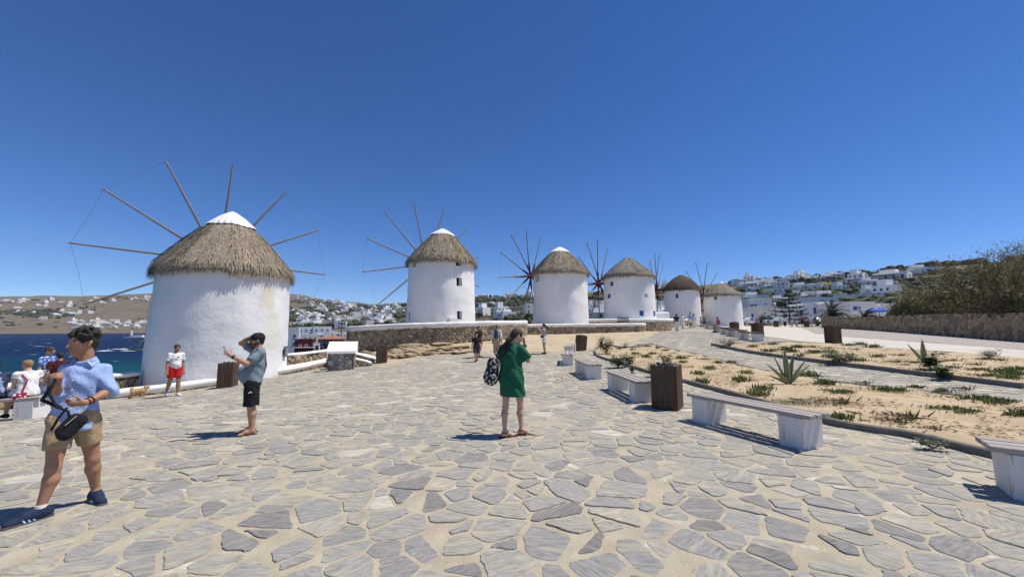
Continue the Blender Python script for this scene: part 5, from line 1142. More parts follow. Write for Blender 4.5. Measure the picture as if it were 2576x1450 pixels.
p = at(*Zr(1122, 840), 64); t = thing('street_lamp', 'street lamp standing between the blue parasols', 'lamp', (p.x, p.y, 1.9)); q = MB(); q.tube([(0, 0, 0), (0, 0, 2.9)], .05, 8); q.build('post', M['hdark'], t); q = MB(); q.lathe([(.08, 2.9), (.25, 3.3), (.28, 3.6), (.05, 3.7)], 10); q.build('lamp_head', M['white'], t)
# ================================================================ trees
M['bark'] = pm('tree_bark', (.11,.085,.06), (.06,.048,.035), 3, .95, .8, 12, stretch=(3, 3, .6), bdist=.03)
M['tamarisk'] = pm('tamarisk_foliage', (.28,.255,.13), (.21,.19,.095), 1.5, .8, tone=((.45,.42,.40),(.8,.8,.8),(1.05,1.05,1.0),(1.5,1.4,1.1)))
M['pinef'] = pm('pine_needles', (.030,.045,.024), (.02,.03,.017), 2, .8, tone=(.6, 1.5))
def tree(label, base, limbs, nleaf, lsz, seed, mat='tamarisk', trunk=.2, spread=.5, lean=(0, 0), name='tamarisk_tree', droop=-.1, sc=.72, lobes=()):
    rg = random.Random(seed); t = thing(name, label, 'tree', base); q = MB(); tw = []
    def grow(p, d, L, r, lev):
        pts = [p]; rs = [r]; n = 4
        for i in range(n):
            d = (d+Vector((rg.gauss(0, .16), rg.gauss(0, .16), rg.gauss(.03, .1)))).normalized(); p = p+d*L/n; pts.append(p); rs.append(r*(1-.55*(i+1)/n))
            if lev >= 1: tw.append((p.copy(), d.copy(), lev))
            if lev < 2 and i >= 1:
                for _ in range(2 if lev == 0 else 2):
                    a = rg.uniform(0, 6.28); e = (d*.75+Vector((math.cos(a), math.sin(a), rg.uniform(-.1, .6)))*.8).normalized(); grow(p, e, L*rg.uniform(.45, .7), rs[-1]*.62, lev+1)
        q.tube(pts, rs, 6 if lev < 2 else 4, 0, .5)
    for (dx, dy, dz, L, r) in limbs: grow(Vector((0, 0, -.2)), Vector((dx, dy, dz)).normalized(), L*sc, r, 0)
    q.build('trunk', M['bark'], t, True); V = []; Fc = []; T = []
    for k in range(nleaf):
        p, d, lev = rg.choice(tw); c = p+Vector((rg.gauss(0, spread), rg.gauss(0, spread), rg.gauss(.05, spread*.75)))
        if lobes and rg.random() < .72:
            lx, ly, lz, lr, lh = rg.choice(lobes); d = Vector((rg.gauss(0, 1), rg.gauss(0, 1), rg.gauss(.1, 1))).normalized(); k_ = (.62+.38*rg.random()**.5)*(1+.3*mnoise.noise(d*2.4+Vector((lx, ly, seed)))); c = Vector((lx+d.x*lr*k_, ly+d.y*lr*k_, lz+d.z*lh*k_))
        dd = (d*.4+Vector((rg.gauss(0, .6), rg.gauss(0, .6), rg.gauss(droop, .5)))+Vector((lean[0], lean[1], 0))).normalized(); s = dd.cross(Vector((rg.gauss(0, 1), rg.gauss(0, 1), rg.gauss(0, 1)))).normalized(); L = lsz*rg.uniform(.6, 1.5); w_ = L*.17; b = len(V)
        V += [c-s*w_*.4, c+dd*L*.5-s*w_, c+dd*L, c+dd*L*.5+s*w_]; Fc.append((b, b+1, b+2, b+3)); T.append(min(1, max(0, .5+.45*mnoise.noise(c*.9+Vector((seed, 0, 0)))+rg.gauss(0, .16))))
    o = npmesh('crown', V, Fc, M[mat], t, False, T); return t
def tb(u, v, Y): p = at(u, v, Y); return Vector((p.x, p.y, gz(p.x, min(p.y, 60))+.0))
tree('feathery olive green tree at the left end of the grove behind the long wall', tb(2300, 790, 42), [(-.5,0,.8,3.2,.12),(.2,.1,1,3.4,.14),(.7,.1,.7,3.0,.11),(-.9,-.2,.5,2.6,.09)], 26000, .2, 51, spread=.3, lobes=[(-1.3,0,1.5,1.3,1.2),(0,0,2.2,1.6,1.4),(1.4,0,1.9,1.4,1.3),(-2.3,-.2,1.0,1.0,.9),(.5,-.5,1.2,1.6,1.0)])
tree('broad olive green tree in the middle of the grove behind the long wall', tb(2392, 790, 38), [(-.4,0,.9,4.2,.14),(.25,.1,1,4.4,.15),(.75,.1,.6,3.5,.12),(-.85,-.1,.55,3.2,.1),(.1,-.5,.8,3.4,.1)], 34000, .2, 52, spread=.36, lobes=[(-1.6,0,2.2,1.5,1.5),(0,0,3.1,1.7,1.6),(1.6,0,2.6,1.6,1.5),(-.6,-.6,1.5,1.8,1.2),(1.2,-.5,1.3,1.6,1.1),(-2.4,0,1.3,1.1,1.0)])
tree('tall twisted tree with dark forked trunk rising above the grove', tb(2497, 790, 33), [(-.12,0,1,6.2,.24),(.35,.1,1,6.0,.2),(.75,.1,.8,5.6,.16)], 11000, .15, 53, spread=.24, sc=.78)
tree('low bushy tree under the tall twisted tree', tb(2470, 790, 36), [(-.5,0,.7,3.0,.1),(.4,0,.8,3.2,.1),(.8,.2,.4,3.0,.1),(-.1,-.3,.9,2.8,.1)], 24000, .2, 54, spread=.36, lobes=[(-1.2,0,1.5,1.3,1.1),(.6,0,1.9,1.5,1.3),(1.9,0,1.4,1.3,1.1),(0,-.5,1.0,1.5,.9)])
tree('dense dark tree filling the right edge behind the wall', tb(2575, 790, 34), [(-.6,0,.9,4.6,.14),(.2,.1,1,5.2,.15),(.8,.1,.6,4.,.12),(-.8,-.1,.4,3.4,.1)], 34000, .2, 55, spread=.38, lobes=[(-1.6,0,2.4,1.5,1.5),(.2,0,3.2,1.8,1.7),(1.8,0,2.6,1.6,1.6),(-.4,-.6,1.4,1.8,1.2),(-2.6,0,1.5,1.2,1.1)])
tree('small tree past the right edge of the grove', tb(2680, 790, 31), [(-.5,0,.9,4.0,.14),(.3,.1,1,4.2,.15),(.8,.1,.6,3.5,.12)], 16000, .2, 56, spread=.36, lobes=[(-1.2,0,2.0,1.5,1.4),(.6,0,2.6,1.6,1.5),(1.6,0,1.8,1.4,1.2)])
def conifer(label, base, H, W, tiers, seed, trunk=.16, mat='pinef'):
    rg = random.Random(seed); t = thing('monkey_puzzle_tree', label, 'tree', base); q = MB(); q.tube([(0, 0, -.5), (0, 0, H*.5), (0, 0, H)], [trunk, trunk*.6, .02], 8); q.build('trunk', M['bark'], t); c = MB()
    for k in range(tiers):
        f = k/(tiers-1); z = H*(.12+.86*f); L = W*(1-.86*f)*rg.uniform(.85, 1.1)
        for j in range(7 if f < .8 else 5):
            a = j*6.283/7+k*.5+rg.uniform(-.2, .2); d = Vector((math.cos(a), math.sin(a), 0)); e = d*L*rg.uniform(.75, 1.1)+Vector((0, 0, z+L*.10)); m_ = d*L*.5+Vector((0, 0, z-L*.02)); c.tube([(0, 0, z), m_, e], [.05*trunk/.16, .04, .015], 4, 0, .3)
            for i in range(26):
                g = rg.uniform(.2, 1.02); p = (Vector((0, 0, z)).lerp(m_, g*2) if g < .5 else m_.lerp(e, g*2-1)); s = rg.uniform(.16, .34)*(W/2.4)**.6; up = Vector((rg.gauss(0, .6), rg.gauss(0, .6), rg.uniform(.1, .7)))+d*.5; up.normalize(); sd = up.cross(Vector((rg.gauss(0, 1), rg.gauss(0, 1), .3))).normalized(); c.add([p, p+up*s*.5-sd*s*.22, p+up*s, p+up*s*.5+sd*s*.22], [(0,1,2,3)], 0, rg.random())
    c.build('crown', M[mat], t); return t
p = at(1987, 806, 74); conifer('dark tiered conifer with horizontal branches in front of the long low white house', Vector((p.x, p.y, 1.8)), at(1987, 733, 74).z-1.8, 4.4, 9, 61)
p = at(858, 838, 138); conifer('dark tiered conifer among the white waterfront houses', Vector((p.x, p.y, -9)), at(858, 795, 138).z+9, 3.0, 11, 62, .2)
def palm(label, base, H, L, seed):
    rg = random.Random(seed); t = thing('palm_tree', label, 'tree', base); q = MB(); q.tube([(0, 0, -.3), (.05, 0, H*.5), (0, 0, H)], [.28, .22, .26], 10); q.build('trunk', M['bark'], t)
    for k in range(40):
        a = k*2.4; el = rg.uniform(-.1, 1.25); d = Vector((math.cos(a)*math.cos(el), math.sin(a)*math.cos(el), math.sin(el))); d.x += .22; p = Vector((0, 0, H)); q = MB(); n = 7; pts = []
        for i in range(n+1): pts.append(p.copy()); p = p+d*L/n; d = (d+Vector((.03, 0, -.24))).normalized()
        q.tube(pts, [.03]*4+[.02]*3+[.01], 4, 0, .4)
        for i in range(n*4):
            g = i/(n*4)*n; j = min(int(g), n-1); c = pts[j].lerp(pts[j+1], g-j); dd = (pts[j+1]-pts[j]).normalized(); sd = dd.cross(Vector((0, 0, 1))); sd = sd.normalized() if sd.length > .05 else Vector((1, 0, 0))
            for s in (-1, 1): ll = L*.26*(1-.6*abs(g/n-.4)); e = c+sd*s*ll*.75+dd*ll*.6+Vector((0, 0, -ll*.25)); q.add([c-dd*.05, c+dd*.05, e], [(0, 1, 2)], 0, rg.random())
        q.build('frond', M['palmleaf'], t)
M['palmleaf'] = pm('palm_frond', (.075,.085,.04), (.05,.06,.03), 2, .6, tone=(.6, 1.5))
p = at(2092, 795, 61); palm('palm tree with wind blown fronds just above the left end of the long wall', Vector((p.x, p.y, 1.9)), 1.9, 2.6, 3); p = at(2172, 795, 62); palm('smaller palm tree left of the blue parasols', Vector((p.x, p.y, 1.9)), 1.5, 2.3, 4)
p = at(1926, 806, 72); shrub('rounded green bush in front of the grey white house', Vector((p.x, p.y, 1.85)), 1.5, 1.3, 2.0, 5200, M['leaf'], .2, 91, 40, name='round_bush', flatt=1)
p = at(*Zr(40, 870), 73)
# ================================================================ people
def nets(v, org, h):                               # surface nets on a signed distance grid
    s = v < 0; c = np.zeros(tuple(n-1 for n in v.shape), np.int8); sl = lambda a, n: slice(a, n-1+a)
    nx, ny, nz = v.shape
    for a in (0, 1):
        for b in (0, 1):
            for d in (0, 1): c += s[a:nx-1+a, b:ny-1+b, d:nz-1+d]
    act = (c > 0) & (c < 8); idx = np.argwhere(act); N = len(idx); ids = np.full(c.shape, -1, np.int32); ids[act] = np.arange(N)
    acc = np.zeros((N, 3)); cnt = np.zeros(N); i, j, k = idx.T
    cor = [(a, b, d) for a in (0, 1) for b in (0, 1) for d in (0, 1)]
    for p in cor:
        for ax in range(3):
            if p[ax]: continue
            q = list(p); q[ax] = 1; va = v[i+p[0], j+p[1], k+p[2]]; vb = v[i+q[0], j+q[1], k+q[2]]; m = (va < 0) != (vb < 0); t = va[m]/(va[m]-vb[m])
            add = np.tile(np.array(p, float), (m.sum(), 1)); add[:, ax] += t; acc[m] += add; cnt[m] += 1
    V = org+h*(idx+acc/cnt[:, None]); Fs = []
    e = np.argwhere(s[:-1, 1:-1, 1:-1] != s[1:, 1:-1, 1:-1]); a, b, d = e.T; f = s[a, b+1, d+1]; Q = np.c_[ids[a, b, d], ids[a, b+1, d], ids[a, b+1, d+1], ids[a, b, d+1]]; Q[~f] = Q[~f][:, ::-1]; Fs.append(Q)
    e = np.argwhere(s[1:-1, :-1, 1:-1] != s[1:-1, 1:, 1:-1]); a, b, d = e.T; f = s[a+1, b, d+1]; Q = np.c_[ids[a, b, d], ids[a, b, d+1], ids[a+1, b, d+1], ids[a+1, b, d]]; Q[~f] = Q[~f][:, ::-1]; Fs.append(Q)
    e = np.argwhere(s[1:-1, 1:-1, :-1] != s[1:-1, 1:-1, 1:]); a, b, d = e.T; f = s[a+1, b+1, d]; Q = np.c_[ids[a, b, d], ids[a+1, b, d], ids[a+1, b+1, d], ids[a, b+1, d]]; Q[~f] = Q[~f][:, ::-1]; Fs.append(Q)
    return V, np.concatenate(Fs)
A3 = lambda p: np.array(p, float)
class Prim:
    def __init__(s, a, b, ra, rb, k=.03, fl=None, cuta=False, cutb=False, sub=False): s.a, s.b, s.ra, s.rb, s.k, s.fl, s.ca, s.cb, s.sub = A3(a), A3(b), ra, rb, k, fl, cuta, cutb, sub
def solid(name, prims, h, mat, parent, fold=0, ff=1., cuts=(), grow=0., smooth=True):
    lo = np.min([np.minimum(p.a, p.b)-max(p.ra, p.rb)-grow for p in prims if not p.sub], 0)-4*h; hi = np.max([np.maximum(p.a, p.b)+max(p.ra, p.rb)+grow for p in prims if not p.sub], 0)+4*h
    n = np.ceil((hi-lo)/h).astype(int)+1; v = np.full(tuple(n), 1., np.float32); G3 = [lo[i]+h*np.arange(n[i]) for i in range(3)]
    for p in prims:
        m = max(p.ra, p.rb)+grow+p.k+3*h; l = np.minimum(p.a, p.b)-m; u = np.maximum(p.a, p.b)+m
        I = [slice(max(0, int((l[i]-lo[i])/h)), min(n[i], int((u[i]-lo[i])/h)+2)) for i in range(3)]
        X = G3[0][I[0]][:, None, None]-p.a[0]; Y = G3[1][I[1]][None, :, None]-p.a[1]; Zz = G3[2][I[2]][None, None, :]-p.a[2]; ab = p.b-p.a
        X0, Y0, Z0 = X, Y, Zz; ab0 = ab
        if p.fl is not None:
            f, sc = p.fl; f = A3(f)/np.linalg.norm(f); cm = (X*f[0]+Y*f[1]+Zz*f[2])*(sc-1); X = X+cm*f[0]; Y = Y+cm*f[1]; Zz = Zz+cm*f[2]; ab = ab+f*(ab@f)*(sc-1)
        L2 = max(ab@ab, 1e-9); t = np.clip((X*ab[0]+Y*ab[1]+Zz*ab[2])/L2, 0, 1)
        d = np.sqrt((X-t*ab[0])**2+(Y-t*ab[1])**2+(Zz-t*ab[2])**2)-(p.ra+(p.rb-p.ra)*t)-grow
        if p.cb or p.ca:
            L = math.sqrt(ab0@ab0)+1e-9; w_ = (X0*ab0[0]+Y0*ab0[1]+Z0*ab0[2])/L
            if p.cb: d = np.maximum(d, w_-L)
            if p.ca: d = np.maximum(d, -w_)
        o = v[I[0], I[1], I[2]]
        if p.sub: v[I[0], I[1], I[2]] = np.maximum(o, -d)
        else:
            g = np.clip(.5+.5*(o-d)/p.k, 0, 1); v[I[0], I[1], I[2]] = o*(1-g)+d*g-p.k*g*(1-g)
    X, Y, Zz = np.meshgrid(*G3, indexing='ij', sparse=True)
    if fold: v = v+fold*(np.sin(23*ff*Zz+9*ff*X+3*np.sin(11*ff*X+7*ff*Y))*np.sin(13*ff*Y-8*ff*Zz+2*np.sin(9*ff*Zz))+.6*np.sin(41*ff*X+17*ff*Zz+2*np.sin(15*Zz))).astype(np.float32)
    for nn, dd in cuts: v = np.maximum(v, X*nn[0]+Y*nn[1]+Zz*nn[2]-dd)
    for ax in range(3):
        ix = [slice(None)]*3
        for e in (0, -1): ix[ax] = e; v[tuple(ix)] = 1
    V, Q = nets(v, lo, h); return npmesh(name, V, Q, mat, parent, smooth)
N3 = lambda p: A3(p)/(np.linalg.norm(p)+1e-9)
UP = A3((0, 0, 1))
def stand(H, phi, W=1.):
    f = A3((-math.sin(R(phi)), math.cos(R(phi)), 0)); r = A3((f[1], -f[0], 0)); z = lambda k: UP*H*k; J = dict(H=H, f=f, r=r, hd=f.copy())
    J['pel'] = z(.53); J['che'] = z(.72)+f*.01; J['neck'] = z(.83)-f*.012; J['head'] = z(.925)+f*.022
    for s, n in ((1, 'R'), (-1, 'L')):
        J[n+'S'] = z(.805)+r*s*.108*H*W; J[n+'E'] = z(.625)+r*s*.135*H*W-f*.02; J[n+'W'] = z(.485)+r*s*.14*H*W+f*.05; J[n+'Hd'] = -UP*.9+f*.35
        J[n+'H'] = z(.51)+r*s*.052*H; J[n+'K'] = z(.285)+r*s*.055*H+f*.015; J[n+'A'] = z(.05)+r*s*.055*H-f*.02; J[n+'T'] = z(.018)+r*s*.07*H+f*.085*H
    return J
def sit(H, phi, seat=.48):
    J = stand(H, phi); f, r = J['f'], J['r']; dz = seat+.07-J['pel'][2]
    for k in ('pel', 'che', 'neck', 'head', 'LS', 'RS', 'LE', 'RE', 'LW', 'RW', 'LH', 'RH'): J[k] = J[k]+UP*dz
    J['che'] = J['che']+f*.03; J['neck'] = J['neck']+f*.07; J['head'] = J['head']+f*.11-UP*.01
    for s, n in ((1, 'R'), (-1, 'L')):
        J[n+'S'] = J[n+'S']+f*.06; J[n+'H'] = J['pel']+r*s*.052*H-UP*.02; J[n+'K'] = J['pel']+r*s*.06*H+f*.245*H+UP*.01; J[n+'A'] = J[n+'K']+f*.03-UP*(J[n+'K'][2]-.08); J[n+'T'] = J[n+'A']+f*.08*H-UP*.05
        J[n+'E'] = J[n+'S']-UP*.17*H+f*.06; J[n+'W'] = J['pel']+f*.3+r*s*.06+UP*.16; J[n+'Hd'] = f
    return J
def hand(J, n, fat, fine, curl=.5, pn=None):
    w_ = J[n+'W']; d = N3(J[n+'Hd']); s = J['H']/1.76; pn = N3(pn) if pn is not None else N3(np.cross(d, J['r']) if abs(d@J['r']) < .9 else np.cross(d, UP)); sd = N3(np.cross(d, pn)); out = [Prim(w_, w_+d*.075*s, .031*s, .034*s, .02, (pn, 1.7))]
    if not fine: out.append(Prim(w_+d*.07*s, w_+d*.14*s, .028*s, .018*s, .02, (pn, 1.7))); return out
    for i, L in enumerate((.068, .078, .072, .055)):
        b = w_+d*(.083-.004*abs(i-1))*s+sd*(i-1.5)*.0195*s; dd = d.copy(); p = b; r_ = .0095*s
        for kx in range(3):
            dd = N3(dd*math.cos(curl*.75)+pn*math.sin(curl*.75)) if kx or curl > .7 else N3(dd+pn*curl*.25); q = p+dd*L*s*(.45, .32, .24)[kx]; out.append(Prim(p, q, r_, r_*.9, .006)); p = q; r_ *= .9
    b = w_+d*.03*s+sd*-.028*s; td = N3(d*.6-sd*.75+pn*.25); m_ = b+td*.04*s; out += [Prim(b, m_, .014*s, .011*s, .012), Prim(m_, m_+N3(td*.5+d*.6+pn*curl*.5)*.035*s, .0105*s, .008*s, .005)]
    return out
def torso(J, fat=1., belly=0., bust=0., inf=0.):
    H, f, r = J['H'], J['f'], J['r']; s = H/1.76; pel, che, nk = J['pel'], J['che'], J['neck']; wst = pel*.52+che*.48; S = (J['LS']+J['RS'])/2; ax = N3(J['RS']-J['LS']); F_ = (f, 1.35)
    L = [Prim(pel-ax*.045*s, pel+ax*.045*s, .112*s*fat, .112*s*fat, .05, (f, 1.1)), Prim(pel+UP*.02, wst, .135*s*fat, .125*s*fat, .06, (f, 1.35)), Prim(wst, che, .122*s*fat, .140*s*fat, .06, F_), Prim(che, S-UP*.06*s, .14*s*fat, .115*s*fat, .05, F_), Prim(S-ax*.09*s-UP*.045, S+ax*.09*s-UP*.045, .066*s, .066*s, .04, (f, 1.05)), Prim(J['LS']-UP*.012, J['RS']-UP*.012, .043*s, .043*s, .03)]
    if belly: L.append(Prim(wst+f*.02+UP*.0, wst+f*(.02+belly*.55)-UP*.02, .115*s*fat, .115*s*fat, .07))
    if bust: [L.append(Prim(che+UP*.01+ax*.07*sg+f*.06, che+UP*.0+ax*.07*sg+f*(.065+bust), .055*s, .05*s, .05)) for sg in (1, -1)]
    return L
def body_prims(J, fat=1., belly=0., fine=True, curl=(.5, .5), bust=0., hands=(None, None), leg=1.):
    H, f, r, hd = J['H'], J['f'], J['r'], N3(J['hd']); s = H/1.76; h = J['head']; e = N3(np.cross(hd, UP)); hu = N3(np.cross(e, hd)); L = torso(J, fat*.97, belly*.9, bust)
    L += [Prim(h+hu*.028*s-hd*.016*s, h+hu*.022*s+hd*.02*s, .082*s, .080*s, .03), Prim(h+hd*.042*s-hu*.01*s, h+hd*.060*s-hu*.088*s, .062*s, .040*s, .03, (e, 1.05)), Prim(J['neck']-UP*.03, h-hd*.018*s-hu*.05*s, .062*s, .056*s, .03)]
    L += [Prim(h+hd*.094*s+hu*.012*s, h+hd*.116*s-hu*.026*s, .010*s, .0155*s, .012), Prim(h+hd*.088*s+hu*.028*s-e*.03*s, h+hd*.088*s+hu*.028*s+e*.03*s, .012*s, .012*s, .02), Prim(h+hd*.092*s-hu*.058*s-e*.014*s, h+hd*.092*s-hu*.058*s+e*.014*s, .010*s, .010*s, .012)]
    for g in (1, -1): L.append(Prim(h+e*g*.083*s+hu*.012*s-hd*.006*s, h+e*g*.081*s-hu*.025*s, .021*s, .013*s, .008, (e, 2.2)))
    for i, n in enumerate('LR'):
        S, E, W_ = J[n+'S'], J[n+'E'], J[n+'W']; af = (1+fat)/2
        L += [Prim(S, S+(E-S)*.45, .051*s*af, .046*s*af, .03), Prim(S+(E-S)*.45, E, .046*s*af, .038*s*af, .02), Prim(E, E+(W_-E)*.35, .038*s*af, .039*s*af, .02), Prim(E+(W_-E)*.35, W_, .039*s*af, .025*s*af, .02)]+hand(J, n, fat, fine, curl[i], hands[i])
        Hh, K, Ak, T = J[n+'H'], J[n+'K'], J[n+'A'], J[n+'T']; lf = af*leg; fr = N3(T-Ak); fr = N3(fr*A3((1, 1, 0)))
        L += [Prim(Hh, Hh+(K-Hh)*.5, .094*s*lf, .077*s*lf, .04), Prim(Hh+(K-Hh)*.5, K, .077*s*lf, .054*s*lf, .03), Prim(K, K+(Ak-K)*.3-fr*.012, .053*s*lf, .058*s*lf, .03), Prim(K+(Ak-K)*.3-fr*.012, Ak+UP*.02, .058*s*lf, .034*s*lf, .03), Prim(Ak-fr*.03*s-UP*(Ak[2]-T[2])*.6, T, .036*s, .027*s, .03, (UP, 1.05)), Prim(Ak, T*.5+Ak*.5+UP*.005, .036*s, .032*s, .03)]
    return L
def cm(name, c, kind='plain', c2=None, sc=20.):
    if name in M: return M[name]
    m = pm('cloth_'+name, c, tuple(x*.86 for x in c), 14, .85, .85, 13, bdist=.03, stretch=(1, 1, .55)); M[name] = m
    if kind in ('stripe', 'blot', 'spot'):
        n = m.node_tree.nodes; L = m.node_tree.links; b = n['Principled BSDF']; tc = n.new('ShaderNodeTexCoord'); ramp = n.new('ShaderNodeValToRGB'); ramp.color_ramp.interpolation = 'CONSTANT'; E_ = ramp.color_ramp.elements
        if kind == 'stripe': w_ = n.new('ShaderNodeTexWave'); w_.bands_direction = 'Z'; w_.inputs['Scale'].default_value = sc; w_.inputs['Distortion'].default_value = .6; E_[1].position = .55
        elif kind == 'blot': w_ = n.new('ShaderNodeTexNoise'); w_.inputs['Scale'].default_value = sc; w_.inputs['Detail'].default_value = 3; E_[1].position = .53
        else: w_ = n.new('ShaderNodeTexVoronoi'); w_.inputs['Scale'].default_value = sc; E_[1].position = .42
        E_[0].color = (*(c2 if kind == 'spot' else c), 1); E_[1].color = (*(c if kind == 'spot' else c2), 1); L.new(tc.outputs['Object'], w_.inputs['Vector']); L.new(w_.outputs['Fac' if kind != 'spot' else 'Distance'], ramp.inputs[0]); L.new(ramp.outputs[0], b.inputs['Base Color'])
    return m
SK = {'olive': pm('skin_olive', (.40,.215,.135), (.34,.175,.105), 10, .55, .1, 90, bdist=.002), 'tan': pm('skin_tan', (.46,.265,.175), (.40,.22,.14), 10, .55, .1, 90, bdist=.002), 'fair': pm('skin_fair', (.56,.355,.26), (.49,.29,.205), 10, .55, .1, 90, bdist=.002), 'brown': pm('skin_brown', (.33,.18,.115), (.27,.145,.09), 10, .55), 'dark': pm('skin_dark', (.10,.06,.045), (.08,.05,.04), 10, .55)}
HR = {'black': pm('hair_black', (.018,.015,.013), (.035,.028,.022), 60, .55, .8, 120, bdist=.01), 'brown': pm('hair_brown', (.075,.042,.024), (.045,.026,.016), 60, .55, .6, 120, bdist=.01), 'blond': pm('hair_blond', (.33,.20,.09), (.22,.13,.06), 60, .55, .6, 120, bdist=.01), 'grey': pm('hair_grey', (.16,.13,.11), (.1,.085,.07), 60, .6)}
def garment(J, kind, t, mat, h, fat=1., belly=0., bust=0., ease=.014, hem=None, sl=.55, fold=.004, nm=None, leg=1., slA=1., neckcut=True):
    H, f, r = J['H'], J['f'], J['r']; s = H/1.76; P = []; cuts = []
    if kind in ('tee', 'shirt', 'dress', 'coat'):
        P = torso(J, fat, belly, bust)
        for n in 'LR':
            S, E, W_ = J[n+'S'], J[n+'E'], J[n+'W']; af = (1+fat)/2
            if sl <= 1: e = S+(E-S)*sl; P.append(Prim(S-UP*.006, e, .050*s*af, (.054 if kind != 'dress' else .062)*s*af, .018, cutb=True))
            else: e = E+(W_-E)*(sl-1); P += [Prim(S-UP*.006, E, .046*s*af, .043*s*af, .018), Prim(E, e, .043*s*af, .042*s*af, .02, cutb=True)]
        z = J['pel'][2]
        if kind == 'dress':
            top = J['pel']+UP*.06; b = UP*hem+(J['LH']+J['RH'])/2*A3((1, 1, 0))*.5+(J['LK']+J['RK'])/2*A3((1, 1, 0))*.5; ax = N3(J['RS']-J['LS']); P += [Prim(J['che']-UP*.02, J['pel'], .138*s*fat, .15*s*fat, .05, (f, 1.2)), Prim(top, J['pel'], .145*s*fat, .165*s*fat, .06, (f, 1.2)), Prim(J['pel'], b, .165*s*fat, .19*s*fat*leg, .05, (f, 1.25))]
        if kind == 'shirt': P.append(Prim(J['pel']+UP*.08, J['pel']-UP*.14, .128*s, .140*s, .04, (f, 1.12)))
        hz = hem if hem is not None else z-.06
        cuts.append(((0, 0, -1), -hz))
        P.append(Prim(J['neck']-UP*.01, J['neck']+UP*.012+f*.004, .070*s, .068*s, .02, cutb=True))
    elif kind == 'shorts':
        z = J['pel']; P = [Prim(z-r*.045*s, z+r*.045*s, .122*s*fat, .122*s*fat, .05, (f, 1.1)), Prim(z, z+UP*.075*s, .135*s*fat, .128*s*fat, .05, (f, 1.3), cutb=True)]
        if belly: P.append(Prim(z+f*.03, z+f*.05, .11*fat, .11*fat, .05))
        for n in 'LR':
            Hh, K, Ak = J[n+'H'], J[n+'K'], J[n+'A']
            if hem <= 1: e = Hh+(K-Hh)*hem; P.append(Prim(Hh, e, .092*s*fat, .080*s*fat*leg, .012, cutb=True))
            else: e = K+(Ak-K)*(hem-1); P += [Prim(Hh, K, .100*s*fat, .074*s*fat*leg, .035), Prim(K, e, .074*s*leg, .062*s*leg, .03, cutb=True)]
    return solid(nm or {'tee': 't_shirt', 'shirt': 'shirt', 'dress': 'dress', 'shorts': 'shorts', 'coat': 'jacket'}[kind], P, h, mat, t, fold, 1., cuts, ease)
def hair(J, t, mat, h, style='short', col=None):
    H, hd = J['H'], N3(J['hd']); s = H/1.76; q = J['head']; e = N3(np.cross(hd, UP)); hu = N3(np.cross(e, hd)); P = [Prim(q+hu*.04*s-hd*.022*s, q+hu*.038*s+hd*.012*s, .088*s, .086*s, .02), Prim(q+hu*.01*s-hd*.045*s, q-hu*.03*s-hd*.05*s, .07*s, .052*s, .03)]
    if style == 'curly':
        rg = random.Random(4); P[0].ra = P[0].rb = .085*s
        for _ in range(80):
            a = rg.uniform(0, 6.28); z = rg.uniform(.25, 1); k = math.sqrt(1-z*z); d = e*k*math.cos(a)+hd*k*math.sin(a)+hu*z; c = q+hu*.044*s-hd*.006*s+d*(.093+.016*z)*s
            if (c-q)@hd > .095*s and (c-q)@hu < .07*s: continue
            P.append(Prim(c, c+d*.012*s+e*rg.uniform(-.01, .01), .022*s, .018*s, .008))
    if style in ('long', 'pony', 'wind'):
        b = q-hd*.075*s; w_ = {'long': -hd*.06, 'pony': -hd*.05, 'wind': e*.0-hd*.16}[style]; P += [Prim(b, b-hu*.11*s+w_*s, .06*s if style != 'pony' else .04*s, .06*s if style != 'pony' else .042*s, .03), Prim(b-hu*.11*s+w_*s, b-hu*.24*s+w_*1.5*s, .06*s if style != 'pony' else .042*s, .03*s, .03)]
        if style == 'long': P += [Prim(q+e*g*.07*s+hu*.02*s-hd*.03*s, q+e*g*.075*s-hu*.16*s-hd*.05*s, .035*s, .03*s, .02) for g in (1, -1)]
    if style == 'bun': b = q-hd*.07*s+hu*.1*s; P.append(Prim(b, b+hu*.02, .035*s, .03*s, .01))
    f0 = q+hd*.052*s; cuts = []
    P.append(Prim(q+hd*.115*s-hu*.03*s, q+hd*.10*s+hu*.022*s, .062*s, .055*s, .01, sub=True))
    if style in ('short', 'curly', 'bun'): P.append(Prim(q+hd*.03*s-hu*.06*s, q+hd*.05*s-hu*.02*s, .075*s, .07*s, .01, sub=True))
    return solid('hair', P, h, mat, t, .003 if style != 'curly' else .002, 3.)
def cap(J, t, mat, h, brim=True, sun=False):
    hd = N3(J['hd']); s = J['H']/1.76; q = J['head']; e = N3(np.cross(hd, UP)); hu = N3(np.cross(e, hd)); c = q+hu*.05*s-hd*.005*s; P = [Prim(c-hd*.02*s, c+hd*.015*s, .097*s, .095*s, .02)]
    b = c+hd*.09*s-hu*.005*s
    if sun: P.append(Prim(c-hu*.0-e*.0, c+hu*.001, .19*s, .19*s, .01, (hu, 13.)))
    elif brim: P.append(Prim(b, b+hd*.055*s-hu*.018*s, .068*s, .062*s, .012, (hu, 6.)))
    return solid('hat' if sun else 'cap', P, h, mat, t, 0, 1., [(tuple(-hu), -float((c-hu*.03*s)@hu))])
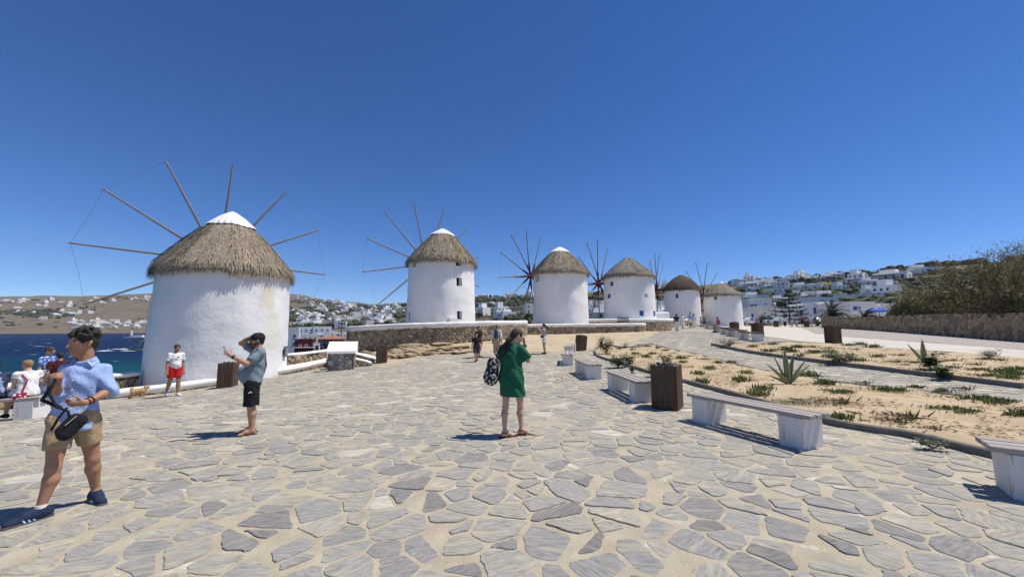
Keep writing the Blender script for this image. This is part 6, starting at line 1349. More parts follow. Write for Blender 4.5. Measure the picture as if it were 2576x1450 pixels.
def shoes(J, t, mat, h, kind='shoe', sole=None, sole_mat=None):
    for n in 'LR':
        Ak, T = J[n+'A'], J[n+'T']; fr = N3((T-Ak)*A3((1, 1, 0))); s = J['H']/1.76; base = Ak-UP*(Ak[2]-T[2]+.004); side = N3(np.cross(fr, UP)); tl = float((T-Ak)@fr)
        if kind == 'shoe':
            o = solid('shoe', [Prim(base-fr*.045*s+UP*.025, base+fr*.02*s+UP*.03, .046*s, .046*s, .02), Prim(base+UP*.03, base+fr*(tl+.015)+UP*.008, .047*s, .036*s, .03, (UP, 1.1)), Prim(base-fr*.02+UP*.03, Ak+UP*.012, .045*s, .044*s, .02, cutb=True), Prim(Ak+fr*.015-UP*.012, (T+Ak)/2+UP*.004, .043*s, .043*s, .02)], h, mat, t, 0, 1., [((0, 0, -1), -(float(base[2])-.02))])
            if sole_mat: solid('sole', [Prim(base-fr*.05*s-UP*.012, base+fr*(tl+.02)-UP*.012, .048*s, .043*s, .02, (UP, 3.))], h, sole_mat, o)
        else:
            o = solid('sandal', [Prim(base-fr*.05*s-UP*.018, base+fr*(tl+.03)-UP*.018, .047*s, .045*s, .02, (UP, 4.))], h, mat, t)
            q = MB(); c = base+fr*tl*.62; rr = .046*s; arc = [c+side*rr*math.cos(a)+UP*(.052*math.sin(a)-.01)-fr*.03*abs(math.cos(a)) for a in np.linspace(0, math.pi, 9)]; q.tube(arc, .008, 5); q.tube([c+UP*.042, c+fr*.055+UP*.004], .006, 5)
            if kind == 'sandal': arc = [Ak-UP*.01+side*.043*s*math.cos(a)+fr*.045*s*math.sin(a) for a in np.linspace(0, 6.283, 13)]; q.tube(arc, .007, 5); q.tube([c+UP*.045, Ak+fr*.04+UP*.0], .006, 5)
            q.build('strap', mat, o)
def place(t, u, v, p=None):
    p = p or G(u, v); t.location = p; t.rotation_euler[2] = -math.atan2(p.x, p.y); return p
def brow(J, t, mat=None):
    hd = N3(J['hd']); s = J['H']/1.76; q = J['head']; e = N3(np.cross(hd, UP)); hu = N3(np.cross(e, hd)); m = MB()
    for g in (1, -1): m.tube([q+hd*.100*s+hu*.036*s+e*g*.013*s, q+hd*.095*s+hu*.042*s+e*g*.035*s, q+hd*.078*s+hu*.036*s+e*g*.056*s], [.004, .0055, .003], 5)
    m.build('eyebrows', mat or HR['black'], t); m = MB()
    for g in (1, -1): m.lathe([(.002, -.006), (.0085, 0), (.002, .006)], 8, tuple(q+hd*.090*s+hu*.016*s+e*g*.032*s))
    m.build('eyes', M['dark'], t); m = MB(); m.tube([q+hd*.093*s-hu*.056*s-e*.024*s, q+hd*.104*s-hu*.055*s, q+hd*.093*s-hu*.056*s+e*.024*s], [.004, .006, .004], 5); m.build('mouth', flat('lips', (.36,.15,.12), .5), t)
def shades(J, t):
    hd = N3(J['hd']); s = J['H']/1.76; q = J['head']; e = N3(np.cross(hd, UP)); hu = N3(np.cross(e, hd)); m = MB()
    for g in (1, -1): c = q+hd*.098*s+hu*.014*s+e*g*.034*s; m.tube([c-hd*.006, c+hd*.006], .025*s, 12); m.tube([c+e*g*.025, q+e*g*.086*s+hu*.02*s-hd*.01*s], .005, 5)
    m.build('sunglasses', M['bag'], t)
# ---- man in blue shirt, foreground left
t = thing('person', 'person in light blue shirt and beige shorts walking left with a black pouch, foreground', 'person'); J = stand(1.79, 150); p = place(t, 150, 1288); t.scale = (.97,)*3
J.update(f=N3((-.42,-.9,0)), hd=N3((-.93,-.36,-.03))); J['r'] = N3((-.9,.42,0))
J.update(pel=A3((.055,0,.93)), che=A3((.10,-.01,1.25)), neck=A3((.135,0,1.475)), head=A3((.12,-.02,1.645)), RS=A3((.005,.03,1.385)), LS=A3((.25,-.04,1.382)), LE=A3((.33,-.12,1.155)), LW=A3((.145,-.27,1.075)), LHd=A3((-1,.05,.06)), RE=A3((-.055,-.05,1.16)), RW=A3((-.05,-.24,1.285)), RHd=A3((.1,-.5,.8)),
 RH=A3((-.03,.0,.89)), LH=A3((.14,.0,.89)), RK=A3((-.06,-.07,.46)), LK=A3((.20,.04,.46)), RA=A3((-.125,-.08,.095)), RT=A3((-.29,-.14,.035)), LA=A3((.235,.13,.09)), LT=A3((.28,-.06,.03)))
for k_, dx_ in (('pel', .03), ('che', .055), ('neck', .075), ('head', .085), ('RS', .07), ('LS', .07), ('LE', .075), ('LW', .06), ('RE', .06), ('RW', .06), ('RH', .03), ('LH', .03), ('RK', .015), ('LK', .015)): J[k_] = J[k_]-A3((dx_, 0, 0))
solid('body', body_prims(J, .93, 0, True, (.95, 1.25), 0, ((-.2,.7,.3), (-.6,.5,-.4))), .0075, SK['olive'], t)
sh_ = cm('blue_shirt', (.33,.45,.74)); garment(J, 'shirt', t, sh_, .0085, .95, 0, 0, .017, .785, 1.10, .0085)
q = MB(); nk = J['neck']; f_, r_ = J['f'], J['r']
for g in (1, -1):
    b = nk+UP*.012; V = [b-f_*.075+UP*.03, b+r_*g*.075+UP*.028, b+r_*g*.045+f_*.085-UP*.02, b+r_*g*.095+f_*.095-UP*.075, b+r_*g*.11+UP*-.03, b-f_*.1-UP*.02]; q.add([tuple(x) for x in V], [(0,1,4,5), (1,2,3,4)]); q.add([tuple(x-f_*.004-UP*.004) for x in V], [(5,4,1,0), (4,3,2,1)])
q.build('collar', sh_, t)
q = MB(); [q.tube([A3((-.015,-.155,1.38))+A3((.002*i,-.004*i,-.09*i)), A3((-.015,-.155,1.38))+A3((.002*i-.004,-.004*i-.008,-.09*i))], .007, 8) for i in range(6)]; q.build('buttons', M['white'], t)
garment(J, 'shorts', t, cm('beige_shorts', (.40,.29,.17)), .009, .98, 0, 0, .013, .62, 0, .005, leg=1.02)
hair(J, t, HR['black'], .007, 'curly'); brow(J, t)
shoes(J, t, cm('navy_shoe', (.018,.03,.07)), .007, 'shoe', True, cm('sole_grey', (.09,.085,.08)))
q = MB()
for n in 'RL':
    Ak, T = J[n+'A'], J[n+'T']; fr = N3((T-Ak)*A3((1, 1, 0))); sd = N3(np.cross(fr, UP)); base = Ak-UP*(Ak[2]-T[2])
    for i in range(3):
        for g in (1, -1): c = base+fr*(.055+.03*i)+sd*g*.046; q.tube([c-UP*.012-fr*.012, c+UP*.024+fr*.004-sd*g*.012], .007, 5)
q.build('shoe_stripes', flat('stripe_blue', (.45,.62,.72)), t)
q = MB(); Ak = J['RA']; q.tube([Ak+UP*.0, Ak+UP*.045], [.043, .042], 12); q.build('sock', M['white'], t)
q = MB(); w_ = J['LW']; d = N3(J['LE']-w_); arc = lambda c, d, rr: [tuple(c+rr*(N3(np.cross(d, UP))*math.cos(a)+N3(np.cross(d, np.cross(d, UP)))*math.sin(a))) for a in np.linspace(0, 6.283, 15)]; q.tube(arc(w_+d*.02, d, .033), .006, 5); q.tube(arc(w_+d*.055, d, .036), .005, 5); q.build('bracelets', flat('bracelet', (.10,.03,.03)), t)
tb_ = thing('pouch', 'black zipped pouch held by the person in the light blue shirt', 'bag', t.matrix_basis @ Vector((-.05, 0, 0))); tb_.rotation_euler = t.rotation_euler; tb_.scale = t.scale
solid('pouch_body', [Prim((.03,-.26,.80), (.11,-.26,.91), .062, .058, .02, ((-.2,-.95,0), 1.7)), Prim((.0,-.26,.84), (.08,-.26,.94), .045, .045, .02, ((-.2,-.95,0), 1.7))], .009, cm('pouch_black', (.014,.014,.018)), tb_, .003)
q = MB(); q.tube([(.02,-.305,.885), (.09,-.305,.965)], .004, 5); q.build('zip', M['liner'], tb_)
q = MB(); q.tube([(-.075,-.29,1.33), (-.10,-.32,1.2), (-.05,-.36,1.08), (.03,-.36,1.02), (.05,-.35,.94)], .012, 6); q.tube([(.02,-.37,1.06), (-.03,-.36,.96), (-.06,-.31,.86)], .011, 6); q.tube([(-.09,-.3,1.26), (-.14,-.28,1.14), (-.02,-.34,1.06)], .018, 6); q.build('strap', cm('pouch_black', (.014,.014,.018)), tb_)
# ---- man in black cap photographing
t = thing('person', 'person in black cap and grey t-shirt, hand on head, holding up a phone', 'person'); J = stand(1.72, 95); p = place(t, 625, 1091)
J.update(f=N3((-1,-.12,0)), hd=N3((-1,-.08,-.02)), r=N3((-.12,1,0)))
J.update(pel=A3((.0,0,.90)), che=A3((.035,0,1.20)), neck=A3((.075,0,1.42)), head=A3((.035,0,1.575)), LS=A3((.085,-.175,1.37)), RS=A3((.04,.175,1.385)), LE=A3((-.09,-.25,1.20)), LW=A3((-.31,-.16,1.335)), LHd=A3((-.75,.1,.6)), RE=A3((-.20,.26,1.53)), RW=A3((-.005,.12,1.675)), RHd=A3((.9,-.25,.12)),
 LH=A3((.0,-.09,.86)), RH=A3((.0,.09,.86)), LK=A3((.01,-.09,.46)), RK=A3((.01,.10,.46)), LA=A3((.035,-.09,.085)), LT=A3((-.13,-.12,.03)), RA=A3((.05,.11,.085)), RT=A3((-.11,.13,.03)))
solid('body', body_prims(J, 1.18, .10, True, (1.2, .55), 0, ((-.4,.8,.2), (.0,-.1,-1))), .008, SK['tan'], t)
garment(J, 'tee', t, cm('grey_tee', (.19,.25,.29)), .009, 1.24, .13, 0, .014, .85, .72, .0055); garment(J, 'shorts', t, cm('black_shorts', (.013,.013,.016)), .01, 1.16, 0, 0, .014, .93, 0, .004, leg=1.12)
hair(J, t, HR['black'], .009, 'short'); cap(J, t, cm('black_cap', (.015,.015,.018)), .008); shades(J, t); shoes(J, t, cm('flipflop', (.035,.03,.022)), .008, 'flip')
solid('beard', [Prim(J['head']+A3((-.072,0,-.055)), J['head']+A3((-.072,0,-.09)), .048, .04, .02), Prim(J['head']+A3((-.01,.0,-.03)), J['head']+A3((-.06,0,-.08)), .072, .05, .02, ((0, 1, 0), 1.02))], .009, pm('beard', (.10,.06,.04), (.16,.09,.06), 60, .8), t)
q = MB(); q.tube([(.03,-.12,1.44), (.16,-.10,1.36), (.19,.0,1.15), (.16,.1,.98)], .012, 6); q.build('body_strap', M['bag'], t)
q = MB(); w_ = J['LW']; d = N3(J['LE']-w_); q.tube([w_+d*.02, w_+d*.055], .036, 10); q.build('watch', M['bag'], t)
q = MB(); q.add([(-.05,0,.0),(-.02,0,.012),(.0,0,.03),(.02,0,.034),(.045,0,.02),(.03,0,.012),(.05,0,-.012),(.035,0,-.016),(.015,0,.004),(-.015,0,-.002),(-.03,0,-.02),(-.04,0,-.018),(-.035,0,-.006)], [tuple(range(13))]); q.build('logo_mark', M['white'], t, loc=(-.02, -.215, .72)).scale = (.6, 1, .6)
tp = thing('phone', 'pale phone held up by the person in the black cap', 'phone', t.location); tp.rotation_euler = t.rotation_euler; q = MB(); q.bbox((0, 0, 0), (.012, .078, .16), .004); o = q.build('phone_body', flat('phone_silver', (.5,.5,.52), .3), tp); o.location = (-.405, -.155, 1.425); o.rotation_euler = (0, R(-12), R(8)); q = MB(); q.box((.0078, 0, 0), (.001, .07, .15)); q.build('screen', M['bag'], o); q = MB(); [q.tube([(-.0058, .02, .05+.02*k), (-.0085, .02, .05+.02*k)], .008, 8) for k in (0, 1)]; q.build('lens', M['bag'], o)
# ---- woman in green dress
t = thing('person', 'person in short green dress seen from behind, hand raised to the forehead', 'person'); J = stand(1.66, -32); p = place(t, 1290, 1096); t.scale = (1.05,)*3
J.update(f=N3((.42,.9,0)), hd=N3((.86,.42,-.30)), r=N3((.9,-.42,0)))
J.update(pel=A3((-.03,0,.87)), che=A3((-.03,.01,1.16)), neck=A3((-.005,.02,1.375)), head=A3((.055,.05,1.50)), LS=A3((-.165,.06,1.325)), RS=A3((.125,-.04,1.315)), RE=A3((.235,.03,1.13)), RW=A3((.185,.14,1.375)), RHd=A3((-.12,-.02,1)), LE=A3((-.18,.16,1.1)), LW=A3((.0,.25,1.25)), LHd=A3((.7,.2,.5)),
 LH=A3((-.09,.02,.84)), RH=A3((.075,-.02,.84)), LK=A3((-.115,-.03,.44)), RK=A3((.115,.05,.44)), LA=A3((-.125,-.09,.085)), LT=A3((.01,-.04,.03)), RA=A3((.13,.05,.085)), RT=A3((.275,.03,.03)))
solid('body', body_prims(J, .9, 0, True, (.5, .5), .0, ((.5,.5,0), (-.8,-.3,0)), .92), .008, SK['fair'], t)
garment(J, 'dress', t, cm('green_dress', (.010,.105,.055)), .0085, 1.05, 0, .01, .018, .60, .78, .009, leg=1.0)
hair(J, t, HR['black'], .008, 'pony'); shoes(J, t, cm('sandal_red', (.07,.018,.016)), .008, 'sandal')
q = MB(); w_ = J['RW']; d = N3(J['RE']-w_); q.tube([w_+d*.02, w_+d*.05], .031, 10); q.build('watch', M['bag'], t)
tt_ = thing('tote_bag', 'black tote bag with pale pattern on the shoulder of the person in green', 'bag', t.location); tt_.rotation_euler = t.rotation_euler; tt_.scale = t.scale
solid('bag_body', [Prim((-.30,-.02,1.10), (-.34,-.03,.88), .09, .125, .06, ((.3,.9,0), 1.8)), Prim((-.25,0,1.2), (-.30,-.02,1.10), .035, .09, .06, ((.3,.9,0), 1.8))], .01, cm('tote', (.02,.02,.022), 'spot', (.62,.58,.50), 24), tt_, .004)
q = MB(); q.tube([(-.25,-.0,1.22), (-.2,-.03,1.32), (-.13,-.02,1.40), (-.06,.08,1.39)], .014, 6); q.tube([(-.24,-.03,1.18), (-.17,-.11,1.24), (-.09,-.115,1.30), (-.03,-.07,1.39)], .016, 6); q.build('strap', M['bag'], tt_)
# ---- man in red shorts
t = thing('person', 'person in white t-shirt and red shorts walking by the nearest windmill', 'person'); J = stand(1.76, 200, .92); p = place(t, 434, 996)
J.update(RK=J['RK']-J['f']*.05, RA=J['RA']-J['f']*.22+UP*.06, RT=J['RT']-J['f']*.24+UP*.02, LK=J['LK']+J['f']*.07, LA=J['LA']+J['f']*.12, LT=J['LT']+J['f']*.12, hd=N3((.25,-.85,-.3)))
solid('body', body_prims(J, 1.05, .03, True), .012, SK['brown'], t); garment(J, 'tee', t, cm('white_tee', (.74,.74,.73)), .012, 1.03, .03, 0, .012, None, .66); garment(J, 'shorts', t, cm('red_shorts', (.55,.012,.012)), .012, 1.05, 0, 0, .014, .66, leg=1.1); hair(J, t, HR['brown'], .012, 'short'); shoes(J, t, cm('white_shoe', (.72,.72,.7)), .011); brow(J, t)
q = MB(); c = J['che']+J['f']*.155+UP*.06; q.lathe([(.03, -.002), (.03, .002)], 8); o = q.build('chest_emblem', M['dark'], t, loc=c); o.rotation_euler = (R(90), 0, R(20)); o.scale = (1.3, .7, 1)
# ---- dog
t = thing('dog', 'small fluffy beige dog trotting beside the person in red shorts', 'dog'); p = place(t, 347, 1000)
P = [Prim((-.12,0,.225), (.10,0,.24), .098, .098, .04), Prim((.10,0,.24), (.17,0,.31), .075, .06, .04), Prim((.19,0,.345), (.21,0,.345), .062, .055, .03), Prim((.22,0,.335), (.265,0,.325), .036, .024, .02), Prim((.17,.05,.38), (.165,.065,.32), .018, .022, .02), Prim((.17,-.05,.38), (.165,-.065,.32), .018, .022, .02), Prim((-.17,0,.27), (-.195,0,.325), .026, .026, .03), Prim((-.195,0,.325), (-.15,0,.36), .026, .018, .03)]
for x, y, dx in ((.10,.045,.05), (.10,-.045,-.02)): P += [Prim((x,y,.2), (x+dx*.5,y,.11), .045, .032, .03), Prim((x+dx*.5,y,.11), (x+dx*.9,y,.02), .03, .024, .02), Prim((x+dx*.9,y,.02), (x+dx*.9+.03,y,.016), .022, .018, .01)]
for x, y, dx in ((-.14,.045,-.06), (-.14,-.045,.01)): P += [Prim((x,y,.2), (x+.03+dx*.3,y,.13), .055, .038, .03), Prim((x+.03+dx*.3,y,.13), (x-.03+dx,y,.075), .034, .024, .02), Prim((x-.03+dx,y,.075), (x-.015+dx,y,.015), .023, .022, .02), Prim((x-.015+dx,y,.015), (x+.02+dx,y,.014), .022, .018, .01)]
dg = solid('coat', P, .009, pm('dog_fur', (.52,.36,.19), (.40,.26,.13), 30, .9, .9, 90, bdist=.01), t, .006, 3.5); q = MB(); q.lathe([(.002,-.01),(.011,0),(.002,.01)], 8, (.288,0,.335)); q.build('nose', M['dark'], t)
# ---- generic smaller figures
def figure(label, u, vfeet, vhead, phi, skin='tan', top=None, bottom=None, hr=('brown', 'short'), hat=None, shoe=None, h=.016, fat=1., pose=None, bust=0., Y=None, seat=None, kind='tee', pack=None, tote=None, phone=None, leglen=.6, sleeve=.6, dresshem=.35, legw=1.1, wave=0):
    t = thing('person', label, 'person')
    if Y: q = at(u, vfeet, Y); p = Vector((q.x, Y, gz(q.x, Y)))
    else: p = G(u, vfeet)
    if seat is not None: p = Vector(seat); J = sit(1.66, phi)
    else:
        H = min(1.9, max(1.1, at(u, vhead, p.y).z-p.z)); J = stand(H, phi)
    t.location = p; t.rotation_euler[2] = -math.atan2(p.x, p.y); f, r = J['f'], J['r']
    if pose == 'walk': J['RK'] = J['RK']+f*.1; J['RA'] = J['RA']+f*.2; J['RT'] = J['RT']+f*.2; J['LA'] = J['LA']-f*.22+UP*.05; J['LT'] = J['LT']-f*.22+UP*.02; J['LW'] = J['LW']+f*.14; J['RW'] = J['RW']-f*.12
    if pose == 'photo':
        for s, n in ((1, 'R'), (-1, 'L')): J[n+'E'] = J[n+'S']-UP*.16+f*.16; J[n+'W'] = J[n+'S']+f*.32+UP*.08-r*s*.12; J[n+'Hd'] = N3(f+UP*.9)
    if pose == 'phone': J['hd'] = N3(f-UP*.45)
    for s, n in ((1, 'R'), (-1, 'L')):
        if pose == 'hips': J[n+'E'] = J[n+'S']-UP*.26+r*s*.12-f*.05; J[n+'W'] = J['pel']+UP*.08+r*s*.17; J[n+'Hd'] = N3(f-r*s*.5)
    sm = SK[skin]; solid('body', body_prims(J, fat, 0, h < .014, (.5, .5), bust), h, sm, t)
    if kind == 'dress': garment(J, 'dress', t, top, h, .98*fat, 0, bust, .018, dresshem, sleeve, .006, leg=legw)
    else:
        garment(J, kind, t, top, h, 1.03*fat, 0, bust, .016, None, sleeve)
        if bottom: garment(J, 'shorts', t, bottom, h, 1.03*fat, 0, 0, .014, leglen, leg=legw, nm='trousers' if leglen > 1 else 'shorts')
    if hr: hair(J, t, HR[hr[0]], h*.8, hr[1])
    if hat: cap(J, t, hat[0], h*.8, True, hat[1])
    shoes(J, t, shoe or cm('dark_shoe', (.03,.028,.026)), h)
    if pack:
        b = J['che']-f*.16; o = solid('backpack', [Prim(b+UP*.12, b-UP*.14-f*.02, .10, .125, .05, (f, 1.3))], h, pack, t); q = MB(); [q.tube([J['che']+UP*.2+r*g*.1-f*.1, J[n]+UP*.05-r*g*.07, J['che']+f*.13+r*g*.11, J['pel']+UP*.16+r*g*.14-f*.08], .016, 5) for g, n in ((1, 'RS'), (-1, 'LS'))]; q.build('strap', pack, o)
    if tote: w_ = J['RS']; q = MB(); q.bbox(tuple(J['pel']+r*.2+f*.02+UP*-.02), (.32, .09, .36), .02, math.atan2(f[1], f[0])); o = q.build('shoulder_bag', tote, t); q = MB(); q.tube([J['pel']+r*.2+UP*.15, J['RS']+UP*.05-r*.03, J['che']-f*.14+r*.1, J['pel']+r*.2+UP*.15-f*.1], .012, 5); q.build('strap', tote, o)
    if phone: q = MB(); c = (J['LW']+J['RW'])/2+f*.09+UP*.1; q.bbox(tuple(c), (.075, .012, .15), .004, math.atan2(f[1], f[0])+R(90)); q.build('phone', M['bag'], t)
    return t, J
WT, BK, KH = cm('white_cloth', (.76,.76,.76)), cm('black_cloth', (.014,.014,.016)), cm('khaki', (.45,.36,.23))
figure('child in black t-shirt and dark shorts walking in front of the adult in black', 1197, 909, 837, 195, 'tan', BK, cm('dark_shorts', (.02,.025,.045)), ('brown', 'short'), h=.0125, pose='walk', leglen=.85)
figure('adult in black t-shirt just behind the child, looking right', 1203, 899, 819, 225, 'tan', BK, cm('dark_shorts', (.02,.025,.045)), ('black', 'short'), h=.0125, leglen=.85)
figure('person in white shirt with grey backpack and cap, walking away', 1249, 897, 816, -10, 'tan', WT, KH, ('grey', 'short'), (cm('khaki_cap', (.20,.17,.13)), False), h=.0125, pack=cm('grey_pack', (.06,.065,.085)), leglen=1.7, sleeve=1.3)
t_, J_ = figure('person in striped top and white shorts taking a picture, hair blown by wind', 1369, 890, 813, 80, 'tan', cm('stripes', (.72,.72,.72), 'stripe', (.03,.04,.08), 5.6), WT, ('brown', 'wind'), h=.0125, pose='photo', bust=.02, phone=True, tote=None, leglen=.55)
q = MB(); c = J_['pel']+J_['f']*.1+J_['r']*-.2+UP*.08; q.bbox(tuple(c), (.16, .08, .13), .02); q.build('small_bag', M['bag'], t_)
figure('distant person in black vest and white trousers with a white shoulder bag', z6(345,0)[0], z6(0,1075)[1], z6(0,815)[1], 10, 'dark', BK, cm('white_cloth', (.76,.76,.76)), ('black', 'short'), h=.022, leglen=1.85, pack=cm('dark_vest', (.03,.03,.035)), tote=WT, Y=37.6)
figure('distant person in long white dress', z6(425,0)[0], z6(0,1024)[1], z6(0,815)[1], 200, 'tan', WT, None, ('blond', 'short'), (cm('pink_hat', (.5,.25,.25)), False), h=.024, kind='dress', dresshem=.25, legw=1.35, sleeve=.2, pose='walk', Y=43)
figure('distant person in pale blue shirt and white shorts', z6(540,0)[0], z6(0,1020)[1], z6(0,790)[1], 5, 'tan', cm('pale_blue', (.42,.50,.68)), WT, ('black', 'short'), h=.024, leglen=.8, sleeve=1.2, pose='walk', Y=43.6)
figure('distant person in white beside the one in pale blue', z6(585,0)[0], z6(0,1014)[1], z6(0,812)[1], 20, 'tan', cm('pale_white', (.66,.70,.78)), WT, ('brown', 'long'), h=.024, leglen=1.7, pose='walk', Y=44.2)
figure('small dark clad figure in front of the fifth windmill', z6(682,0)[0], z6(0,995)[1], z6(0,855)[1], 70, 'tan', cm('grey_top', (.4,.38,.36)), BK, ('black', 'long'), h=.026, Y=52)
b = FB[5]; figure('woman in sun hat sitting on the farthest bench', 0, 0, 0, 100, 'tan', cm('brown_pattern', (.16,.11,.08)), cm('dark_shorts', (.02,.025,.045)), ('blond', 'long'), (cm('straw', (.5,.38,.2)), True), h=.024, seat=(b.x-.25, b.y+.5, b.z+.04), pose='phone')
b = FB[3]; figure('woman in red top with a bun sitting on a far row bench', 0, 0, 0, 115, 'tan', cm('red_top', (.50,.03,.08)), WT, ('black', 'bun'), h=.02, seat=(b.x-.28, b.y+.2, b.z+.04), pose='phone', sleeve=.3)
figure('person standing behind the end of the curved wall, left of the third windmill', 1331, 812, 799, 180, 'tan', cm('brown_pattern', (.16,.11,.08)), BK, ('brown', 'long'), h=.024, Y=34.5)
cr = [(1415,1012,850,10,(.03,.20,.50),'blue_top',(.7,.7,.7),'black','person in bright blue top and white shorts at the left of the distant crowd'),(1475,1010,868,0,(.22,.10,.22),'purple_top',(.3,.12,.2),'blond','blond person in purple beside the one in bright blue'),(1578,1008,893,60,(.3,.26,.3),'mauve_top',(.05,.05,.06),'blond','blond person half hidden by the round bush'),(1670,1010,900,-30,(.7,.7,.7),'white_cloth',(.05,.05,.06),'brown','person in white top left of the pale blue car'),(1640,1008,905,160,(.05,.05,.06),'black_cloth',(.3,.3,.32),'black','person in black top left of the pale blue car'),
 (1812,1012,878,20,(.55,.42,.33),'beige_dress',(.5,.4,.3),'brown','person in beige at the left of the main distant group'),(1876,1012,866,0,(.75,.75,.75),'white_cloth',(.012,.012,.014),'black','person in white top and black trousers in the distant group'),(1945,1012,884,-15,(.35,.33,.33),'grey_cloth',(.42,.33,.2),'brown','person with backpack and khaki shorts in the distant group'),(1975,1010,890,30,(.6,.62,.65),'pale_grey',(.3,.3,.33),'black','person in pale grey top at the right of the distant group'),(2045,1008,905,60,(.6,.64,.72),'pale_blue_b',(.1,.1,.12),'black','person in pale blue crouching right of the distant group'),(2122,1012,852,5,(.16,.05,.02),'rust_top',(.012,.012,.014),'black','person in rust top and black shorts before the blue stair'),(2170,1008,905,180,(.2,.2,.24),'slate_top',(.05,.05,.07),'black','person in slate grey near the left end of the long wall'),(2250,1006,824,0,(.74,.74,.76),'white_cloth',(.45,.36,.23),'black','tall person in white shirt at the left end of the long wall')]
for i, (x, yf, yh, ph, c, nm, c2, hc, lb) in enumerate(cr):
    u, vf = z6(x, yf); _, vh = z6(x, yh); figure(lb, u, vf, vh, ph, ('tan', 'fair', 'brown')[i % 3], cm(nm, c), cm('bot_%d' % i, c2), (hc, 'long' if hc == 'blond' or i in (3, 5) else 'short'), h=.03, Y=58+(i % 4), leglen=1.7 if i in (6, 9) else .75, pose=('walk', None, None)[i % 3], pack=cm('grey_pack', (.06,.065,.085)) if i == 7 else None)
# ---- people at the left edge
zl = gz(BL.x, BL.y); ang = R(16); dv = Vector((math.cos(ang), math.sin(ang), 0))
def seatp(k): q = BL+dv*k; return (q.x-.03, q.y+.05, gz(q.x, q.y))
t_, J_ = figure('person in white dress sitting on the left bench, seen from behind', 0, 0, 0, 25, 'fair', WT, None, ('blond', 'short'), h=.0125, seat=seatp(.60), kind='dress', dresshem=.52, sleeve=.3, leglen=.5, legw=1.05)
q = MB(); q.tube([J_['LS']+UP*.06-J_['r']*-.03, J_['che']-J_['f']*.15-J_['r']*.08, J_['pel']-J_['f']*.13-J_['r']*.16], .014, 5); o = q.build('bag_strap', flat('bag_red', (.28,.015,.04)), t_); tr = thing('shoulder_bag', 'red shoulder bag with white spots resting on the left bench', 'bag', t_.location); tr.rotation_euler = t_.rotation_euler; q = MB(); solid('bag_body', [Prim(J_['pel']-J_['f']*.16-J_['r']*.22-UP*.02, J_['pel']-J_['f']*.16-J_['r']*.14-UP*.02, .085, .085, .03, (tuple(J_['f']), 1.8))], .012, cm('red_spot', (.28,.012,.04), 'spot', (.75,.72,.7), 14), tr)
figure('person in navy shirt with wave print sitting at the left end of the bench', 0, 0, 0, 20, 'tan', cm('navy_wave', (.035,.045,.11), 'blot', (.30,.38,.58), 4.), cm('navy_trousers', (.03,.035,.06)), ('black', 'short'), h=.0125, seat=seatp(.03), leglen=1.6, fat=1.12)
figure('person in blue floral shirt standing by the sea wall at left', 111, 985, 871, 235, 'tan', cm('floral', (.06,.12,.42), 'blot', (.45,.58,.80), 14.), cm('jeans', (.16,.22,.33)), ('brown', 'short'), h=.0125, Y=12.3, leglen=1.8, pose='phone')
figure('person in dark red top standing next to the one in floral shirt', 141, 985, 884, 10, 'tan', cm('dark_red', (.07,.012,.02)), cm('brown_short', (.2,.13,.1)), ('black', 'short'), h=.0125, Y=11.9, leglen=.9, fat=1.1)

# ---------------------------------------------------------------- labels for the many ice plants: nearest landmark and rank
LM = [('the large agave', G(*zA(2085, 572))), ('the smaller agave', G(*zB(1268, 250))), ('the big near litter bin', G(1690, 1030)), ('the long bench', Vector((c2[0], c2[1], 0))), ('the bench at the right edge', Vector((5.95, 3.22, 0))), ('the tall dark shrub', G(*zA(490, 300))), ('the bin by the road', G(2105, 864)), ('the wide grey green bush', G(*zB(610, 262))), ('the rounded bush by the road', G(*zB(1790, 215))), ('the dry twiggy bush', G(*z6(1060, 1300))), ('the leafy plant on the far kerb', G(*zB(1410, 378)))]
ORD = ['', 'second ', 'third ', 'fourth ', 'fifth ', 'sixth ', 'seventh ', 'eighth ', 'ninth ', 'tenth ', 'eleventh ', 'twelfth ']+['%dth ' % k for k in range(13, 41)]
bk = {}
for o in list(bpy.data.objects):
    if o.name.startswith('ice_plant') and 'group' in o:
        d, n = min(((o.location.xy-p.xy).length, n) for n, p in LM); kd = ('dried brown stems' if 'dried' in o['label'] else 'green ice plant', 'near bed' if 'near bed' in o['group'] else 'far bed', n); bk.setdefault(kd, []).append((d, o.name))
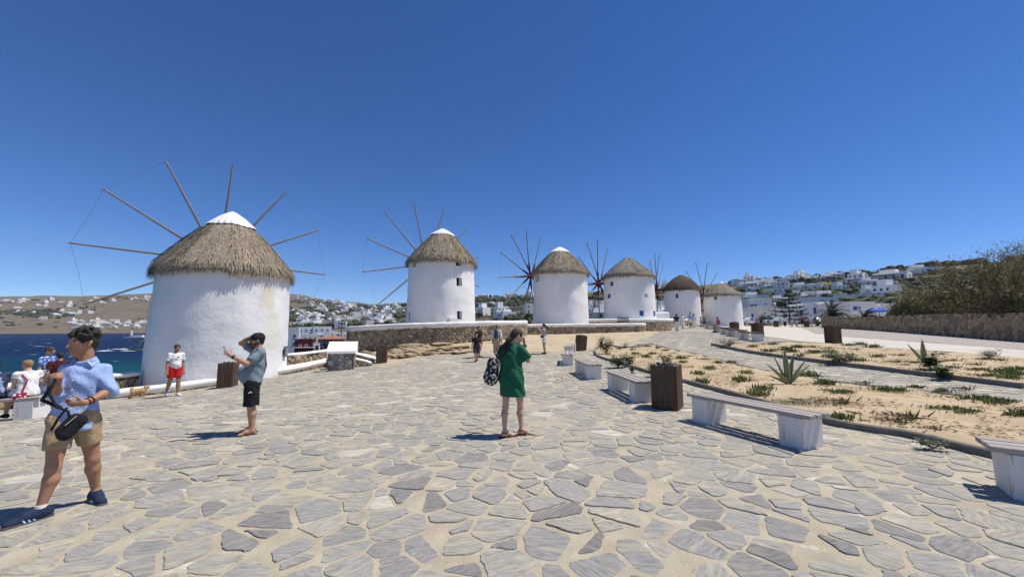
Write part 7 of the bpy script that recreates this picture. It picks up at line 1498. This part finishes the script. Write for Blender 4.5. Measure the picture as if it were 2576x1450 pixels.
for (kd, bed, n), L in bk.items():
    for i, (d, nm) in enumerate(sorted(L)): bpy.data.objects[nm]['label'] = '%s of %s, %snearest %s' % (kd, bed, ORD[min(i, 35)], n)

SHORT = {'houses high on the brown hill': 'tiny white house high on the brown hill across the bay', 'houses in the green patch across the bay': 'tiny white house in the green patch across the bay', 'houses by the far harbour': 'tiny white house by the far harbour', 'houses near the brown crest': 'tiny white house near the brown crest behind town', 'skyline houses behind the third windmill': 'white skyline house between second and third windmills', 'houses on the scrubby slope': 'white house on the scrubby slope behind the windmills', 'houses between the third and fourth windmills': 'white house between the third and fourth windmills', 'houses between the fourth and fifth windmills': 'white house between the fourth and fifth windmills', 'houses on the ridge line': 'white house on the ridge line', 'white houses on the right hillside': 'white house among trees on the right hillside', 'lower houses on the right hillside': 'white house low on the right hillside', 'utility poles on the ridge': 'thin utility pole on the right ridge'}
def nth(i): return ['leftmost', 'second', 'third', 'fourth', 'fifth', 'sixth', 'seventh', 'eighth', 'ninth', 'tenth'][i] if i < 10 else '%d%s' % (i+1, {1: 'st', 2: 'nd', 3: 'rd'}.get((i+1) % 10 if (i+1) // 10 != 1 else 0, 'th'))
for g, b in SHORT.items():
    L = sorted((o.location.x/o.location.y, o.name) for o in bpy.data.objects if o.get('group') == g)
    for i, (k, nm) in enumerate(L): bpy.data.objects[nm]['label'] = b+(', leftmost of its group' if i == 0 else ', %s from the left' % nth(i))
# ---------------------------------------------------------------- air over the bay
q = MB(); q.box((0, 1500, 190), (5600, 5400, 410)); hz = q.build('haze', []); hz.data.materials.clear()
hm = bpy.data.materials.new('haze_air'); hm.use_nodes = True; n_ = hm.node_tree.nodes
for x in list(n_):
    if x.type == 'BSDF_PRINCIPLED': n_.remove(x)
pv = n_.new('ShaderNodeVolumePrincipled'); pv.inputs['Color'].default_value = (.86,.91,1,1); pv.inputs['Density'].default_value = HAZE
hm.node_tree.links.new(pv.outputs[0], [x for x in n_ if x.type == 'OUTPUT_MATERIAL'][0].inputs['Volume']); hz.data.materials.append(hm); tag(hz, 'thin blue summer haze over the bay and hills', 'haze', kind='stuff')
